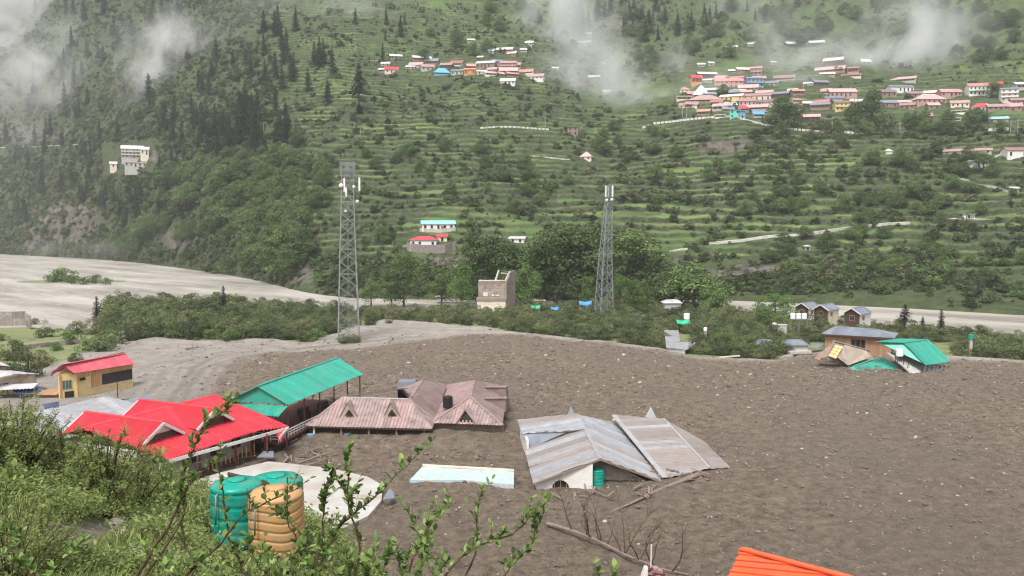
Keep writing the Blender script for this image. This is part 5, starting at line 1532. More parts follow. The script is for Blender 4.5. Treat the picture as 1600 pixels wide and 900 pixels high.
for k in range(4):
    for dz in (0, 1.5, 3.0):
        a = [cr(j, .93) * 1.0 for j in range(4)]
        ctr = sum(a, Vector()) / 4
        e = [ctr + (q - ctr) * 1.25 + Vector((0, 0, dz - .2)) for q in a]
        cage.beam(e[k], e[(k + 1) % 4], .09)
    cage.beam(e[k] - Vector((0, 0, 3)), e[k], .09)
    cage.beam(e[k].lerp(e[(k + 1) % 4], .5) - Vector((0, 0, 3)), e[k].lerp(e[(k + 1) % 4], .5), .07)
    cage.beam(e[k] - Vector((0, 0, 3)), e[(k + 1) % 4], .07)
    cage.beam(e[(k + 1) % 4] - Vector((0, 0, 3)), e[k], .07)
cage.build('top_cage', 'galv', t1)
def antenna(t, p, h, w=.38): 
    MB().abox(p.x - w / 2, p.y - .1, p.z - h / 2, p.x + w / 2, p.y + .12, p.z + h / 2).build('panel_antenna', 'white_paint', t)
    MB().beam(p + Vector((0, .3, -h * .7)), p + Vector((0, .3, h * .7)), .08).build('antenna_pole', 'galv', t)
for px_, py_, h_ in ((538, 289, 3.0), (561.5, 288, 3.0), (541, 300, 2.0)):
    antenna(t1, D(px_, py_, tc.y - 1.6), h_)
def dish(t, p, r): MB().lathe([(.02, -.3), (r * .6, -.25), (r, 0), (r, .12), (.05, .16)], (0, 0, 0), 14); \
    None
def drum(t, p, r):
    mb = MB().lathe([(.02, -.25), (r * .7, -.2), (r, 0), (r, .15), (.05, .2)], (0, 0, 0), 14)
    mb.v = [(p.x + x, p.y - z, p.z + y) for x, y, z in mb.v]
    mb.build('dish', 'white_paint', t, True)
drum(t1, D(533, 290, tc.y - 1.8), .5); drum(t1, D(553, 292, tc.y - 1.8), .35); drum(t1, D(558.5, 315, tc.y - 1.6), .4); drum(t1, D(540, 330, tc.y - 2), .25)
tc2 = G(943.5, 497, 0)
t2, cr2 = tower(tc2, 36.5, 4.0, 1.5, R(20), 1.4, 'slimmer grey lattice telecom tower farther off behind the bushes', 16)
for px_, dy_ in ((946.5, -1), (950.5, .6), (957, -.6)):
    antenna(t2, D(px_, 299, tc2.y + dy_), 3.0, .4)
drum(t2, D(948, 313, tc2.y - 1.2), .4); drum(t2, D(956, 312, tc2.y - 1.2), .4)
p_ = G(933, 520, 0)
lone(MB().tube([p_, p_ + Vector((.4, .3, 1.6)), p_ + Vector((1.0, .5, 3.0)), p_ + Vector((1.4, .5, 3.6))], [.14, .12, .1, .08], 6), 'bent_pole', 'dead_bark', p_, 'bent grey pole leaning at the thicket edge below the second tower', 'pole')

# ---------------------------------------------------------------- orange roof and brick post at the bottom edge
oy = 47.0
o1 = D(1158, 858.5, oy); o2 = D(1325, 903, oy - 6.5)
o3 = D(1136, 905, oy - 1.2)
ob = thing('orange_roofed_building', Vector((o1.x, o1.y, 0)), 'corner of a bright orange ribbed roof at the bottom edge', 'building')
odir = (o2 - o1).normalized(); osl = (o3 - o1)
e_ = o1 + osl * 3.0
ofar = o1 + odir * 16
roof_face(ob, [o1, ofar, ofar + osl * 3, e_], osl, 'orange_sheet', .8, .26, jitter=.01)
oback = Vector((-osl.x, abs(osl.y) + 2.0, osl.z)) 
on2 = Vector((odir.y, -odir.x, 0)); on2 = -on2 if on2.y < 0 else on2
roof_face(ob, [o1, ofar, ofar + on2 * 4 + Vector((0, 0, -2.4)), o1 + on2 * 4 + Vector((0, 0, -2.4))], odir, 'orange_sheet', .8, .26, jitter=.01)
capping(ob, o1, ofar, 'orange_sheet', .42, .1)
i0, i1 = o1 + on2 * 3.4 + odir * .4, e_ + odir * .4
wall_panel(ob, i0, ofar + on2 * 3.4, o1.z - 8, o1.z - 2.3, 'white_paint')
wall_panel(ob, i1, i0, o1.z - 8, o1.z - 2.4, 'white_paint')
bp = D(1015, 893, 58)
bt = thing('brick_post', Vector((bp.x, bp.y, 0)), 'red brick post end with white plaster and a thin white rod', 'post')
bz_ = bp.z
for r_ in range(8):
    for k in range(3):
        x_ = bp.x - .1 + k * .36 + (.18 if r_ % 2 else 0)
        MB().abox(x_, bp.y - .02 * (k % 2), bz_ + .25 - (r_ + 1) * .17 - .25 * (k == 2), x_ + .34, bp.y + .5, bz_ + .25 - r_ * .17 - .02 - .25 * (k == 2)).build('brick', 'maroon_paint' if (r_ + k) % 3 == 0 else 'rose_sheet', bt)
MB().slab([Vector((bp.x - .9, bp.y - .05, bz_ - 1.5)), Vector((bp.x - .15, bp.y - .05, bz_ - 1.5)), Vector((bp.x - .12, bp.y - .05, bz_ + .25)), Vector((bp.x - .35, bp.y - .05, bz_ + .25))], Vector((0, .5, 0))).build('plaster', 'white_paint', bt)
MB().tube([Vector((bp.x + .12, bp.y + .2, bz_ + .2)), Vector((bp.x + .14, bp.y + .2, bz_ + 1.9))], .05, 6).build('rod', 'white_paint', bt)
MB().abox(bp.x - .8, bp.y, -1, bp.x + .9, bp.y + .5, bz_ - 1.2).build('pier', 'white_paint', bt)

# ---------------------------------------------------------------- fallen dead trees and drift wood in the rubble
def dead_tree(pts, r0, seed, label, nb=9, blen=3.0, up=1.0, name='fallen_tree'):
    r2 = random.Random(seed)
    t = thing(name, pts[0], label, 'dead tree')
    n_ = len(pts)
    MB().tube(pts, [r0 * (1 - .75 * i / (n_ - 1)) for i in range(n_)], 7).build('trunk', 'dead_bark', t)
    for k in range(nb):
        f = r2.uniform(.2, .95); i = min(n_ - 2, int(f * (n_ - 1))); b_ = pts[i].lerp(pts[i + 1], f * (n_ - 1) - i)
        d_ = Vector((r2.uniform(-1, 1), r2.uniform(-.8, .8), r2.uniform(.35, 1.2) * up)).normalized()
        L = blen * r2.uniform(.5, 1.1)
        cur = [b_]
        for s in range(4):
            d_ = (d_ + Vector((r2.uniform(-.3, .3), r2.uniform(-.3, .3), r2.uniform(-.1, .3)))).normalized()
            cur.append(cur[-1] + d_ * L / 4)
        o_ = MB().tube(cur, [r0 * .32, r0 * .25, r0 * .18, r0 * .1, r0 * .04], 5).build('branch', 'twig_bark', t)
        tw = MB()
        for s in range(5):
            j = r2.randrange(1, 4); e_ = (d_ + Vector((r2.uniform(-1, 1), r2.uniform(-1, 1), r2.uniform(-.2, .8)))).normalized()
            q = cur[j].lerp(cur[j + 1], r2.random())
            tw.tube([q, q + e_ * L * .18, q + e_ * L * .3 + Vector((0, 0, L * .06))], [r0 * .12, r0 * .08, r0 * .03], 4)
        tw.build('twig', 'twig_bark', o_)
    return t
dead_tree([G(855, 818, .35), G(890, 828, .5), G(930, 843, .6), G(975, 866, .6), G(1030, 888, .4), G(1075, 898, .2)], .19, 4, 'fallen dead tree with bare upright branches beside the brick post', 16, 4.2, 1.6)
dead_tree([G(1090, 742, .5), G(1055, 756, .35), G(1020, 770, .3), G(985, 787, .2), G(955, 800, .1)], .26, 8, 'long pale drift log trailing from the slumped brown roof', 2, .7, .3, 'drift_log')
dead_tree([G(466, 724, .3), G(500, 712, .5), G(536, 702, .7)], .16, 9, 'thin dead pole leaning in the rubble beside the terrace', 3, 1.2, .8, 'drift_log')
dead_tree([G(478, 728, .4), G(520, 714, .5)], .14, 10, 'second thin pole lying by the terrace corner', 1, .6, .4, 'drift_log')
dead_tree([G(607, 535, .3), G(612, 531, .9), G(618, 536, .3)], .2, 12, 'small dark snag on the silt right of the near tower', 3, 1.4, .8, 'snag')
dead_tree([G(290, 545, .3), G(305, 543, .4), G(320, 542, .5)], .2, 13, 'dark drift branch on the silt below the pale bush', 3, 1.2, .6, 'snag')
dead_tree([G(742, 715, .2), G(752, 717, .4), G(760, 719, .2)], .15, 14, 'small leafy dark snag in the rubble above the blue wall', 6, .8, .8, 'snag')
# ================================================================ HILLSIDE HOUSES
ROOFMAT = {'pink': 'hp_pink', 'rose': 'hp_rose', 'red': 'red_sheet', 'white': 'white_sheet', 'grey': 'slate_sheet', 'blue': 'blue_sheet', 'cyan': 'cyan_sheet', 'green': 'green_sheet', 'cream': 'cream', 'brown': 'maroon_sheet', 'orange': 'hp_orange'}
M['hp_pink'] = mat2('hp_pink', (0.39, 0.235, 0.225), (0.45, 0.3, 0.29), 0.3, .6, dirt=(0.36, 0.24, 0.23), objrand=.35)
M['hp_rose'] = mat2('hp_rose', (0.36, 0.16, 0.145), (0.42, 0.22, 0.2), 0.3, .6, dirt=(0.4, 0.2, 0.18), objrand=.35)
M['hp_orange'] = mat2('hp_orange', (0.5, 0.2, 0.1), (0.56, 0.27, 0.15), 0.3, .6, objrand=.12)
WALLMAT = {'white': 'white_paint', 'cream': 'cream', 'pink': 'pink_wall', 'brown': 'brown_wall', 'dark': 'dark_wood', 'grey': 'concrete', 'blue': 'blue_wall', 'teal': 'teal_wall', 'yellow': 'yellow_wall', 'red': 'hp_rose', 'orange': 'hp_orange', 'stone': 'stone'}

def hhouse(cx, by, w, wh, rh, roof, wall, label, name='village_house', cat='house', group=None, kind='gable', floors=None, yawj=None, deep=.75, balcony=False, fwd=0, found=3):
    q = H(cx, by)
    if q is None: return None
    q = q + (EYE - q).normalized() * fwd
    s = (q.y) / FPX
    W_, WH = w * s * 1.08, max(1.6, wh * s)
    dep = max(4.0, W_ * deep)
    if W_ > 10: dep = max(5.5, W_ * .5)
    yaw = math.atan2(-q.x, q.y) * .6 + (rnd.uniform(-.35, .35) if yawj is None else yawj)
    X_ = Vector((math.cos(yaw), math.sin(yaw), 0)); Y_ = Vector((-math.sin(yaw), math.cos(yaw), 0)); Z_ = Vector((0, 0, 1))
    t = thing(name, q, label, cat, group)
    def P(x, y, z): return q + X_ * x + Y_ * y + Z_ * z
    hw = W_ / 2
    MB().hexa([P(-hw, 0, -found), P(hw, 0, -found), P(hw, dep, -found), P(-hw, dep, -found), P(-hw, 0, WH), P(hw, 0, WH), P(hw, dep, WH), P(-hw, dep, WH)]).build('wall', WALLMAT[wall], t)
    ov = .5
    rise = max(.5, rh * s)
    run = dep / 2 + ov
    el = (q.z + WH - 26) / q.y
    rise = rise + run * max(0, el)
    if kind == 'gable':
        th_ = .14
        prof = [(-ov, WH - .02), (dep / 2, WH + rise), (dep + ov, WH - .02)]
        for (ya, za), (yb, zb) in zip(prof[:-1], prof[1:]):
            MB().slab([P(-hw - ov, ya, za), P(hw + ov, ya, za), P(hw + ov, yb, zb), P(-hw - ov, yb, zb)], Z_ * th_).build('roof', ROOFMAT[roof], t)
        for sx in (-1, 1):
            MB().slab([P(sx * hw, 0, WH), P(sx * hw, dep, WH), P(sx * hw, dep / 2, WH + rise - .05)], X_ * (-.15 * sx)).build('gable_wall', WALLMAT[wall], t)
    elif kind in ('hip', 'pyramid'):
        k = .5 if kind == 'pyramid' else .3
        a_, b_, c_, d_ = P(-hw - ov, -ov, WH), P(hw + ov, -ov, WH), P(hw + ov, dep + ov, WH), P(-hw - ov, dep + ov, WH)
        e_, f_ = P(-hw * (1 - 2 * k) if kind == 'hip' else -.05, dep / 2, WH + rise), P(hw * (1 - 2 * k) if kind == 'hip' else .05, dep / 2, WH + rise)
        MB().add([a_, b_, c_, d_, e_, f_], [(0, 1, 5, 4), (1, 2, 5), (2, 3, 4, 5), (3, 0, 4), (3, 2, 1, 0)]).build('roof', ROOFMAT[roof], t)
    else:
        MB().hexa([P(-hw - ov, -ov, WH + .01), P(hw + ov, -ov, WH + .01), P(hw + ov, dep + ov, WH + .01), P(-hw - ov, dep + ov, WH + .01), P(-hw - ov, -ov, WH + .4), P(hw + ov, -ov, WH + .4), P(hw + ov, dep + ov, WH + .4), P(-hw - ov, dep + ov, WH + .4)]).build('roof', ROOFMAT[roof], t)
    fl = floors or max(1, round(WH / 2.9))
    n_ = max(1, min(6, int(W_ / 2.6)))
    fhh = WH / fl
    if name == 'village_house' and W_ > 5 and not balcony and rnd.random() < .55:
        z0, z1 = WH * .45, WH * .9
        MB().hexa([P(-hw * .92, -.05, z0), P(hw * .92, -.05, z0), P(hw * .92, .12, z0), P(-hw * .92, .12, z0), P(-hw * .92, -.05, z1), P(hw * .92, -.05, z1), P(hw * .92, .12, z1), P(-hw * .92, .12, z1)]).build('veranda_shade_band', 'dark_wood', t)  # dark band on the facade paints the shade of a veranda recess
        for i in range(n_ + 1):
            x = -hw * .92 + hw * 1.84 * i / n_
            MB().hexa([P(x - .09, -.12, z0 - .3), P(x + .09, -.12, z0 - .3), P(x + .09, .05, z0 - .3), P(x - .09, .05, z0 - .3), P(x - .09, -.12, z1), P(x + .09, -.12, z1), P(x + .09, .05, z1), P(x - .09, .05, z1)]).build('post', WALLMAT[wall], t)
        return t
    for f in range(fl):
        for i in range(n_):
            if rnd.random() < .12: continue
            x = -hw + W_ * (i + .5) / n_
            ww = min(1.0, W_ / n_ * .5)
            z0, z1 = f * fhh + fhh * .3, f * fhh + fhh * .82
            if f == 0 and i == n_ // 2: z0 = .1
            MB().hexa([P(x - ww / 2, -.06, z0), P(x + ww / 2, -.06, z0), P(x + ww / 2, .1, z0), P(x - ww / 2, .1, z0), P(x - ww / 2, -.06, z1), P(x + ww / 2, -.06, z1), P(x + ww / 2, .1, z1), P(x - ww / 2, .1, z1)]).build('door' if (f == 0 and i == n_ // 2) else 'window', 'glass_dark', t)
        if balcony and f > 0:
            MB().hexa([P(-hw, -1.1, f * fhh - .1), P(hw, -1.1, f * fhh - .1), P(hw, 0, f * fhh - .1), P(-hw, 0, f * fhh - .1), P(-hw, -1.1, f * fhh + .05), P(hw, -1.1, f * fhh + .05), P(hw, 0, f * fhh + .05), P(-hw, 0, f * fhh + .05)]).build('balcony_floor', 'cream', t)
            MB().hexa([P(-hw, -1.1, f * fhh + .05), P(hw, -1.1, f * fhh + .05), P(hw, -1.0, f * fhh + .05), P(-hw, -1.0, f * fhh + .05), P(-hw, -1.1, f * fhh + .95), P(hw, -1.1, f * fhh + .95), P(hw, -1.0, f * fhh + .95), P(-hw, -1.0, f * fhh + .95)]).build('balcony_rail', WALLMAT[wall], t)
    return t

the_mist = 'huts on the misty slope'
ORD = 'first second third fourth fifth sixth seventh eighth ninth tenth eleventh twelfth thirteenth fourteenth fifteenth sixteenth seventeenth eighteenth nineteenth twentieth'.split()
ORD2 = ORD + ['twenty-%s' % o for o in ORD[:9]] + ['thirtieth'] + ['thirty-%s' % o for o in ORD[:9]] + ['fortieth'] + ['forty-%s' % o for o in ORD[:9]]
def village(rows, where, group):
    """rows of (cx, base y, width, wall h, roof h, roof, wall[, kind, extra])"""
    named = []
    for rname, lst in rows:
        for i, h_ in enumerate(sorted(lst)):
            cx, by, w, wh, rh, roof, wall = h_[:7]
            kind = h_[7] if len(h_) > 7 else 'gable'
            bal = len(h_) > 8
            rn = {'hip': 'hipped roof', 'pyramid': 'pyramid roof', 'flat': 'flat roof', 'gable': 'roof'}[kind]
            lab = '%s %s, %s walls, %s in %s of %s' % (roof, rn, wall, ORD2[i], rname, where)
            hhouse(cx, by, w, wh, rh, roof, wall, lab, group=group, kind=kind, balcony=bal)

frn = random.Random(77)
def fill(x0, x1, y, n, big=1.0):
    out = []
    for k in range(n):
        cx = x0 + (x1 - x0) * (k + frn.uniform(.2, .8)) / n
        out.append((cx, y + frn.uniform(-4, 4), frn.uniform(11, 24) * big, frn.uniform(3, 7), frn.uniform(2.5, 4.5), frn.choice(['pink', 'pink', 'rose', 'pink', 'brown', 'grey', 'rose']), frn.choice(['brown', 'brown', 'pink', 'dark', 'cream', 'grey'])))
    return out
village([
 ('top row', [(1142, 77, 17, 2.5, 2, 'white', 'grey'), (1174, 72, 9, 2.5, 2, 'white', 'grey'), (1246, 73, 30, 4, 3, 'white', 'dark'), (1275, 71, 22, 4, 3, 'white', 'dark'), (1096, 104, 10, 2.5, 2, 'white', 'grey'), (1112, 102, 8, 2.5, 2, 'white', 'grey'), (1301, 101, 27, 6, 4, 'white', 'dark'), (1354, 101, 14, 4, 4, 'white', 'grey'), (1209, 101, 8, 3, 2, 'white', 'grey')]),
 ('second row', [(1146, 114, 14, 3, 2, 'white', 'brown'), (1163, 113, 20, 4, 3, 'cream', 'brown'), (1181, 118, 16, 11, 2, 'pink', 'pink', 'gable', 1), (1106, 122, 27, 6, 3, 'white', 'dark'), (1225, 126, 29, 4, 4, 'pink', 'grey'), (1296, 114, 40, 5, 4, 'pink', 'pink'), (1333, 116, 15, 9, 2, 'pink', 'pink'), (1293, 119, 20, 2.5, 2, 'white', 'pink'), (1330, 121, 26, 2, 2, 'rose', 'cream'), (1410, 129, 34, 5, 3, 'pink', 'grey'), (1530, 149, 28, 14, 4, 'rose', 'white', 'gable', 1), (1553, 140, 20, 7, 4, 'red', 'brown'), (1577, 158, 22, 18, 2, 'grey', 'white', 'gable', 1), (1602, 140, 26, 8, 3, 'white', 'grey')]),
 ('third row', fill(1110, 1200, 130, 4) + fill(1380, 1500, 148, 3) + [(1089, 133, 15, 11, 4, 'red', 'orange'), (1103, 129, 16, 3, 2, 'white', 'grey'), (1130, 124, 17, 3, 3, 'pink', 'orange'), (1139, 137, 40, 10, 4, 'rose', 'red'), (1180, 136, 24, 13, 2, 'grey', 'blue', 'gable', 1), (1206, 134, 17, 4, 3, 'grey', 'grey'), (1238, 145, 13, 2.5, 2.5, 'white', 'grey'), (1264, 134, 15, 3, 2, 'white', 'grey'), (1284, 134, 20, 5, 3, 'grey', 'dark'), (1410, 145, 33, 9, 2, 'grey', 'white', 'gable', 1), (1459, 149, 24, 4, 3, 'cream', 'brown'), (1487, 151, 29, 7, 4, 'pink', 'pink'), (1591, 166, 18, 9, 3, 'pink', 'brown')]),
 ('fourth row', fill(1075, 1200, 148, 6) + fill(1210, 1300, 150, 3) + fill(1480, 1600, 168, 3) + [(1070, 145, 14, 5, 4, 'rose', 'cream', 'pyramid'), (1095, 152, 22, 4, 15, 'white', 'pink', 'pyramid'), (1112, 146, 20, 5, 3, 'white', 'dark'), (1150, 148, 26, 5, 3, 'cream', 'pink'), (1169, 141, 27, 3, 5, 'pink', 'pink'), (1318, 152, 38, 8, 5, 'pink', 'pink', 'gable', 1), (1303, 158, 23, 4, 3, 'grey', 'grey'), (1389, 168, 34, 7, 4, 'grey', 'brown'), (1418, 167, 24, 7, 3, 'pink', 'pink', 'gable', 1), (1456, 161, 42, 6, 8, 'pink', 'pink', 'hip'), (1533, 174, 24, 7, 5, 'red', 'white', 'hip')]),
 ('fifth row', fill(1075, 1200, 166, 5) + fill(1220, 1300, 164, 4) + fill(1395, 1470, 172, 2) + [(1069, 158, 21, 7, 2, 'cream', 'cream', 'flat'), (1102, 160, 46, 4, 7, 'pink', 'brown', 'hip'), (1142, 157, 32, 6, 3, 'cream', 'yellow'), (1178, 159, 46, 9, 3, 'pink', 'cream', 'gable', 1), (1161, 155, 13, 5, 2, 'white', 'white'), (1339, 171, 18, 12, 3, 'white', 'white'), (1318, 173, 23, 12, 3, 'brown', 'yellow', 'gable', 1), (1281, 172, 26, 8, 3, 'grey', 'brown'), (1264, 168, 16, 6, 3, 'white', 'dark'), (1246, 174, 13, 8, 3, 'rose', 'white'), (1560, 172, 27, 5, 4, 'pink', 'brown'), (1583, 173, 22, 6, 5, 'pink', 'red'), (1498, 178, 20, 5, 2, 'cream', 'white', 'flat')]),
 ('lowest row', fill(1080, 1200, 178, 3) + [(1075, 169, 25, 4, 4, 'pink', 'white'), (1128, 173, 28, 7, 4, 'pink', 'grey'), (1143, 168, 16, 3, 4, 'cyan', 'grey'), (1160, 175, 19, 5, 5, 'red', 'brown', 'hip'), (1181, 172, 32, 4, 4, 'pink', 'brown'), (1204, 168, 17, 4, 3, 'pink', 'white'), (1148, 185, 14, 13, 2, 'green', 'teal', 'flat'), (1160, 185, 9, 11, 2, 'blue', 'blue', 'flat'), (1186, 184, 15, 5, 4, 'blue', 'grey'), (1125, 185, 14, 5, 2, 'white', 'white', 'flat'), (1266, 190, 26, 7, 4, 'pink', 'dark'), (1445, 189, 19, 7, 5, 'pink', 'dark'), (1488, 190, 22, 5, 2, 'cream', 'cream', 'flat'), (1560, 192, 25, 6, 3, 'cyan', 'red')]),
], 'big village from left', 'houses of the big hillside village')
village([
 ('upper row', [(785, 82, 28, 4, 3, 'white', 'red'), (797, 88, 16, 4, 3, 'white', 'brown'), (818, 81, 9, 2.5, 2, 'white', 'grey'), (830, 69, 8, 2.5, 2, 'white', 'grey'), (736, 66, 10, 3, 2, 'white', 'grey'), (767, 83, 8, 2.5, 3, 'white', 'grey'), (750, 93, 8, 3, 2, 'white', 'grey'), (619, 93, 17, 5, 2.5, 'white', 'brown')]),
 ('middle row', fill(640, 830, 106, 5, .8) + [(660, 95, 26, 4, 3, 'white', 'brown'), (674, 101, 18, 5, 4, 'grey', 'brown'), (602, 103, 12, 3, 2.5, 'white', 'grey'), (713, 104, 17, 5, 4, 'rose', 'white'), (758, 107, 27, 8, 3, 'white', 'brown', 'gable', 1), (794, 108, 22, 9, 3, 'pink', 'pink', 'gable', 1), (641, 108, 13, 3, 2, 'white', 'grey'), (768, 113, 14, 4, 3, 'pink', 'brown')]),
 ('lower row', [(612, 114, 19, 5, 4, 'red', 'cream'), (597, 113, 11, 4, 2, 'white', 'brown'), (669, 110, 19, 5, 4, 'pink', 'grey'), (691, 117, 23, 3, 7, 'blue', 'blue', 'hip'), (714, 117, 18, 6, 2, 'grey', 'grey'), (734, 117, 16, 8, 2, 'orange', 'orange'), (753, 117, 14, 5, 2, 'white', 'cream'), (791, 115, 32, 4, 5, 'pink', 'pink'), (773, 119, 29, 4, 3, 'pink', 'white'), (802, 120, 17, 4, 3, 'rose', 'brown'), (821, 116, 21, 3, 4, 'rose', 'white'), (833, 124, 29, 4, 4, 'pink', 'white'), (793, 132, 21, 5, 4, 'white', 'white')]),
], 'small hamlet from left', 'houses of the small hillside hamlet')
village([
 ('the row', [(842, 34, 8, 3, 2, 'white', 'grey'), (917, 56, 13, 3, 2, 'white', 'grey'), (909, 70, 24, 2.5, 3, 'white', 'grey'), (938, 102, 14, 3, 2, 'white', 'grey'), (928, 124, 16, 2.5, 3, 'white', 'grey'), (948, 147, 10, 3, 3, 'white', 'white'), (868, 110, 9, 2.5, 2, 'white', 'grey'), (826, 70, 10, 2.5, 2, 'white', 'grey')]),
], the_mist, 'huts on the misty slope')
for a_ in [
 (685, 360, 47, 10, 5, 'cyan', 'white', 'pale blue roofed white house on a terrace across the river', 'gable', True),
 (661, 389, 38, 14, 6, 'red', 'white', 'white house with red hipped roof just below the blue-roofed house', 'hip', False),
 (691, 377, 14, 7, 4, 'red', 'cream', 'tiny red-roofed annex between the blue and red roofed houses', 'gable', False),
 (807, 379, 22, 6, 3, 'white', 'white', 'small white-roofed hut between big trees above the ruin', 'gable', False),
 (895, 211, 15, 12, 2, 'brown', 'brown', 'square brown stone hut below the mist in the gully', 'flat', False),
 (915, 249, 16, 4, 8, 'pink', 'cream', 'little pale hut with pointed roof on the terraces', 'pyramid', False),
 (1389, 241, 9, 2.5, 4, 'white', 'white', 'tiny white tent-like hut on the terraces below the tall dark tree', 'pyramid', False),
 (1590, 247, 28, 12, 4, 'rose', 'white', 'white house with rose roof at the right edge above the zigzag path', 'gable', True),
 (1511, 241, 62, 5, 3, 'pink', 'grey', 'long low pale-pink roofed shed left of the right-edge house', 'gable', False),
 (1529, 262, 26, 10, 2, 'white', 'white', 'plain white block building above the zigzag path', 'flat', False),
 (1514, 341, 15, 6, 2, 'grey', 'white', 'small open white-framed hut above the right terraces', 'flat', False),
 (1262, 391, 7, 4, 2, 'white', 'grey', 'tiny white round-topped tank hut on the lower right slope', 'pyramid', False),
 (1586, 300, 10, 5, 2, 'white', 'grey', 'small pale hut at the end of the zigzag path', 'gable', False)]:
    hhouse(*a_[:8], kind=a_[8], balcony=a_[9], name='hillside_house', group=None)
# multi-storey lodge on the left spur and its outbuildings
hhouse(207, 247, 29, 14, 5, 'white', 'grey', 'white three-storey lodge with striped white roof on the wooded left spur', name='hillside_lodge', cat='lodge', balcony=True, floors=3, yawj=.1, fwd=16, found=5)
hhouse(226, 242, 11, 8, 4, 'white', 'cream', 'white round-windowed annex at the right end of the spur lodge', name='lodge_annex', kind='gable', yawj=.1, fwd=16, found=5)
hhouse(212, 261, 29, 7, 2, 'cream', 'grey', 'long white lower block of rooms below the spur lodge', name='lodge_block', kind='flat', yawj=.1, fwd=20, found=6)
hhouse(177, 261, 9, 5, 3, 'white', 'cream', 'tiny white hut left of the long block on the spur', name='lodge_hut', kind='gable', yawj=.1, fwd=14, found=5)
# masonry terrace under the far bank houses
def ribbon(name, pts, hgt, wid, mat, kind=None, label=None, cat=None, split=0, up=.1, piece='parapet_block'):
    """low wall / path following hillside points given in pixels"""
    P3 = []
    for (x0, y0_), (x1, y1_) in zip(pts[:-1], pts[1:]):
        n_ = max(2, int(abs(x1 - x0) / 6) + int(abs(y1_ - y0_) / 5))
        for k in range(n_): P3.append(H(x0 + (x1 - x0) * k / n_, y0_ + (y1_ - y0_) * k / n_))
    P3.append(H(*pts[-1]))
    P3 = [p for p in P3 if p is not None]
    if split:
        t = thing(name, P3[0], label, cat)
        for a_, b_ in zip(P3[:-1], P3[1:]):
            if (b_ - a_).length > 25: continue
            d = (b_ - a_)
            a2, b2 = a_ + d * .14, b_ - d * .14
            MB().beam(a2 + Vector((0, 0, hgt * .3)), b2 + Vector((0, 0, hgt * .3)), wid, hgt).build(piece, mat, t)
        return t
    mb = MB()
    vs, fs = [], []
    for p in P3:
        for dy, dz in ((0, -1.5), (0, hgt), (wid, hgt + up), (wid, -1.5)):
            vs.append(p + Vector((0, dy, dz)))
    for i in range(len(P3) - 1):
        if (P3[i + 1] - P3[i]).length > 30: continue
        for k in range(3): fs.append((i * 4 + k, (i + 1) * 4 + k, (i + 1) * 4 + k + 1, i * 4 + k + 1))
    mb.add(vs, fs)
    if kind: return tag(mb.build(name, mat), kind=kind)
    return lone(mb, name, mat, P3[0], label, cat)
ribbon('retaining_wall', [(636, 392), (660, 396), (690, 396), (712, 390)], 3.5, 1, 'stone', label='grey stone retaining wall under the two far bank houses', cat='wall')
ribbon('retaining_wall', [(656, 362), (685, 364), (712, 361)], 1.6, 1, 'concrete', label='pale retaining wall in front of the blue-roofed house', cat='wall')
M['path_pale'] = mat2('path_pale', (0.36, 0.34, 0.3), (0.55, 0.53, 0.49), .4, .9, objrand=.2)
M['trail'] = mat2('trail', (0.17, 0.15, 0.11), (0.25, 0.22, 0.16), .4, .95)
ribbon('path', [(1046, 395), (1060, 392), (1075, 390)], .7, 1.8, 'path_pale', 'structure')
ribbon('path', [(1108, 382), (1160, 378), (1205, 371), (1256, 369)], 1.0, 2.0, 'path_pale', 'structure')
ribbon('path', [(1256, 369), (1290, 364), (1316, 360), (1350, 356), (1390, 352), (1422, 351)], 1.1, 2.0, 'path_pale', 'structure')
ribbon('path', [(1470, 344), (1500, 342), (1548, 344)], .4, 1.2, 'path_pale', 'structure')
ribbon('path', [(1497, 280), (1512, 284), (1530, 291), (1552, 294), (1575, 301)], 1.1, 2.0, 'path_pale', 'structure')
ribbon('path', [(1545, 253), (1560, 245), (1572, 241)], .9, 1.6, 'path_pale', 'structure')
ribbon('path', [(828, 244), (850, 246), (890, 250)], .5, 1.4, 'path_pale', 'structure')
ribbon('path', [(847, 330), (866, 314), (882, 303), (896, 290), (903, 276), (908, 264)], .25, 1.8, 'trail', 'structure')
ribbon('path', [(0, 231), (60, 229), (122, 226)], .5, 1.8, 'path_pale', 'structure')
ribbon('path', [(1450, 229), (1480, 234)], .8, 1.6, 'path_pale', 'structure')
ribbon('path', [(578, 95), (596, 95)], .4, 1.4, 'path_pale', 'structure')
ribbon('village_road_parapet', [(1003, 201), (1020, 194), (1050, 191), (1090, 186), (1130, 183), (1150, 184)], 1.3, .9, 'white_paint', label='white block parapet along the road below the big village', cat='parapet', split=1)
ribbon('village_road_parapet', [(1150, 184), (1180, 192), (1210, 199), (1240, 203), (1290, 207), (1355, 209)], 1.2, .8, 'white_paint', label='white parapet of the road continuing right below the village', cat='parapet', split=1)
ribbon('roadside_wall', [(750, 201), (780, 199), (800, 199), (828, 201), (858, 203)], 1.0, .8, 'white_paint', label='short row of white roadside blocks on the middle slope', cat='parapet', split=1)
ribbon('roadside_wall', [(1376, 206), (1392, 207), (1402, 207)], 1.6, 1.2, 'white_paint', label='white blocks at the road bend right of the tall dark tree', cat='parapet', split=1)
ribbon('roadside_wall', [(1544, 204), (1560, 204), (1575, 203)], 1.8, 1.5, 'white_paint', label='white roadside blocks near the right edge below the village', cat='parapet', split=1)
ribbon('road', [(1003, 198), (1050, 189), (1090, 184), (1130, 181), (1150, 182), (1180, 190), (1210, 197), (1240, 201), (1290, 205), (1355, 207)], .1, 4, 'trail', 'structure')
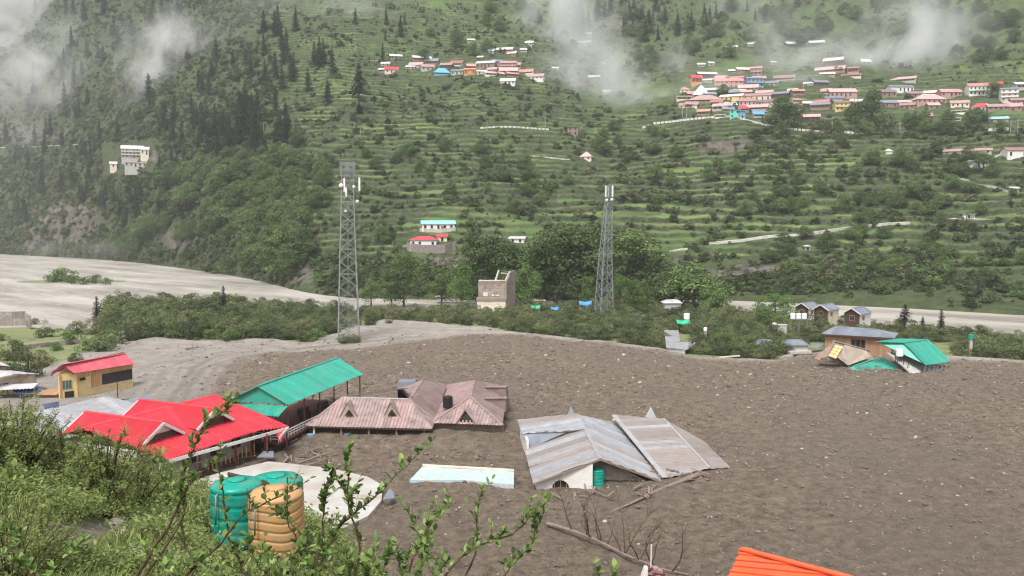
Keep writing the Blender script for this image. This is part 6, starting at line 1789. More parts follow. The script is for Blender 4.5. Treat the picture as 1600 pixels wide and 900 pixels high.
for k, (px_, py_, h_) in enumerate([(1300, 206, 16), (1375, 206, 13), (1406, 207, 15), (1590, 208, 22), (1579, 206, 18), (1216, 199, 17), (1066, 187, 22), (1073, 187, 20), (554, 209, 17), (563, 209, 10), (520, 298, 18), (412, 205, 14), (1255, 146, 14), (1511, 135, 12), (852, 199, 16), (761, 205, 16)]):
    q = H(px_, py_)
    if q is None: continue
    hh_ = h_ * q.y / FPX
    t = thing('utility_pole', q, ['pale utility pole on the village road, third from the right group', 'pale utility pole right of the tall dark tree', 'utility pole above the white blocks at the road bend', 'rightmost pale utility pole below the village', 'second pale utility pole from the right edge', 'utility pole by the round tree at the village road', 'left one of two poles below the temple house', 'right one of two poles below the temple house', 'pale pole on the middle road above the near tower', 'short pale pole beside another above the near tower', 'dark pole in the meadow left of the near tower top', 'pale pole at the foot of the conifer stand', 'tall thin pole in the misty part of the big village', 'pole at the left corner of the upper right houses', 'pole at the right end of the middle roadside blocks', 'pole at the left end of the middle roadside blocks'][k], 'utility pole')
    MB().tube([q - Vector((0, 0, 1)), q + Vector((0, 0, hh_))], [.16, .11], 6).build('pole', 'dark' if k == 10 else 'concrete', t)
    MB().beam(q + Vector((-.7, 0, hh_ - .6)), q + Vector((.7, 0, hh_ - .6)), .1).build('crossarm', 'galv', t)

# ================================================================ TREES
def mk(name, *a, **k): return proto_tree(name, *crown_parts(*a, **k))
the_trees = None
BROAD = [mk('broadleaf_tree', 10, 9.5, .9, 50, 100 + i, per=55, leaf=.5) for i in range(4)]
TALLB = [mk('broadleaf_tree', 13, 9.5, .9, 60, 120 + i, per=60, leaf=.5, top=.4) for i in range(3)]
BRIGHT = [mk('broadleaf_tree', 10, 8, .8, 46, 130 + i, per=55, leaf=.42, mat='leaf_bright', top=.2) for i in range(3)]
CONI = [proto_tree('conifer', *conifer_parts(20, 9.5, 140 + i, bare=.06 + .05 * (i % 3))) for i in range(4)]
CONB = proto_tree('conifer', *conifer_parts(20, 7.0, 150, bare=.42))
def hplant(protos, px, py, hpx, label, cat, group=None, wf=1.0, base=1.0, i=None):
    q = H(px, py)
    if q is None: return
    pr = protos[rnd.randrange(len(protos)) if i is None else i]
    hh_ = hpx * q.y / FPX / (20 if pr[0] == 'conifer' else {'BROAD': 10}.get('BROAD'))
    if protos is TALLB: hh_ *= 10 / 13
    return plant(pr, q - Vector((0, 0, .4)), rnd.random() * 6.28, (hh_ * wf, hh_ * wf, hh_), label, cat, group)
# single notable trees
hplant([CONB], 561, 177, 78, 'lone tall dark conifer with bare lower trunk above the near tower', 'tree', wf=1.3)
hplant(CONI, 561, 178, 18, 'small dark bush-like conifer at the foot of the lone tall conifer', 'tree', wf=2.2)
hplant(CONI, 376, 222, 80, 'tallest dark conifer at the front of the left stand', 'tree', wf=1.0)
hplant(CONI, 395, 228, 74, 'dark conifer right beside the tallest one in the left stand', 'tree')
hplant(CONI, 257, 208, 52, 'dark conifer standing above the spur lodge by the bare bank', 'tree', wf=1.2)
hplant(CONI, 184, 222, 44, 'narrow dark conifer left above the spur lodge', 'tree', wf=.9)
hplant(CONI, 233, 165, 50, 'misty grey conifer rising out of the left mist patch', 'tree', wf=1.2)
hplant(CONI, 63, 112, 30, 'lone conifer on the left ridge against the thick mist', 'tree', wf=.9)
hplant(CONI, 112, 74, 34, 'conifer on the upper left ridge beside the mist', 'tree', wf=.9)
hplant(BROAD, 1361, 208, 62, 'very big dark round tree in the middle of the big village', 'tree', wf=.85)
hplant(BROAD, 1222, 202, 48, 'big greyish round tree at the right of the temple house', 'tree', wf=1.15)
hplant(BROAD, 1333, 192, 28, 'small round tree left of the very big village tree', 'tree')
hplant(BROAD, 1130, 150, 18, 'small dark tree among the pink temple roofs', 'tree', wf=1.2)
hplant(BROAD, 1550, 152, 22, 'green tree before the upper right village houses', 'tree', wf=1.6)
hplant(BROAD, 664, 97, 20, 'round dark tree between white roofs of the small hamlet', 'tree', wf=1.0)
hplant(BROAD, 596, 380, 28, 'dark round tree in the meadow left of the red-roofed far house', 'tree', wf=.9)
FAR_T = []
SMALL_FAR = {'on the high slope above the big village', 'on the misty gully slope', 'high above the big village right end', 'high above the temple houses', 'above the small hamlet', 'along the village road', 'around the near tower top'}
def zone(protos, cx, cy, rx_, ry_, n, hpx, where, label, group, wf=1.0, var=.25):
    P_l = []
    for _ in range(n):
        a_, r_ = rnd.random() * 6.283, math.sqrt(rnd.random())
        P_l.append((cx + rx_ * r_ * math.cos(a_), cy + ry_ * r_ * math.sin(a_)))
    P_l = [(x, y) for x, y in P_l if not (162 < x < 250 and 236 < y < 302)]
    if where in SMALL_FAR:
        for x, y in P_l:
            q = H(x, y)
            if q is not None: FAR_T.append((q.x, q.y, q.z - .4, hpx * rnd.uniform(1 - var, 1 + var) * q.y / FPX / 10))
        return
    for i, (x, y) in enumerate(sorted(P_l)):
        hplant(protos, x, y, hpx * rnd.uniform(1 - var, 1 + var), '%s %s, %s from left' % (label, where, ORD2[i]), 'tree', group, wf * rnd.uniform(.85, 1.15))
CL, CG = 'dark conifer', 'conifers on the left slope'
for z_ in [(405, 215, 48, 42, 26, 46, 'in the densest stand'), (345, 235, 40, 28, 14, 42, 'right of the spur lodge'), (290, 205, 55, 25, 14, 36, 'above the spur lodge'), (130, 150, 100, 60, 22, 32, 'on the upper left ridge'), (90, 245, 90, 55, 20, 32, 'at the left edge slope'), (240, 60, 90, 45, 16, 28, 'near the top left'), (440, 95, 50, 60, 18, 34, 'above the densest stand'), (500, 130, 22, 40, 8, 34, 'at the right border of the wood'), (170, 300, 60, 45, 12, 34, 'on the slope below the lodge'), (300, 285, 60, 40, 16, 40, 'below the densest stand'), (330, 110, 70, 45, 12, 30, 'in the mist above the lodge'), (215, 330, 40, 40, 10, 36, 'between lodge and river'), (30, 300, 40, 60, 10, 30, 'at the far left edge'), (120, 20, 80, 18, 9, 26, 'in the top left mist')]:
    zone(CONI, *z_, CL, CG)
zone(CONI, 1000, 38, 130, 30, 34, 30, 'in the wood at the top of the gully', 'dark conifer', 'conifers above the gully', 1.0)
zone(CONI, 1150, 20, 110, 22, 8, 26, 'high up above the big village', 'dark conifer', 'conifers above the village', .9)
zone(BROAD, 1380, 45, 200, 40, 40, 19, 'on the high slope above the big village', 'round dark tree', 'trees high above the village', 1.1)
zone(BROAD, 1000, 70, 130, 50, 26, 18, 'on the misty gully slope', 'round dark tree', 'trees on the gully slope', 1.1)
zone(CONI, 600, 60, 60, 40, 6, 26, 'on the high terraces above the hamlet', 'lone conifer', 'conifers above the hamlet', .9)
BL, BG = 'round green tree', 'trees on the left spur'
for z_ in [(330, 330, 90, 60, 42, 34, 'in the middle of the left spur'), (430, 370, 50, 55, 34, 40, 'at the foot of the left spur'), (390, 290, 60, 40, 18, 32, 'under the densest conifer stand'), (240, 380, 60, 25, 12, 28, 'above the dark river cliff'), (480, 300, 40, 60, 14, 26, 'left of the near tower'), (130, 395, 80, 8, 5, 16, 'on the left river bank'), (450, 255, 40, 40, 12, 28, 'just below the conifers')]:
    zone(BROAD, *z_, BL, BG, 1.0)
zone(TALLB, 455, 415, 30, 26, 6, 60, 'by the river at the foot of the left spur', 'tall leafy tree', 'tall trees at the foot of the spur')
RL, RG = 'scattered round tree', 'trees scattered on the terraces'
for z_ in [(1150, 300, 160, 40, 14, 20, 'below the big village knoll'), (1420, 300, 160, 60, 26, 22, 'in the right middle terraces'), (1330, 400, 140, 40, 22, 24, 'on the lower right terraces'), (1000, 230, 90, 30, 14, 18, 'in the misty gully'), (760, 300, 140, 40, 16, 20, 'between the two towers'), (1500, 200, 90, 12, 16, 22, 'right of the big village'), (1280, 215, 90, 14, 10, 18, 'along the village road'), (640, 240, 120, 30, 10, 18, 'around the near tower top'), (1500, 60, 100, 50, 16, 20, 'high above the big village right end'), (1180, 60, 120, 45, 18, 20, 'high above the temple houses'), (760, 50, 120, 40, 12, 18, 'above the small hamlet'), (1530, 420, 80, 25, 10, 20, 'at the lower right slope')]:
    zone(BROAD, *z_, RL, RG, 1.05)
gn_scatter('far_woods', [t_[:3] for t_ in FAR_T], [t_[3] for t_ in FAR_T], [rnd.random() * 6.28 for _ in FAR_T], [rnd.randrange(4) for _ in FAR_T], [p_[1] for p_ in BROAD])
# trees at the foot of the slope behind the thicket
def gplant(protos, px, py, hpx, label, group=None, wf=1.0, cat='tree', z=-.3):
    q = G(px, py, 0); q.z = z
    pr = protos[rnd.randrange(len(protos))]
    nat = {'broadleaf_tree': 10, 'conifer': 20}.get(pr[0], 3)
    if pr in TALLB: nat = 13
    hh_ = hpx * q.y / FPX / nat
    return plant(pr, q, rnd.random() * 6.28, (hh_ * wf, hh_ * wf, hh_), label, cat, group)
for (x, y, h_, wf, pr, lab) in [
 (631, 474, 78, .75, TALLB, 'pale green poplar-like tree below the far bank houses'),
 (612, 476, 56, .8, TALLB, 'slim green tree at the left of the poplar-like tree'),
 (721, 476, 64, .8, BRIGHT, 'pointed green tree left of the stone ruin'),
 (818, 478, 66, .85, BRIGHT, 'green tree directly right of the stone ruin'),
 (868, 472, 112, 1.2, TALLB, 'very large broad tree left of the second tower'),
 (905, 470, 122, 1.1, TALLB, 'tallest broad tree just behind the second tower'),
 (985, 472, 108, 1.3, TALLB, 'very large round tree right of the second tower'),
 (1025, 472, 80, 1.2, TALLB, 'large dark tree between the tower tree and the round tree'),
 (1083, 486, 74, 1.25, BROAD, 'round tree behind the white tank in the thicket'),
 (1050, 482, 60, .9, BROAD, 'darker round tree left of the round tree behind the white tank'),
 (1112, 492, 44, 1.1, BROAD, 'low dark tree right of the round tree'),
 (1211, 512, 52, 1.2, BRIGHT, 'bright green round tree beside the river cottages'),
 (755, 470, 100, 1.05, TALLB, 'tall dark tree behind the stone ruin'),
 (790, 470, 84, 1.1, TALLB, 'dark tree behind the broken ruin wall'),
 (828, 470, 80, 1.2, TALLB, 'dark tree between the ruin and the very large tree'),
 (918, 484, 50, .7, BRIGHT, 'small pale tree in front of the tallest broad tree'),
 (968, 486, 56, .7, BRIGHT, 'small pale green tree right of the second tower foot'),
 (990, 486, 48, .7, BRIGHT, 'second small pale tree right of the second tower foot'),
 (1003, 484, 42, .8, BRIGHT, 'third small pale tree right of the second tower foot'),
 (690, 474, 44, .9, BROAD, 'low dark tree between the poplar-like and pointed trees'),
 (580, 474, 36, 1.0, BROAD, 'low round tree right behind the near tower')]:
    gplant(pr, x, y, h_, lab, None, wf)
gplant([CONI[0]], 1470, 520, 40, 'small dark conifer beside the right river', wf=1.3)
gplant([CONI[1]], 1441, 520, 28, 'smaller dark conifer left of the other one by the right river', wf=1.7)
gplant([CONB], 1413, 518, 46, 'thin umbrella-shaped tree leaning by the right river', wf=1.9)
gplant([CONI[2]], 152, 502, 42, 'young feathery conifer in the left meadow by the river', wf=1.4)
gplant([CONI[3]], 350, 500, 56, 'young conifer rising out of the thicket left of the tower', wf=1.1)

# ---- thicket on the valley floor
def shrub(seed, mat='leaf_thicket', hgt=3.2, wid=4.6, n=32, leaf=.27, per=48, nm='thicket_bush'):
    cr, tr = crown_parts(hgt, wid, .1, n, seed, per=per, leaf=leaf, mat=mat, squash=.95, rag=.2, low=1.7)
    return proto_tree(nm, cr, tr)
THK = [shrub(200 + i) for i in range(5)]
PALE = [shrub(220 + i, 'leaf_bright', 2.2, 4.0, 20, nm='pale_bush') for i in range(2)]
WHITE = [shrub(230, 'leaf_pale', 3.6, 2.6, 22, nm='whitish_bush')]
avoid = [(1284 - 20, 1402 + 95, 520, 600, None)]
def in_bad(x, y):
    px, py = to_px((x, y, 0))
    if 1258 < px < 1500 and 533 < py: return True
    if 736 < px < 806 and py > 480 and py < 492: return True
    if 1030 < px < 1092 and 520 < py < 556: return True
    for tx, ty, r_ in ((tc.x, tc.y, 4.5), (tc2.x, tc2.y, 3.0)):
        if math.hypot(x - tx, y - ty) < r_: return True
    for c_ in ((1254, 222, 6), (1284, 214, 6), (1333, 207, 6)):
        xx = (c_[0] - 800) / FPX * c_[1]
        if math.hypot(x - xx, y - c_[1] - 2) < c_[2]: return True
    hbx = hb.location
    if abs(x - hbx.x) < 9 and -2 < y - hbx.y < 12: return True
    return False
cand = []
tries = 0
while tries < 14000:
    tries += 1
    y = rnd.uniform(125, 262); px = rnd.uniform(150, 1780)
    x = (px - 800) / FPX * y
    fa = np.array([x]); fb = np.array([y])
    if poly_dist(fa, fb, floor_poly)[0] < (9 if 380 < px < 640 else 9 if px > 1130 else 3.5): continue
    dm = poly_dist(fa, fb, mud_poly)[0]
    if dm > -1.2: continue
    if px < 215 and rnd.random() < .6: continue
    if 540 < px < 720 and y < 215 and dm > -8: continue
    if in_bad(x, y): continue
    if any((x - c_[0]) ** 2 + (y - c_[1]) ** 2 < c_[2] for c_ in cand): continue
    cand.append((x, y, 2.5 ** 2 if y < 200 else 3.0 ** 2))
SEG = lambda px: 'left of the near tower' if px < 530 else 'between the near tower and the ruin' if px < 775 else 'between the ruin and the second tower' if px < 944 else 'between the second tower and the white tanks' if px < 1250 else 'along the right river'
cand.sort(key=lambda c_: c_[1])
rest = []
for i, (x, y, _) in enumerate(cand):
    px, py = to_px((x, y, 0))
    s = rnd.uniform(.7, 1.15)
    hz = (1.3 if px < 380 else .7 if px > 1290 else .9 if px > 640 else .85) * rnd.uniform(.75, 1.2)
    if i < 285:
        k = rnd.random()
        pr = PALE if k < .06 else THK
        plant(pr[rnd.randrange(len(pr))], (x, y, -.35), rnd.random() * 6.28, (s, s, s * hz), ('pale yellowish bush in the thicket ' if pr is PALE else 'dark olive bush in the thicket ') + SEG(px), 'bush', ('pale thicket bushes ' if pr is PALE else 'dark thicket bushes ') + SEG(px), crown_name='foliage', trunk_name='stems')
    else: rest.append((x, y, s * hz))
if rest:
    gn_scatter('thicket_bushes', [(x, y, -.35) for x, y, s in rest], [s for *_, s in rest], [rnd.random() * 6.28 for _ in rest], [rnd.randrange(5) for _ in rest], [p_[1] for p_ in THK])
print('thicket', len(cand))
def bush(px, py, s, protos, label, hz=1.0, z=-.1):
    q = G(px, py, 0); q.z = z
    if not in_poly(np.array([q.x]), np.array([q.y]), mud_poly)[0]: q.z = floor_z(q.x, q.y) - .05
    plant(protos[rnd.randrange(len(protos))], q, rnd.random() * 6.28, (s, s, s * hz), label, 'bush', None, 'foliage', 'stems')
bush(288, 523, .95, WHITE, 'whitish-leaved upright bush at the silt edge', 1.15)
bush(360, 532, 1.0, PALE, 'low pale round bush on the silt below the thicket')
bush(398, 524, .9, PALE, 'pale bush at the silt edge left of the near tower')
bush(493, 531, .95, PALE, 'pale yellow-green bush just left of the near tower foot', 1.1)
bush(520, 520, .8, PALE, 'small pale bush behind the near tower foot')
bush(537, 534, .7, THK, 'dark bush under the near tower', .8)
bush(553, 533, .6, THK, 'small dark bush at the right foot of the near tower', .8)
bush(577, 508, .7, THK, 'grey-green bush on the silt right of the near tower', .8)
bush(606, 505, .5, THK, 'little bush on the silt bank right of the near tower', .7)
bush(725, 506, .6, PALE, 'light green bush at the top edge of the silt')
bush(850, 521, .9, PALE, 'pale round bush on the flow edge left of the second tower')
bush(117, 565, .6, THK, 'low grey-green bush beside the pink-roofed house', .8)
bush(232, 527, .5, PALE, 'low yellowish plants on the silt by the whitish bush', .5)
bush(308, 532, .3, THK, 'tiny dark tuft on the silt', .8)
for k, (x, y, s, pr) in enumerate([(20, 560, 1.1, THK), (45, 590, 1.15, THK), (62, 570, .9, THK), (110, 535, 1.1, PALE), (140, 545, 1.0, PALE), (165, 548, 1.2, THK), (175, 543, .8, WHITE), (190, 538, .8, WHITE), (70, 525, 1.0, PALE), (30, 500, 1.2, PALE), (55, 500, 1.2, THK), (10, 495, 1.0, PALE), (85, 545, .7, PALE), (10, 585, 1.0, PALE), (120, 520, .9, THK), (150, 520, 1.1, THK), (95, 510, 1.0, PALE), (180, 520, 1.2, THK), (30, 545, .6, PALE), (0, 530, .7, PALE)]):
    bush(x, y, s, pr, 'leafy green bush in the left meadow before the river', 1.0)
    list(bpy.context.scene.objects)[-3] if False else None
for o in COL.objects:
    if o.get('label') == 'leafy green bush in the left meadow before the river': o['group'] = 'bushes in the left meadow'
# shrubs on the gravel bar in the river
q = G(112, 440, -1.2)
bar = MB().lathe([(16, -.6), (13, .1), (8, .5), (2, .7)], (0, 0, 0), 20); bar.v = [(x * 1.9 + q.x, y * .8 + q.y, z + q.z) for x, y, z in bar.v]
tag(bar.build('river_island', 'valley_floor', None, True), kind='structure')
for k, (x, y, s) in enumerate([(97, 440, 2.6), (112, 443, 1.6), (130, 444, 1.3), (150, 442, 1.5), (165, 444, 1.2), (82, 441, 1.3)]):
    p_ = G(x, y, -1.0)
    plant(PALE[k % 2], p_, k, (s, s, s), ['big green bush on the gravel island in the river', 'bush second from left cluster on the gravel island', 'low bush in the middle of the gravel island', 'spiky bush towards the right of the gravel island', 'rightmost small bush on the gravel island', 'leftmost small bush on the gravel island'][k], 'bush', None, 'foliage', 'stems')

# ---- hillside shrubs
HS = [shrub(240 + i, 'leaf_hill', 2.3, 4.4, 14, .46, per=34, nm='hillside_shrub') for i in range(4)] + [shrub(250, 'leaf_hill', 4.4, 3.0, 14, .42, per=34, nm='hillside_shrub'), shrub(251, 'leaf_hill', 1.3, 5.2, 14, .46, per=34, nm='hillside_shrub'), shrub(252, 'leaf_bright', 2.6, 3.2, 12, .42, per=34, nm='hillside_shrub'), shrub(253, 'leaf_hill', 1.6, 2.6, 9, .4, per=30, nm='hillside_shrub')]
area = np.clip(np.gradient(HX, axis=1), .05, 4) * np.clip(np.gradient(HP, axis=0) * -1, .2, 3)
dens = fbm(HX, HY, 30, 4, 151)
wgt = (0.05 + .25 * sstep(110, 60, HPo) * (HPXo > 860) + sstep(.50, .66, dens) * 1.1 + riser * 4.0 * (.4 + sstep(.35, .6, fbm(HX, HY, 14, 3, 161))) + forest * 2.2 + sstep(18, 6, HZ) * sstep(.4, .6, dens) * 3.0) * (1 - .9 * field) * (1 - .65 * rock) * sstep(-1.6, .5, HZ)
vill = in_poly(HPXo, HPo, [(1062, 90), (1200, 95), (1400, 100), (1520, 120), (1600, 130), (1600, 195), (1400, 200), (1250, 185), (1180, 188), (1062, 180)]) | in_poly(HPXo, HPo, [(590, 85), (700, 90), (780, 75), (850, 110), (850, 132), (700, 122), (590, 118)])
wgt = wgt * np.where(vill, .12, 1) * (HPo > -60) * (HY / 400.0) ** 1.2 * np.where(HPo > 425, 2.0, 1.0)
for (x0, y0_, x1, y1_) in ((630, 338, 716, 398), (1495, 226, 1600, 272), (160, 222, 245, 268), (790, 366, 820, 382), (885, 196, 905, 214), (905, 238, 925, 252)):
    wgt = wgt * np.where((HPXo > x0) & (HPXo < x1) & (HPo > y0_) & (HPo < y1_ + 4), .03, 1)
for pl_ in ([(1040, 395), (1108, 382), (1160, 378), (1205, 371), (1256, 369), (1316, 360), (1350, 356), (1390, 352), (1422, 351)], [(1490, 278), (1512, 284), (1530, 291), (1552, 294), (1580, 301)], [(847, 330), (866, 314), (882, 303), (896, 290), (903, 276), (908, 264)], [(1003, 201), (1050, 191), (1130, 183), (1150, 184), (1210, 199), (1240, 203), (1355, 209)], [(828, 244), (890, 250)], [(750, 201), (858, 203)]):
    bb = np.full(HZ.shape, 1e9)
    for (x1, y1), (x2, y2) in zip(pl_[:-1], pl_[1:]):
        dx, dy = x2 - x1, y2 - y1
        q_ = np.clip(((HPXo - x1) * dx + (HPo - 5 - y1) * dy) / (dx * dx + dy * dy), 0, 1)
        bb = np.minimum(bb, np.hypot(HPXo - x1 - q_ * dx, HPo - 5 - y1 - q_ * dy))
    wgt = wgt * np.where(bb < 7, .03, 1)
wgt = wgt / wgt.sum()
NS = 30000
pick = rng.choice(wgt.size, NS, replace=False, p=wgt.ravel())
ii, jj = np.unravel_index(pick, wgt.shape)
SXs, SYs, SZs = HX[ii, jj] + rng.normal(size=NS) * .4, HY[ii, jj] + rng.normal(size=NS) * .4, HZ[ii, jj] - .25
ss = np.clip(rng.lognormal(-.55, .48, NS), .22, 1.8) * np.where(forest[ii, jj] > .5, 1.35, 1.0)
big = np.argsort(-(ss / SYs * (np.abs(HPXo[ii, jj] - 800) < 840) * (HPo[ii, jj] > 0)))
one = big[:285]; oth = big[285:]
SEG2 = lambda px: 'left of the near tower' if px < 545 else 'between the two towers' if px < 950 else 'below the big village' if px < 1300 else 'at the right end'
for k in one:
    plant(HS[k % 8], (SXs[k], SYs[k], SZs[k]), rnd.random() * 6.28, (ss[k], ss[k], ss[k] * rnd.uniform(.8, 1.1)), 'large rounded shrub on the far slope ' + SEG2(HPXo[ii[k], jj[k]]), 'shrub', 'large shrubs ' + SEG2(HPXo[ii[k], jj[k]]), 'foliage', 'stems')
gn_scatter('hillside_shrubs', np.stack([SXs, SYs, SZs], 1)[oth], ss[oth], rng.random(len(oth)) * 6.28, rng.integers(0, 8, len(oth)), [p_[1] for p_ in HS])
# ================================================================ RUBBLE STONES IN THE MUD
def rock_mesh(seed):
    r = np.random.default_rng(seed)
    t_ = (1 + 5 ** .5) / 2
    V = np.array([(-1, t_, 0), (1, t_, 0), (-1, -t_, 0), (1, -t_, 0), (0, -1, t_), (0, 1, t_), (0, -1, -t_), (0, 1, -t_), (t_, 0, -1), (t_, 0, 1), (-t_, 0, -1), (-t_, 0, 1)]) / 1.9
    V = V * r.uniform(.6, 1.3, (12, 1)) * np.array([1.2, 1.0, .65])
    F = [(0, 11, 5), (0, 5, 1), (0, 1, 7), (0, 7, 10), (0, 10, 11), (1, 5, 9), (5, 11, 4), (11, 10, 2), (10, 7, 6), (7, 1, 8), (3, 9, 4), (3, 4, 2), (3, 2, 6), (3, 6, 8), (3, 8, 9), (4, 9, 5), (2, 4, 11), (6, 2, 10), (8, 6, 7), (9, 8, 1)]
    return V, F
M['rock_brown'] = mat2('rock_brown', (0.1, 0.08, 0.066), (0.2, 0.168, 0.14), 2.0, .9, objrand=.25)
M['rock_pale'] = mat2('rock_pale', (0.27, 0.235, 0.2), (0.4, 0.36, 0.315), 2.0, .9, objrand=.3)
RK = []
for k in range(6):
    V, F = rock_mesh(300 + k)
    RK.append(np_mesh('rubble_stone', V, F, None, False, 'rock_pale' if k == 5 else 'rock_brown'))
n_ = 40000
ii = rng.integers(0, MR - 1, n_ * 3); jj = rng.integers(0, MC, n_ * 3)
ok = (MUD_IN[ii, jj] > 1.0) & (rng.random(n_ * 3) > MUD_SILT[ii, jj] * .93) & (MUD_PX[ii, jj] > -50) & (MUD_PX[ii, jj] < 1750)
ii, jj = ii[ok][:n_], jj[ok][:n_]
pts = MUD[ii, jj] + np.stack([rng.normal(size=len(ii)) * .3, rng.normal(size=len(ii)) * .3, np.zeros(len(ii))], 1)
sc = np.clip(rng.lognormal(-2.65, .5, len(ii)), .03, .3) * np.clip(pts[:, 1] / 85, .8, 1.6)
pts[:, 2] += sc * .1
gn_scatter('rubble', pts, sc, rng.random(len(ii)) * 6.28, np.where(rng.random(len(ii)) < .05, 5, rng.integers(0, 5, len(ii))), RK)

tb_ = MB()
for (cx_, cy_, rx_, ry_, n2) in ((-17, 97.5, 9, 1.6, 26), (-5, 98, 6, 1.5, 18), (9, 78, 5, 1.6, 16), (15, 83, 5, 1.5, 14), (67, 146, 8, 2.5, 40), (60, 150, 6, 3, 20), (-24, 90, 5, 4, 16)):
    for _ in range(n2):
        x, y = cx_ + rnd.uniform(-rx_, rx_), cy_ + rnd.uniform(-ry_, ry_)
        a_ = rnd.uniform(0, 3.14); L = rnd.uniform(.4, 1.7); tl_ = rnd.uniform(-.05, .35)
        tb_.box((x, y, .35 + rnd.uniform(-.1, .25)), Vector((math.cos(a_) * L * .5, math.sin(a_) * L * .5, tl_ * L * .5)), Vector((-math.sin(a_), math.cos(a_), 0)) * rnd.uniform(.04, .11), Vector((0, 0, rnd.uniform(.02, .06))))
tag(tb_.build('timber_debris', 'dead_bark'), kind='stuff')

# ================================================================ NEAR SLOPE: GRASS, SHRUBS
def blades(seed, n=26, L=.3, w=.012, spread=.14):
    r = np.random.default_rng(seed)
    V, F, T = [], [], []
    for k in range(n):
        a = r.random() * 6.28; rr = spread * r.random() ** .5
        b = np.array([rr * math.cos(a * 3.1), rr * math.sin(a * 3.1), -.03])
        l = L * r.uniform(.5, 1.2); lean = r.uniform(.1, .7)
        d = np.array([math.cos(a) * lean, math.sin(a) * lean, 1.0]); s = np.array([-math.sin(a), math.cos(a), 0]) * w
        m_ = b + d * l * .55; e = b + d * l + np.array([math.cos(a), math.sin(a), -.5]) * l * lean * .35
        i = len(V); V += [b - s, b + s, m_ + s * .8, m_ - s * .8, e + s * .15, e - s * .15]
        F += [(i, i + 1, i + 2, i + 3), (i + 3, i + 2, i + 4, i + 5)]
        t_ = r.random(); T += [t_, t_]
    return np_mesh('grass_tuft', np.array(V), np.array(F), {'tone': ('FACE', T)}, False, 'leaf_grass')
def weed(seed, n=60, hgt=.45, wid=.6, leaf=.075, mat='leaf_near'):
    r = np.random.default_rng(seed)
    P = r.normal(size=(n, 3)) * np.array([wid * .3, wid * .3, hgt * .25]); P[:, 2] = np.abs(P[:, 2]) + .02 + r.random(n) * hgt * .5
    return foliage_mesh('weed', P, np.tile([0, 0, 1.0], (n, 1)), leaf, .55, .5, r.random(n), r, mat)
TUFT = [blades(400 + i, 26, .2, .009) for i in range(4)] + [blades(410 + i, 14, .27, .008, .2) for i in range(2)] + [weed(420 + i, 70, .35, .6, .06) for i in range(3)]
gp, gs = [], []
while len(gp) < 30000:
    y = 2.5 + 52 * rnd.random() ** 1.7; px = rnd.uniform(-120, 900)
    x = (px - 800) / FPX * y
    gp.append((x, y)); 
gp = np.array(gp)
gz = slope_z(gp[:, 0], gp[:, 1])
path_ = fbm(gp[:, 0], gp[:, 1], 4.0, 3, 171)
keep = (path_ < .6) & (path_d(gp[:, 0], gp[:, 1]) > .5) & (np.hypot(gp[:, 0] + 8, gp[:, 1] - 25.2) > 1.9)
gp, gz = gp[keep], gz[keep]
gsz = np.clip(gp[:, 1] / 14, .8, 2.2) * rng.uniform(.6, 1.3, len(gp))
kinds = np.where(fbm(gp[:, 0], gp[:, 1], 3.0, 2, 172) > .47, rng.integers(6, 9, len(gp)), rng.integers(0, 6, len(gp)))
gn_scatter('grass', np.stack([gp[:, 0], gp[:, 1], gz], 1), gsz, rng.random(len(gp)) * 6.28, kinds, TUFT)

def near_shrub(seed, hgt, wid, leaf, nstem, nleaf, mat='leaf_near'):
    """many-stemmed shrub: fine leaves along arching twigs"""
    r = np.random.default_rng(seed)
    mb = MB(); Ps, Ns, Ts = [], [], []
    for s in range(nstem):
        a = r.random() * 6.28; lean = r.uniform(.1, 1.0)
        end = np.array([math.cos(a) * wid * .5 * lean, math.sin(a) * wid * .5 * lean, hgt * math.sqrt(max(.1, 1 - .75 * lean ** 2)) * r.uniform(.75, 1.1)])
        mid = end * np.array([.35, .35, .6])
        ts = np.linspace(0, 1, 7)[:, None]
        c_ = (1 - ts) ** 2 * np.array([0, 0, -.2]) + 2 * (1 - ts) * ts * mid + ts ** 2 * end
        mb.tube([tuple(q) for q in c_], [.022 * hgt * .6 * (1 - .85 * i / 6) + .004 for i in range(7)], 4, False)
        tone = r.uniform(.15, .8)
        ntw = 9
        for t_ in range(ntw):
            f = r.uniform(.3, 1); b = c_[int(f * 5.99)] + (c_[min(6, int(f * 5.99) + 1)] - c_[int(f * 5.99)]) * (f * 5.99 % 1)
            d = r.normal(size=3) + np.array([math.cos(a), math.sin(a), .8]) * .8; d /= np.linalg.norm(d)
            L = hgt * r.uniform(.1, .24)
            k = int(nleaf / nstem / ntw)
            q = r.random(k) ** .8
            Ps.append(b + d * (q * L)[:, None] + r.normal(size=(k, 3)) * leaf * .7 - np.array([0, 0, .12 * L]) * (q ** 2)[:, None])
            Ns.append(np.tile([d[0] * .3, d[1] * .3, 1.0], (k, 1)))
            Ts.append(np.full(k, tone) + r.normal(size=k) * .2)
    P, Nn, T = np.concatenate(Ps), np.concatenate(Ns), np.concatenate(Ts)
    cr = foliage_mesh('foliage', P, Nn, leaf, .5, .55, T, r, mat)
    return proto_tree('near_shrub', cr, mb, 'twig_bark')
NSH = [near_shrub(500, 2.2, 3.0, .058, 30, 13000), near_shrub(501, 2.4, 2.6, .052, 28, 11000), near_shrub(502, 1.6, 2.4, .048, 24, 8500)]
def nplant(px, d, s, i, label, hz=1.0, cat='shrub'):
    x = (px - 800) / FPX * d
    plant(NSH[i], (x, d, float(slope_z(x, d)) - .05), rnd.random() * 6.28, (s, s, s * hz), label, cat, None, 'foliage', 'stems')
nplant(150, 21.5, 1.08, 0, 'big fine-leaved shrub on the near slope below the red roof')
nplant(200, 25, .95, 1, 'fine-leaved shrub at the right side of the big one')
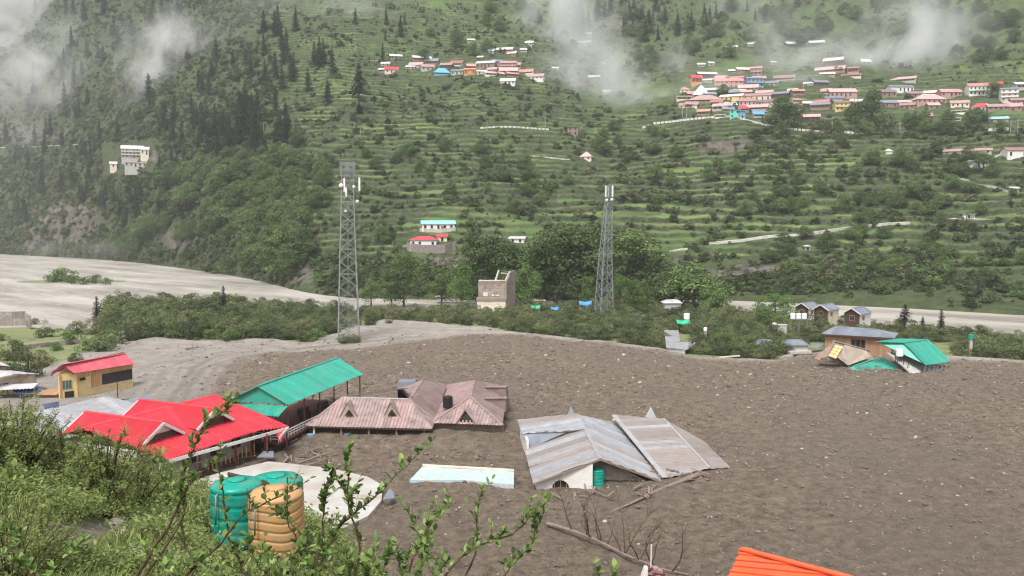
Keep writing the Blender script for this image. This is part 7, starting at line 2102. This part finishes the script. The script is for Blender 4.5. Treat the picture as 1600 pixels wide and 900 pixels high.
nplant(88, 25, .9, 0, 'shrub between the big shrub and the left edge bush')
nplant(15, 24, 1.1, 0, 'tall feathery shrub at the left edge of the slope', 1.05)
nplant(-40, 20, 1.0, 0, 'dense shrub cut by the left edge of the picture', 1.0)
nplant(50, 30, .9, 1, 'airy shrub before the grey tin roof', 1.0)
nplant(235, 30, 1.1, 2, 'yellowish shrub under the red eave on the slope')
nplant(260, 36, 1.2, 2, 'shrub on the far part of the slope before the terrace')
nplant(300, 44, 1.1, 2, 'low shrub just before the terrace edge')
nplant(40, 13, .7, 2, 'low leafy shrub on the slope at the lower left')
nplant(-10, 11, .8, 2, 'low shrub at the lower left edge of the slope')
nplant(130, 9.5, .45, 2, 'small weedy shrub on the near grass')
nplant(330, 18, .5, 2, 'small shrub left of the green tank')
nplant(470, 14, .6, 2, 'low shrub before the beige tank')
# stones on the worn path
for k, (px_, d_) in enumerate([(150, 15), (175, 17), (205, 19), (190, 15.5), (160, 20)]):
    x = (px_ - 800) / FPX * d_; z = float(slope_z(x, d_))
    o = bpy.data.objects.new('stone', RK[5]); COL.objects.link(o); o.location = (x, d_, z + .02); o.scale = (.16 + .03 * k,) * 3
    tag(o, ['pale stone on the worn grass path, lowest one', 'second pale stone up the worn path', 'pale stone below the big shrub', 'flat pale stone right of the lowest path stone', 'pale stone left under the big shrub'][k], 'stone')

# ================================================================ WATER TANKS ON THE SLOPE
wz0 = 16.05
water_tank('water_tank', (-7.02, 24.2, 16.15), .81, 2.03, 'beige_tank', 'beige ribbed water tank standing in front of the green ones on the slope', ribs=6, wavy=.055, n=48, lid='beige_tank')
water_tank('water_tank', (-8.66, 25.6, 15.95), .8, 2.05, 'green_tank', 'green ribbed water tank left behind the beige tank', ribs=4, wavy=.03, n=48, lid='green_tank')
water_tank('water_tank', (-7.8, 26.9, 15.75), .88, 1.98, 'green_tank', 'second green water tank mostly hidden behind the beige tank', ribs=4, wavy=.03, n=48, lid='green_tank')
for (x_, y_, z_, r_) in ((-7.02, 24.2, 16.15, .83), (-8.66, 25.6, 15.95, .8)):
    for o_ in [q for q in COL.objects if q.name.startswith('water_tank') and q.parent is None and (q.location - Vector((x_, y_, z_))).length < .05]:
        MB().tube([Vector((x_ + .25, y_ - r_ + .05, z_ + .25)), Vector((x_ + .27, y_ - r_ - .16, z_ + .25)), Vector((x_ + .27, y_ - r_ - .18, z_ - .05))], .035, 8).build('outlet_pipe', 'black_plastic', o_, True)
        MB().tube([Vector((x_ - .3, y_ - r_ * .8, z_ + 1.83)), Vector((x_ - .36, y_ - r_ * 1.02, z_ + 1.8)), Vector((x_ - .38, y_ - r_ * 1.06, z_ + .9))], .025, 8).build('inlet_pipe', 'galv', o_, True)
bd = thing('wooden_board', (-8.2, 25.9, 18.2), 'dark weathered board lying across the tops of the green tanks', 'board')
b0_, b1_ = D(356, 741, 25.8), D(438, 760, 26.4)
MB().beam(b0_, b1_, .3, .07).build('board', 'dark_wood', bd)
MB().beam(D(346, 745, 26.2), D(378, 750, 26.0), .3, .08).build('batten', 'cream', bd)
p_ = D(449, 745, 23)
lone(MB().tube([D(449, 812, 22.5), p_], .02, 6), 'iron_rod', 'black_plastic', D(449, 812, 22.5), 'thin dark upright rod beside the beige tank', 'rod')

# ================================================================ FOREGROUND THORNY TWIGS
def leaf_blade(seed, L=.034, w=.019):
    r = np.random.default_rng(seed)
    fold = r.uniform(.1, .35); curl = r.uniform(-.15, .4)
    V, F = [], []
    prof = [(0, .05), (.2, .62), (.45, 1.0), (.7, .85), (.9, .4), (1.0, .03)]
    for t_, ww in prof:
        z = -curl * L * t_ * t_ * .5
        V += [(-w / 2 * ww, L * t_, z + fold * w * ww * .5), (0, L * t_, z), (w / 2 * ww, L * t_, z + fold * w * ww * .5)]
    for i in range(len(prof) - 1):
        a = i * 3
        F += [(a, a + 1, a + 4, a + 3), (a + 1, a + 2, a + 5, a + 4)]
    return np_mesh('leaf', np.array(V), np.array(F), {'tone': ('FACE', np.full(len(F), r.uniform(.1, .9)))}, True, 'leaf_twig')
LEAF = [leaf_blade(600 + i) for i in range(8)]
def twig_plant(label, root, twigs, r0=.0058, density=1.15, lsize=.95, side=True):
    root = Vector(root)
    t = thing('thorny_shrub', root, label, 'shrub')
    nobj = 0; extra = []
    for (pts, d0, d1, dens) in twigs:
        P3 = [D(x, y, d0 + (d1 - d0) * i / (len(pts) - 1)) for i, (x, y) in enumerate(pts)]
        # carry the stem down to the root under the frame
        P3 = [root, root.lerp(P3[0], .5) + Vector((rnd.uniform(-.05, .05), rnd.uniform(-.05, .05), .05))] + P3
        # smooth
        C = []
        for i in range(len(P3) - 1):
            a, b = P3[i], P3[i + 1]
            pa = P3[max(0, i - 1)]; pb = P3[min(len(P3) - 1, i + 2)]
            for k in range(5):
                u = k / 5
                h1, h2, h3, h4 = 2 * u**3 - 3 * u**2 + 1, u**3 - 2 * u**2 + u, -2 * u**3 + 3 * u**2, u**3 - u**2
                C.append(a * h1 + (b - pa) * .5 * h2 + b * h3 + (pb - a) * .5 * h4)
        C.append(P3[-1])
        jit = [c_ + Vector((rnd.uniform(-1, 1), rnd.uniform(-1, 1), rnd.uniform(-1, 1))) * .004 for c_ in C]
        n_ = len(jit)
        br = MB().tube(jit, [r0 * (1 - .8 * i / (n_ - 1)) for i in range(n_)], 6).build('branch', 'twig_bark', t)
        def put_leaves(Cs, dens_, start, sz):
            nonlocal nobj
            for i in range(start, len(Cs) - 1):
                a, b = Cs[i], Cs[i + 1]
                L = (b - a).length
                steps = max(1, int(L / .022 * dens_ + rnd.random()))
                ax = (b - a).normalized()
                for s in range(steps):
                    p = a.lerp(b, (s + rnd.random()) / steps)
                    for _ in range(rnd.choice((1, 2, 2, 3))):
                        e = Vector((rnd.uniform(-1, 1), rnd.uniform(-1, 1), rnd.uniform(-.4, 1))).normalized()
                        d = (ax * .5 + e).normalized()
                        sd_ = d.cross(Vector((rnd.uniform(-.4, .4), rnd.uniform(-.4, .4), 1))).normalized()
                        up = sd_.cross(d)
                        m_ = Matrix((sd_, d, up)).transposed().to_4x4()
                        sc_ = sz * rnd.uniform(.6, 1.25)
                        if nobj >= 290 or rnd.random() < .45:
                            extra.append((p - root, m_, sc_)); continue
                        nobj += 1
                        o = bpy.data.objects.new('leaf', LEAF[rnd.randrange(8)])
                        COL.objects.link(o); o.parent = br
                        o.matrix_local = Matrix.Translation(p - root) @ m_ @ Matrix.Diagonal((sc_, sc_, sc_, 1))
        st = 11
        put_leaves(jit, dens * density, st, lsize)
        if side:
            for k in range(max(2, int((n_ - st) / 3))):
                i = rnd.randrange(st, n_ - 2)
                d = ((jit[i + 1] - jit[i]).normalized() + Vector((rnd.uniform(-1, 1), rnd.uniform(-.6, .6), rnd.uniform(0, .9)))).normalized()
                L = rnd.uniform(.04, .1)
                Cs = [jit[i] + d * L * q + Vector((0, 0, .1 * L * q * q)) for q in (0, .33, .66, 1)]
                MB().tube(Cs, [r0 * .3, r0 * .2, r0 * .12, r0 * .06], 5).build('twig', 'twig_bark', t)
                put_leaves(Cs, dens * density * 1.1, 0, lsize * .9)
        # thorns
        th_ = MB()
        for k in range(8):
            i = rnd.randrange(8, n_ - 1)
            d = Vector((rnd.uniform(-1, 1), rnd.uniform(-1, 1), rnd.uniform(-.3, 1))).normalized()
            th_.tube([jit[i], jit[i] + d * .018], [.0016, .0003], 4)
        th_.build('thorn', 'twig_bark', br)
    if extra:
        lv = np.array([v.co[:] for v in LEAF[0].vertices]); lf = np.array([p.vertices[:] for p in LEAF[0].polygons])
        V, F, T = [], [], []
        for k, (p, m_, sc_) in enumerate(extra):
            mm = np.array(m_.to_3x3()); V.append(lv * sc_ @ mm.T + np.array(p)); F.append(lf + k * len(lv)); T.append(np.full(len(lf), rnd.random()))
        o = link_mesh('leaves', np_mesh('leaves', np.concatenate(V), np.concatenate(F), {'tone': ('FACE', np.concatenate(T))}, True, 'leaf_twig'), t)
        o['kind'] = 'stuff'
    return t
twig_plant('thorny twigs with small green leaves rising to the terrace, left of centre', (-1.1, 3.0, 24.0), [
    ([(507, 870), (532, 822), (575, 785), (612, 750), (650, 712), (678, 688)], 3.0, 3.3, 1.1),
    ([(560, 880), (547, 800), (543, 775), (545, 742), (540, 720), (550, 698)], 3.0, 3.1, 1.2),
    ([(498, 870), (505, 805), (507, 775), (517, 752), (525, 730)], 3.1, 3.1, .8),
    ([(470, 890), (449, 812), (447, 790)], 3.2, 3.2, .3),
    ([(495, 880), (470, 835), (445, 812), (432, 800)], 2.9, 3.1, .6)], density=1.0)
twig_plant('leafy thorny twigs at the bottom centre before the brown rubble', (-.55, 3.0, 23.9), [
    ([(690, 910), (665, 855), (647, 822), (635, 795)], 3.0, 3.2, .7),
    ([(690, 910), (732, 862), (762, 847), (800, 835), (828, 808), (858, 780)], 3.0, 3.2, 1.0),
    ([(735, 880), (746, 847), (746, 795), (755, 757)], 3.1, 3.2, .6),
    ([(640, 890), (660, 845), (675, 815), (690, 800), (705, 787)], 3.0, 3.2, .9),
    ([(780, 910), (800, 880), (830, 850), (842, 820), (852, 795)], 3.1, 3.2, 1.2)], density=1.0)
twig_plant('dark thorny branches with leaves before the red roof and green tank', (-1.75, 3.2, 24.0), [
    ([(300, 900), (290, 855), (280, 807), (270, 777), (252, 745), (240, 717)], 3.3, 3.5, .8),
    ([(275, 800), (282, 750), (295, 720), (307, 690), (327, 660), (345, 645), (357, 640)], 3.3, 3.3, 1.3),
    ([(390, 920), (378, 890), (357, 837), (350, 780), (342, 732), (345, 690)], 3.2, 3.3, .7),
    ([(280, 820), (287, 775), (297, 755), (332, 722)], 3.3, 3.4, .8),
    ([(285, 905), (310, 882), (340, 855), (380, 805), (437, 775), (470, 762)], 3.2, 3.0, .45)], r0=.0075, density=1.2, lsize=.9)
twig_plant('bushy thorny twigs along the bottom edge under the tanks', (-1.2, 2.6, 24.1), [
    ([(420, 930), (400, 880), (385, 850)], 2.7, 2.8, 1.3), ([(450, 930), (455, 880), (470, 850)], 2.7, 2.8, 1.3),
    ([(520, 930), (515, 880), (500, 850)], 2.7, 2.8, 1.3), ([(560, 930), (575, 880), (590, 845)], 2.7, 2.8, 1.3),
    ([(610, 930), (625, 885), (620, 850)], 2.7, 2.8, 1.2), ([(350, 930), (330, 890), (300, 872)], 2.7, 2.8, 1.0), ([(480, 930), (440, 890), (410, 868)], 2.7, 2.8, 1.2), ([(660, 930), (680, 900), (700, 875)], 2.7, 2.8, 1.0), ([(540, 930), (545, 895), (535, 860)], 2.8, 2.8, 1.3), ([(585, 930), (600, 895), (605, 870)], 2.6, 2.7, 1.3), ([(440, 930), (430, 900), (425, 870)], 2.6, 2.7, 1.3), ([(500, 930), (485, 895), (478, 868)], 2.8, 2.9, 1.3), ([(640, 930), (650, 895), (665, 870)], 2.8, 2.9, 1.2)], density=.85, lsize=1.0)
twig_plant('sparse thorny stems in the lower left corner', (-2.1, 3.0, 24.2), [
    ([(45, 915), (30, 862), (15, 822), (9, 782), (11, 740)], 3.1, 3.2, .35),
    ([(70, 915), (85, 890), (112, 862), (135, 842)], 3.0, 3.1, .4),
    ([(60, 915), (55, 897), (37, 882), (15, 875)], 3.0, 3.0, .8),
    ([(270, 915), (262, 890), (240, 867), (195, 850)], 3.0, 3.2, .5)], r0=.006, density=1.2)
twig_plant('small leafy sprig at the bottom edge right of the twigs', (-.1, 3.2, 23.8), [
    ([(930, 925), (935, 895), (928, 880)], 3.3, 3.3, 1.0), ([(950, 925), (955, 900), (962, 886)], 3.3, 3.3, .9)], side=False)

# ================================================================ MIST AND HAZE
def mist_mat(name, dens, seed, sc=.02, lo=.42, hi=.75):
    m = bpy.data.materials.new(name); m.use_nodes = True
    nt = m.node_tree; nt.nodes.remove(nt.nodes['Principled BSDF'])
    v = nt.nodes.new('ShaderNodeVolumePrincipled')
    v.inputs['Color'].default_value = (.985, .988, .99, 1)
    v.inputs['Anisotropy'].default_value = .2
    tc = nt.nodes.new('ShaderNodeTexCoord')
    # falloff from the centre of the ball (generated coords 0..1)
    sb = nt.nodes.new('ShaderNodeVectorMath'); sb.operation = 'SUBTRACT'; sb.inputs[1].default_value = (.5, .5, .5)
    nt.links.new(tc.outputs['Generated'], sb.inputs[0])
    ln = nt.nodes.new('ShaderNodeVectorMath'); ln.operation = 'LENGTH'; nt.links.new(sb.outputs[0], ln.inputs[0])
    fo = nt.nodes.new('ShaderNodeMapRange'); fo.interpolation_type = 'SMOOTHSTEP'
    fo.inputs[1].default_value = .5; fo.inputs[2].default_value = .0; nt.links.new(ln.outputs['Value'], fo.inputs[0])
    mp = nt.nodes.new('ShaderNodeMapping'); mp.inputs['Location'].default_value = (seed * 37.1, seed * 11.7, 0); mp.inputs['Scale'].default_value = (1, .6, .8)
    nt.links.new(tc.outputs['Object'], mp.inputs[0])
    ns = N(nt, 'ShaderNodeTexNoise', Scale=sc, Detail=5, Roughness=.55, Distortion=.8)
    nt.links.new(mp.outputs[0], ns.inputs['Vector'])
    mr = nt.nodes.new('ShaderNodeMapRange'); mr.inputs[1].default_value = lo; mr.inputs[2].default_value = hi
    nt.links.new(ns.outputs[0], mr.inputs[0])
    mu = nt.nodes.new('ShaderNodeMath'); mu.operation = 'MULTIPLY'
    pw = nt.nodes.new('ShaderNodeMath'); pw.operation = 'POWER'; pw.inputs[1].default_value = 1.4
    nt.links.new(fo.outputs[0], pw.inputs[0]); nt.links.new(pw.outputs[0], mu.inputs[0]); nt.links.new(mr.outputs[0], mu.inputs[1])
    m2 = nt.nodes.new('ShaderNodeMath'); m2.operation = 'MULTIPLY'; m2.inputs[1].default_value = dens
    nt.links.new(mu.outputs[0], m2.inputs[0])
    nt.links.new(m2.outputs[0], v.inputs['Density'])
    nt.links.new(v.outputs[0], nt.nodes['Material Output'].inputs['Volume'])
    m.cycles.volume_step_rate = .7
    return m
def mist(px, py, wpx, hpx, dens, seed, depth=60, back=0, sc=.02, rot=0, lo=.42, hi=.75):
    q = H(px, py)
    c_ = D(px, py, q.y + back)
    s = c_.y / FPX
    # ellipsoid shell
    n1, n2 = 20, 12
    mb = MB()
    vs = [Vector((0, 0, -1))] + [Vector((math.cos(2 * math.pi * k / n1) * math.sin(math.pi * j / n2), math.sin(2 * math.pi * k / n1) * math.sin(math.pi * j / n2), -math.cos(math.pi * j / n2))) for j in range(1, n2) for k in range(n1)] + [Vector((0, 0, 1))]
    fs = [(0, 1 + (k + 1) % n1, 1 + k) for k in range(n1)]
    for j in range(n2 - 2):
        for k in range(n1): fs.append((1 + j * n1 + k, 1 + j * n1 + (k + 1) % n1, 1 + (j + 1) * n1 + (k + 1) % n1, 1 + (j + 1) * n1 + k))
    l0 = 1 + (n2 - 2) * n1
    fs += [(len(vs) - 1, l0 + k, l0 + (k + 1) % n1) for k in range(n1)]
    W2, H2 = wpx * s * .7, hpx * s * .7
    vs = [Vector((v.x * W2, v.y * depth * .5, v.z * H2)) for v in vs]
    mb.add(vs, fs)
    me = bpy.data.meshes.new('mist'); me.from_pydata([tuple(v) for v in mb.v], [], mb.f)
    me.materials.append(mist_mat('mist', dens, seed, sc, lo, hi))
    o = bpy.data.objects.new('mist', me); COL.objects.link(o); o.location = c_; o.rotation_euler = (0, rot, 0)
    tag(o, kind='stuff')
    return o
MIST = [
 (5, 40, 336, 255, 0.093, 1, 110, -40, .014, 0, 0.35, 0.64),
 (60, 100, 204, 122, 0.046, 21, 80, -40, .02, -.6, 0.39, 0.67),
 (262, 105, 194, 173, 0.080, 2, 70, -20, .024, 0, 0.41, 0.68),
 (400, 30, 163, 133, 0.018, 3, 80, -20, .02, 0, 0.41, 0.72),
 (872, 45, 143, 285, 0.084, 4, 70, -20, .022, .25, 0.37, 0.66),
 (930, 135, 163, 224, 0.084, 22, 60, -20, .024, -.45, 0.37, 0.66),
 (1005, 150, 204, 112, 0.084, 5, 60, -15, .024, .5, 0.39, 0.68),
 (1300, 90, 285, 143, 0.065, 6, 60, -20, .022, .2, 0.41, 0.68),
 (1425, 80, 265, 184, 0.102, 7, 70, -18, .022, 0, 0.37, 0.68),
 (1235, 125, 112, 122, 0.055, 8, 50, -12, .028, .5, 0.39, 0.68),
 (1160, 5, 102, 92, 0.038, 9, 60, -20, .024, 0, 0.41, 0.70),
 (1065, 105, 92, 92, 0.038, 10, 50, -20, .026, 0, 0.41, 0.70),
 (190, 388, 387, 35, 0.018, 12, 50, -15, .03, 0, 0.39, 0.72),
 (1340, 55, 460, 130, .014, 31, 70, -25, .02, .1, .38, .66),
 (930, 30, 300, 180, .014, 32, 70, -25, .022, .3, .38, .66),
 (90, 150, 260, 150, .018, 33, 90, -35, .02, -.5, .38, .66),
 (1095, 140, 170, 60, .03, 34, 40, -12, .03, -.3, .4, .66),
 (560, 10, 240, 70, .012, 35, 60, -25, .022, 0, .38, .66),
]
for a_ in MIST: mist(*a_)
hz_ = MB().abox(-1250, -40, -11, 900, 1900, 760)
hm = bpy.data.materials.new('haze'); hm.use_nodes = True
nt = hm.node_tree; nt.nodes.remove(nt.nodes['Principled BSDF'])
v = nt.nodes.new('ShaderNodeVolumePrincipled'); v.inputs['Color'].default_value = (.9, .93, .97, 1); v.inputs['Density'].default_value = .00012
nt.links.new(v.outputs[0], nt.nodes['Material Output'].inputs['Volume'])
M['haze'] = hm
tag(hz_.build('haze', 'haze'), kind='stuff')
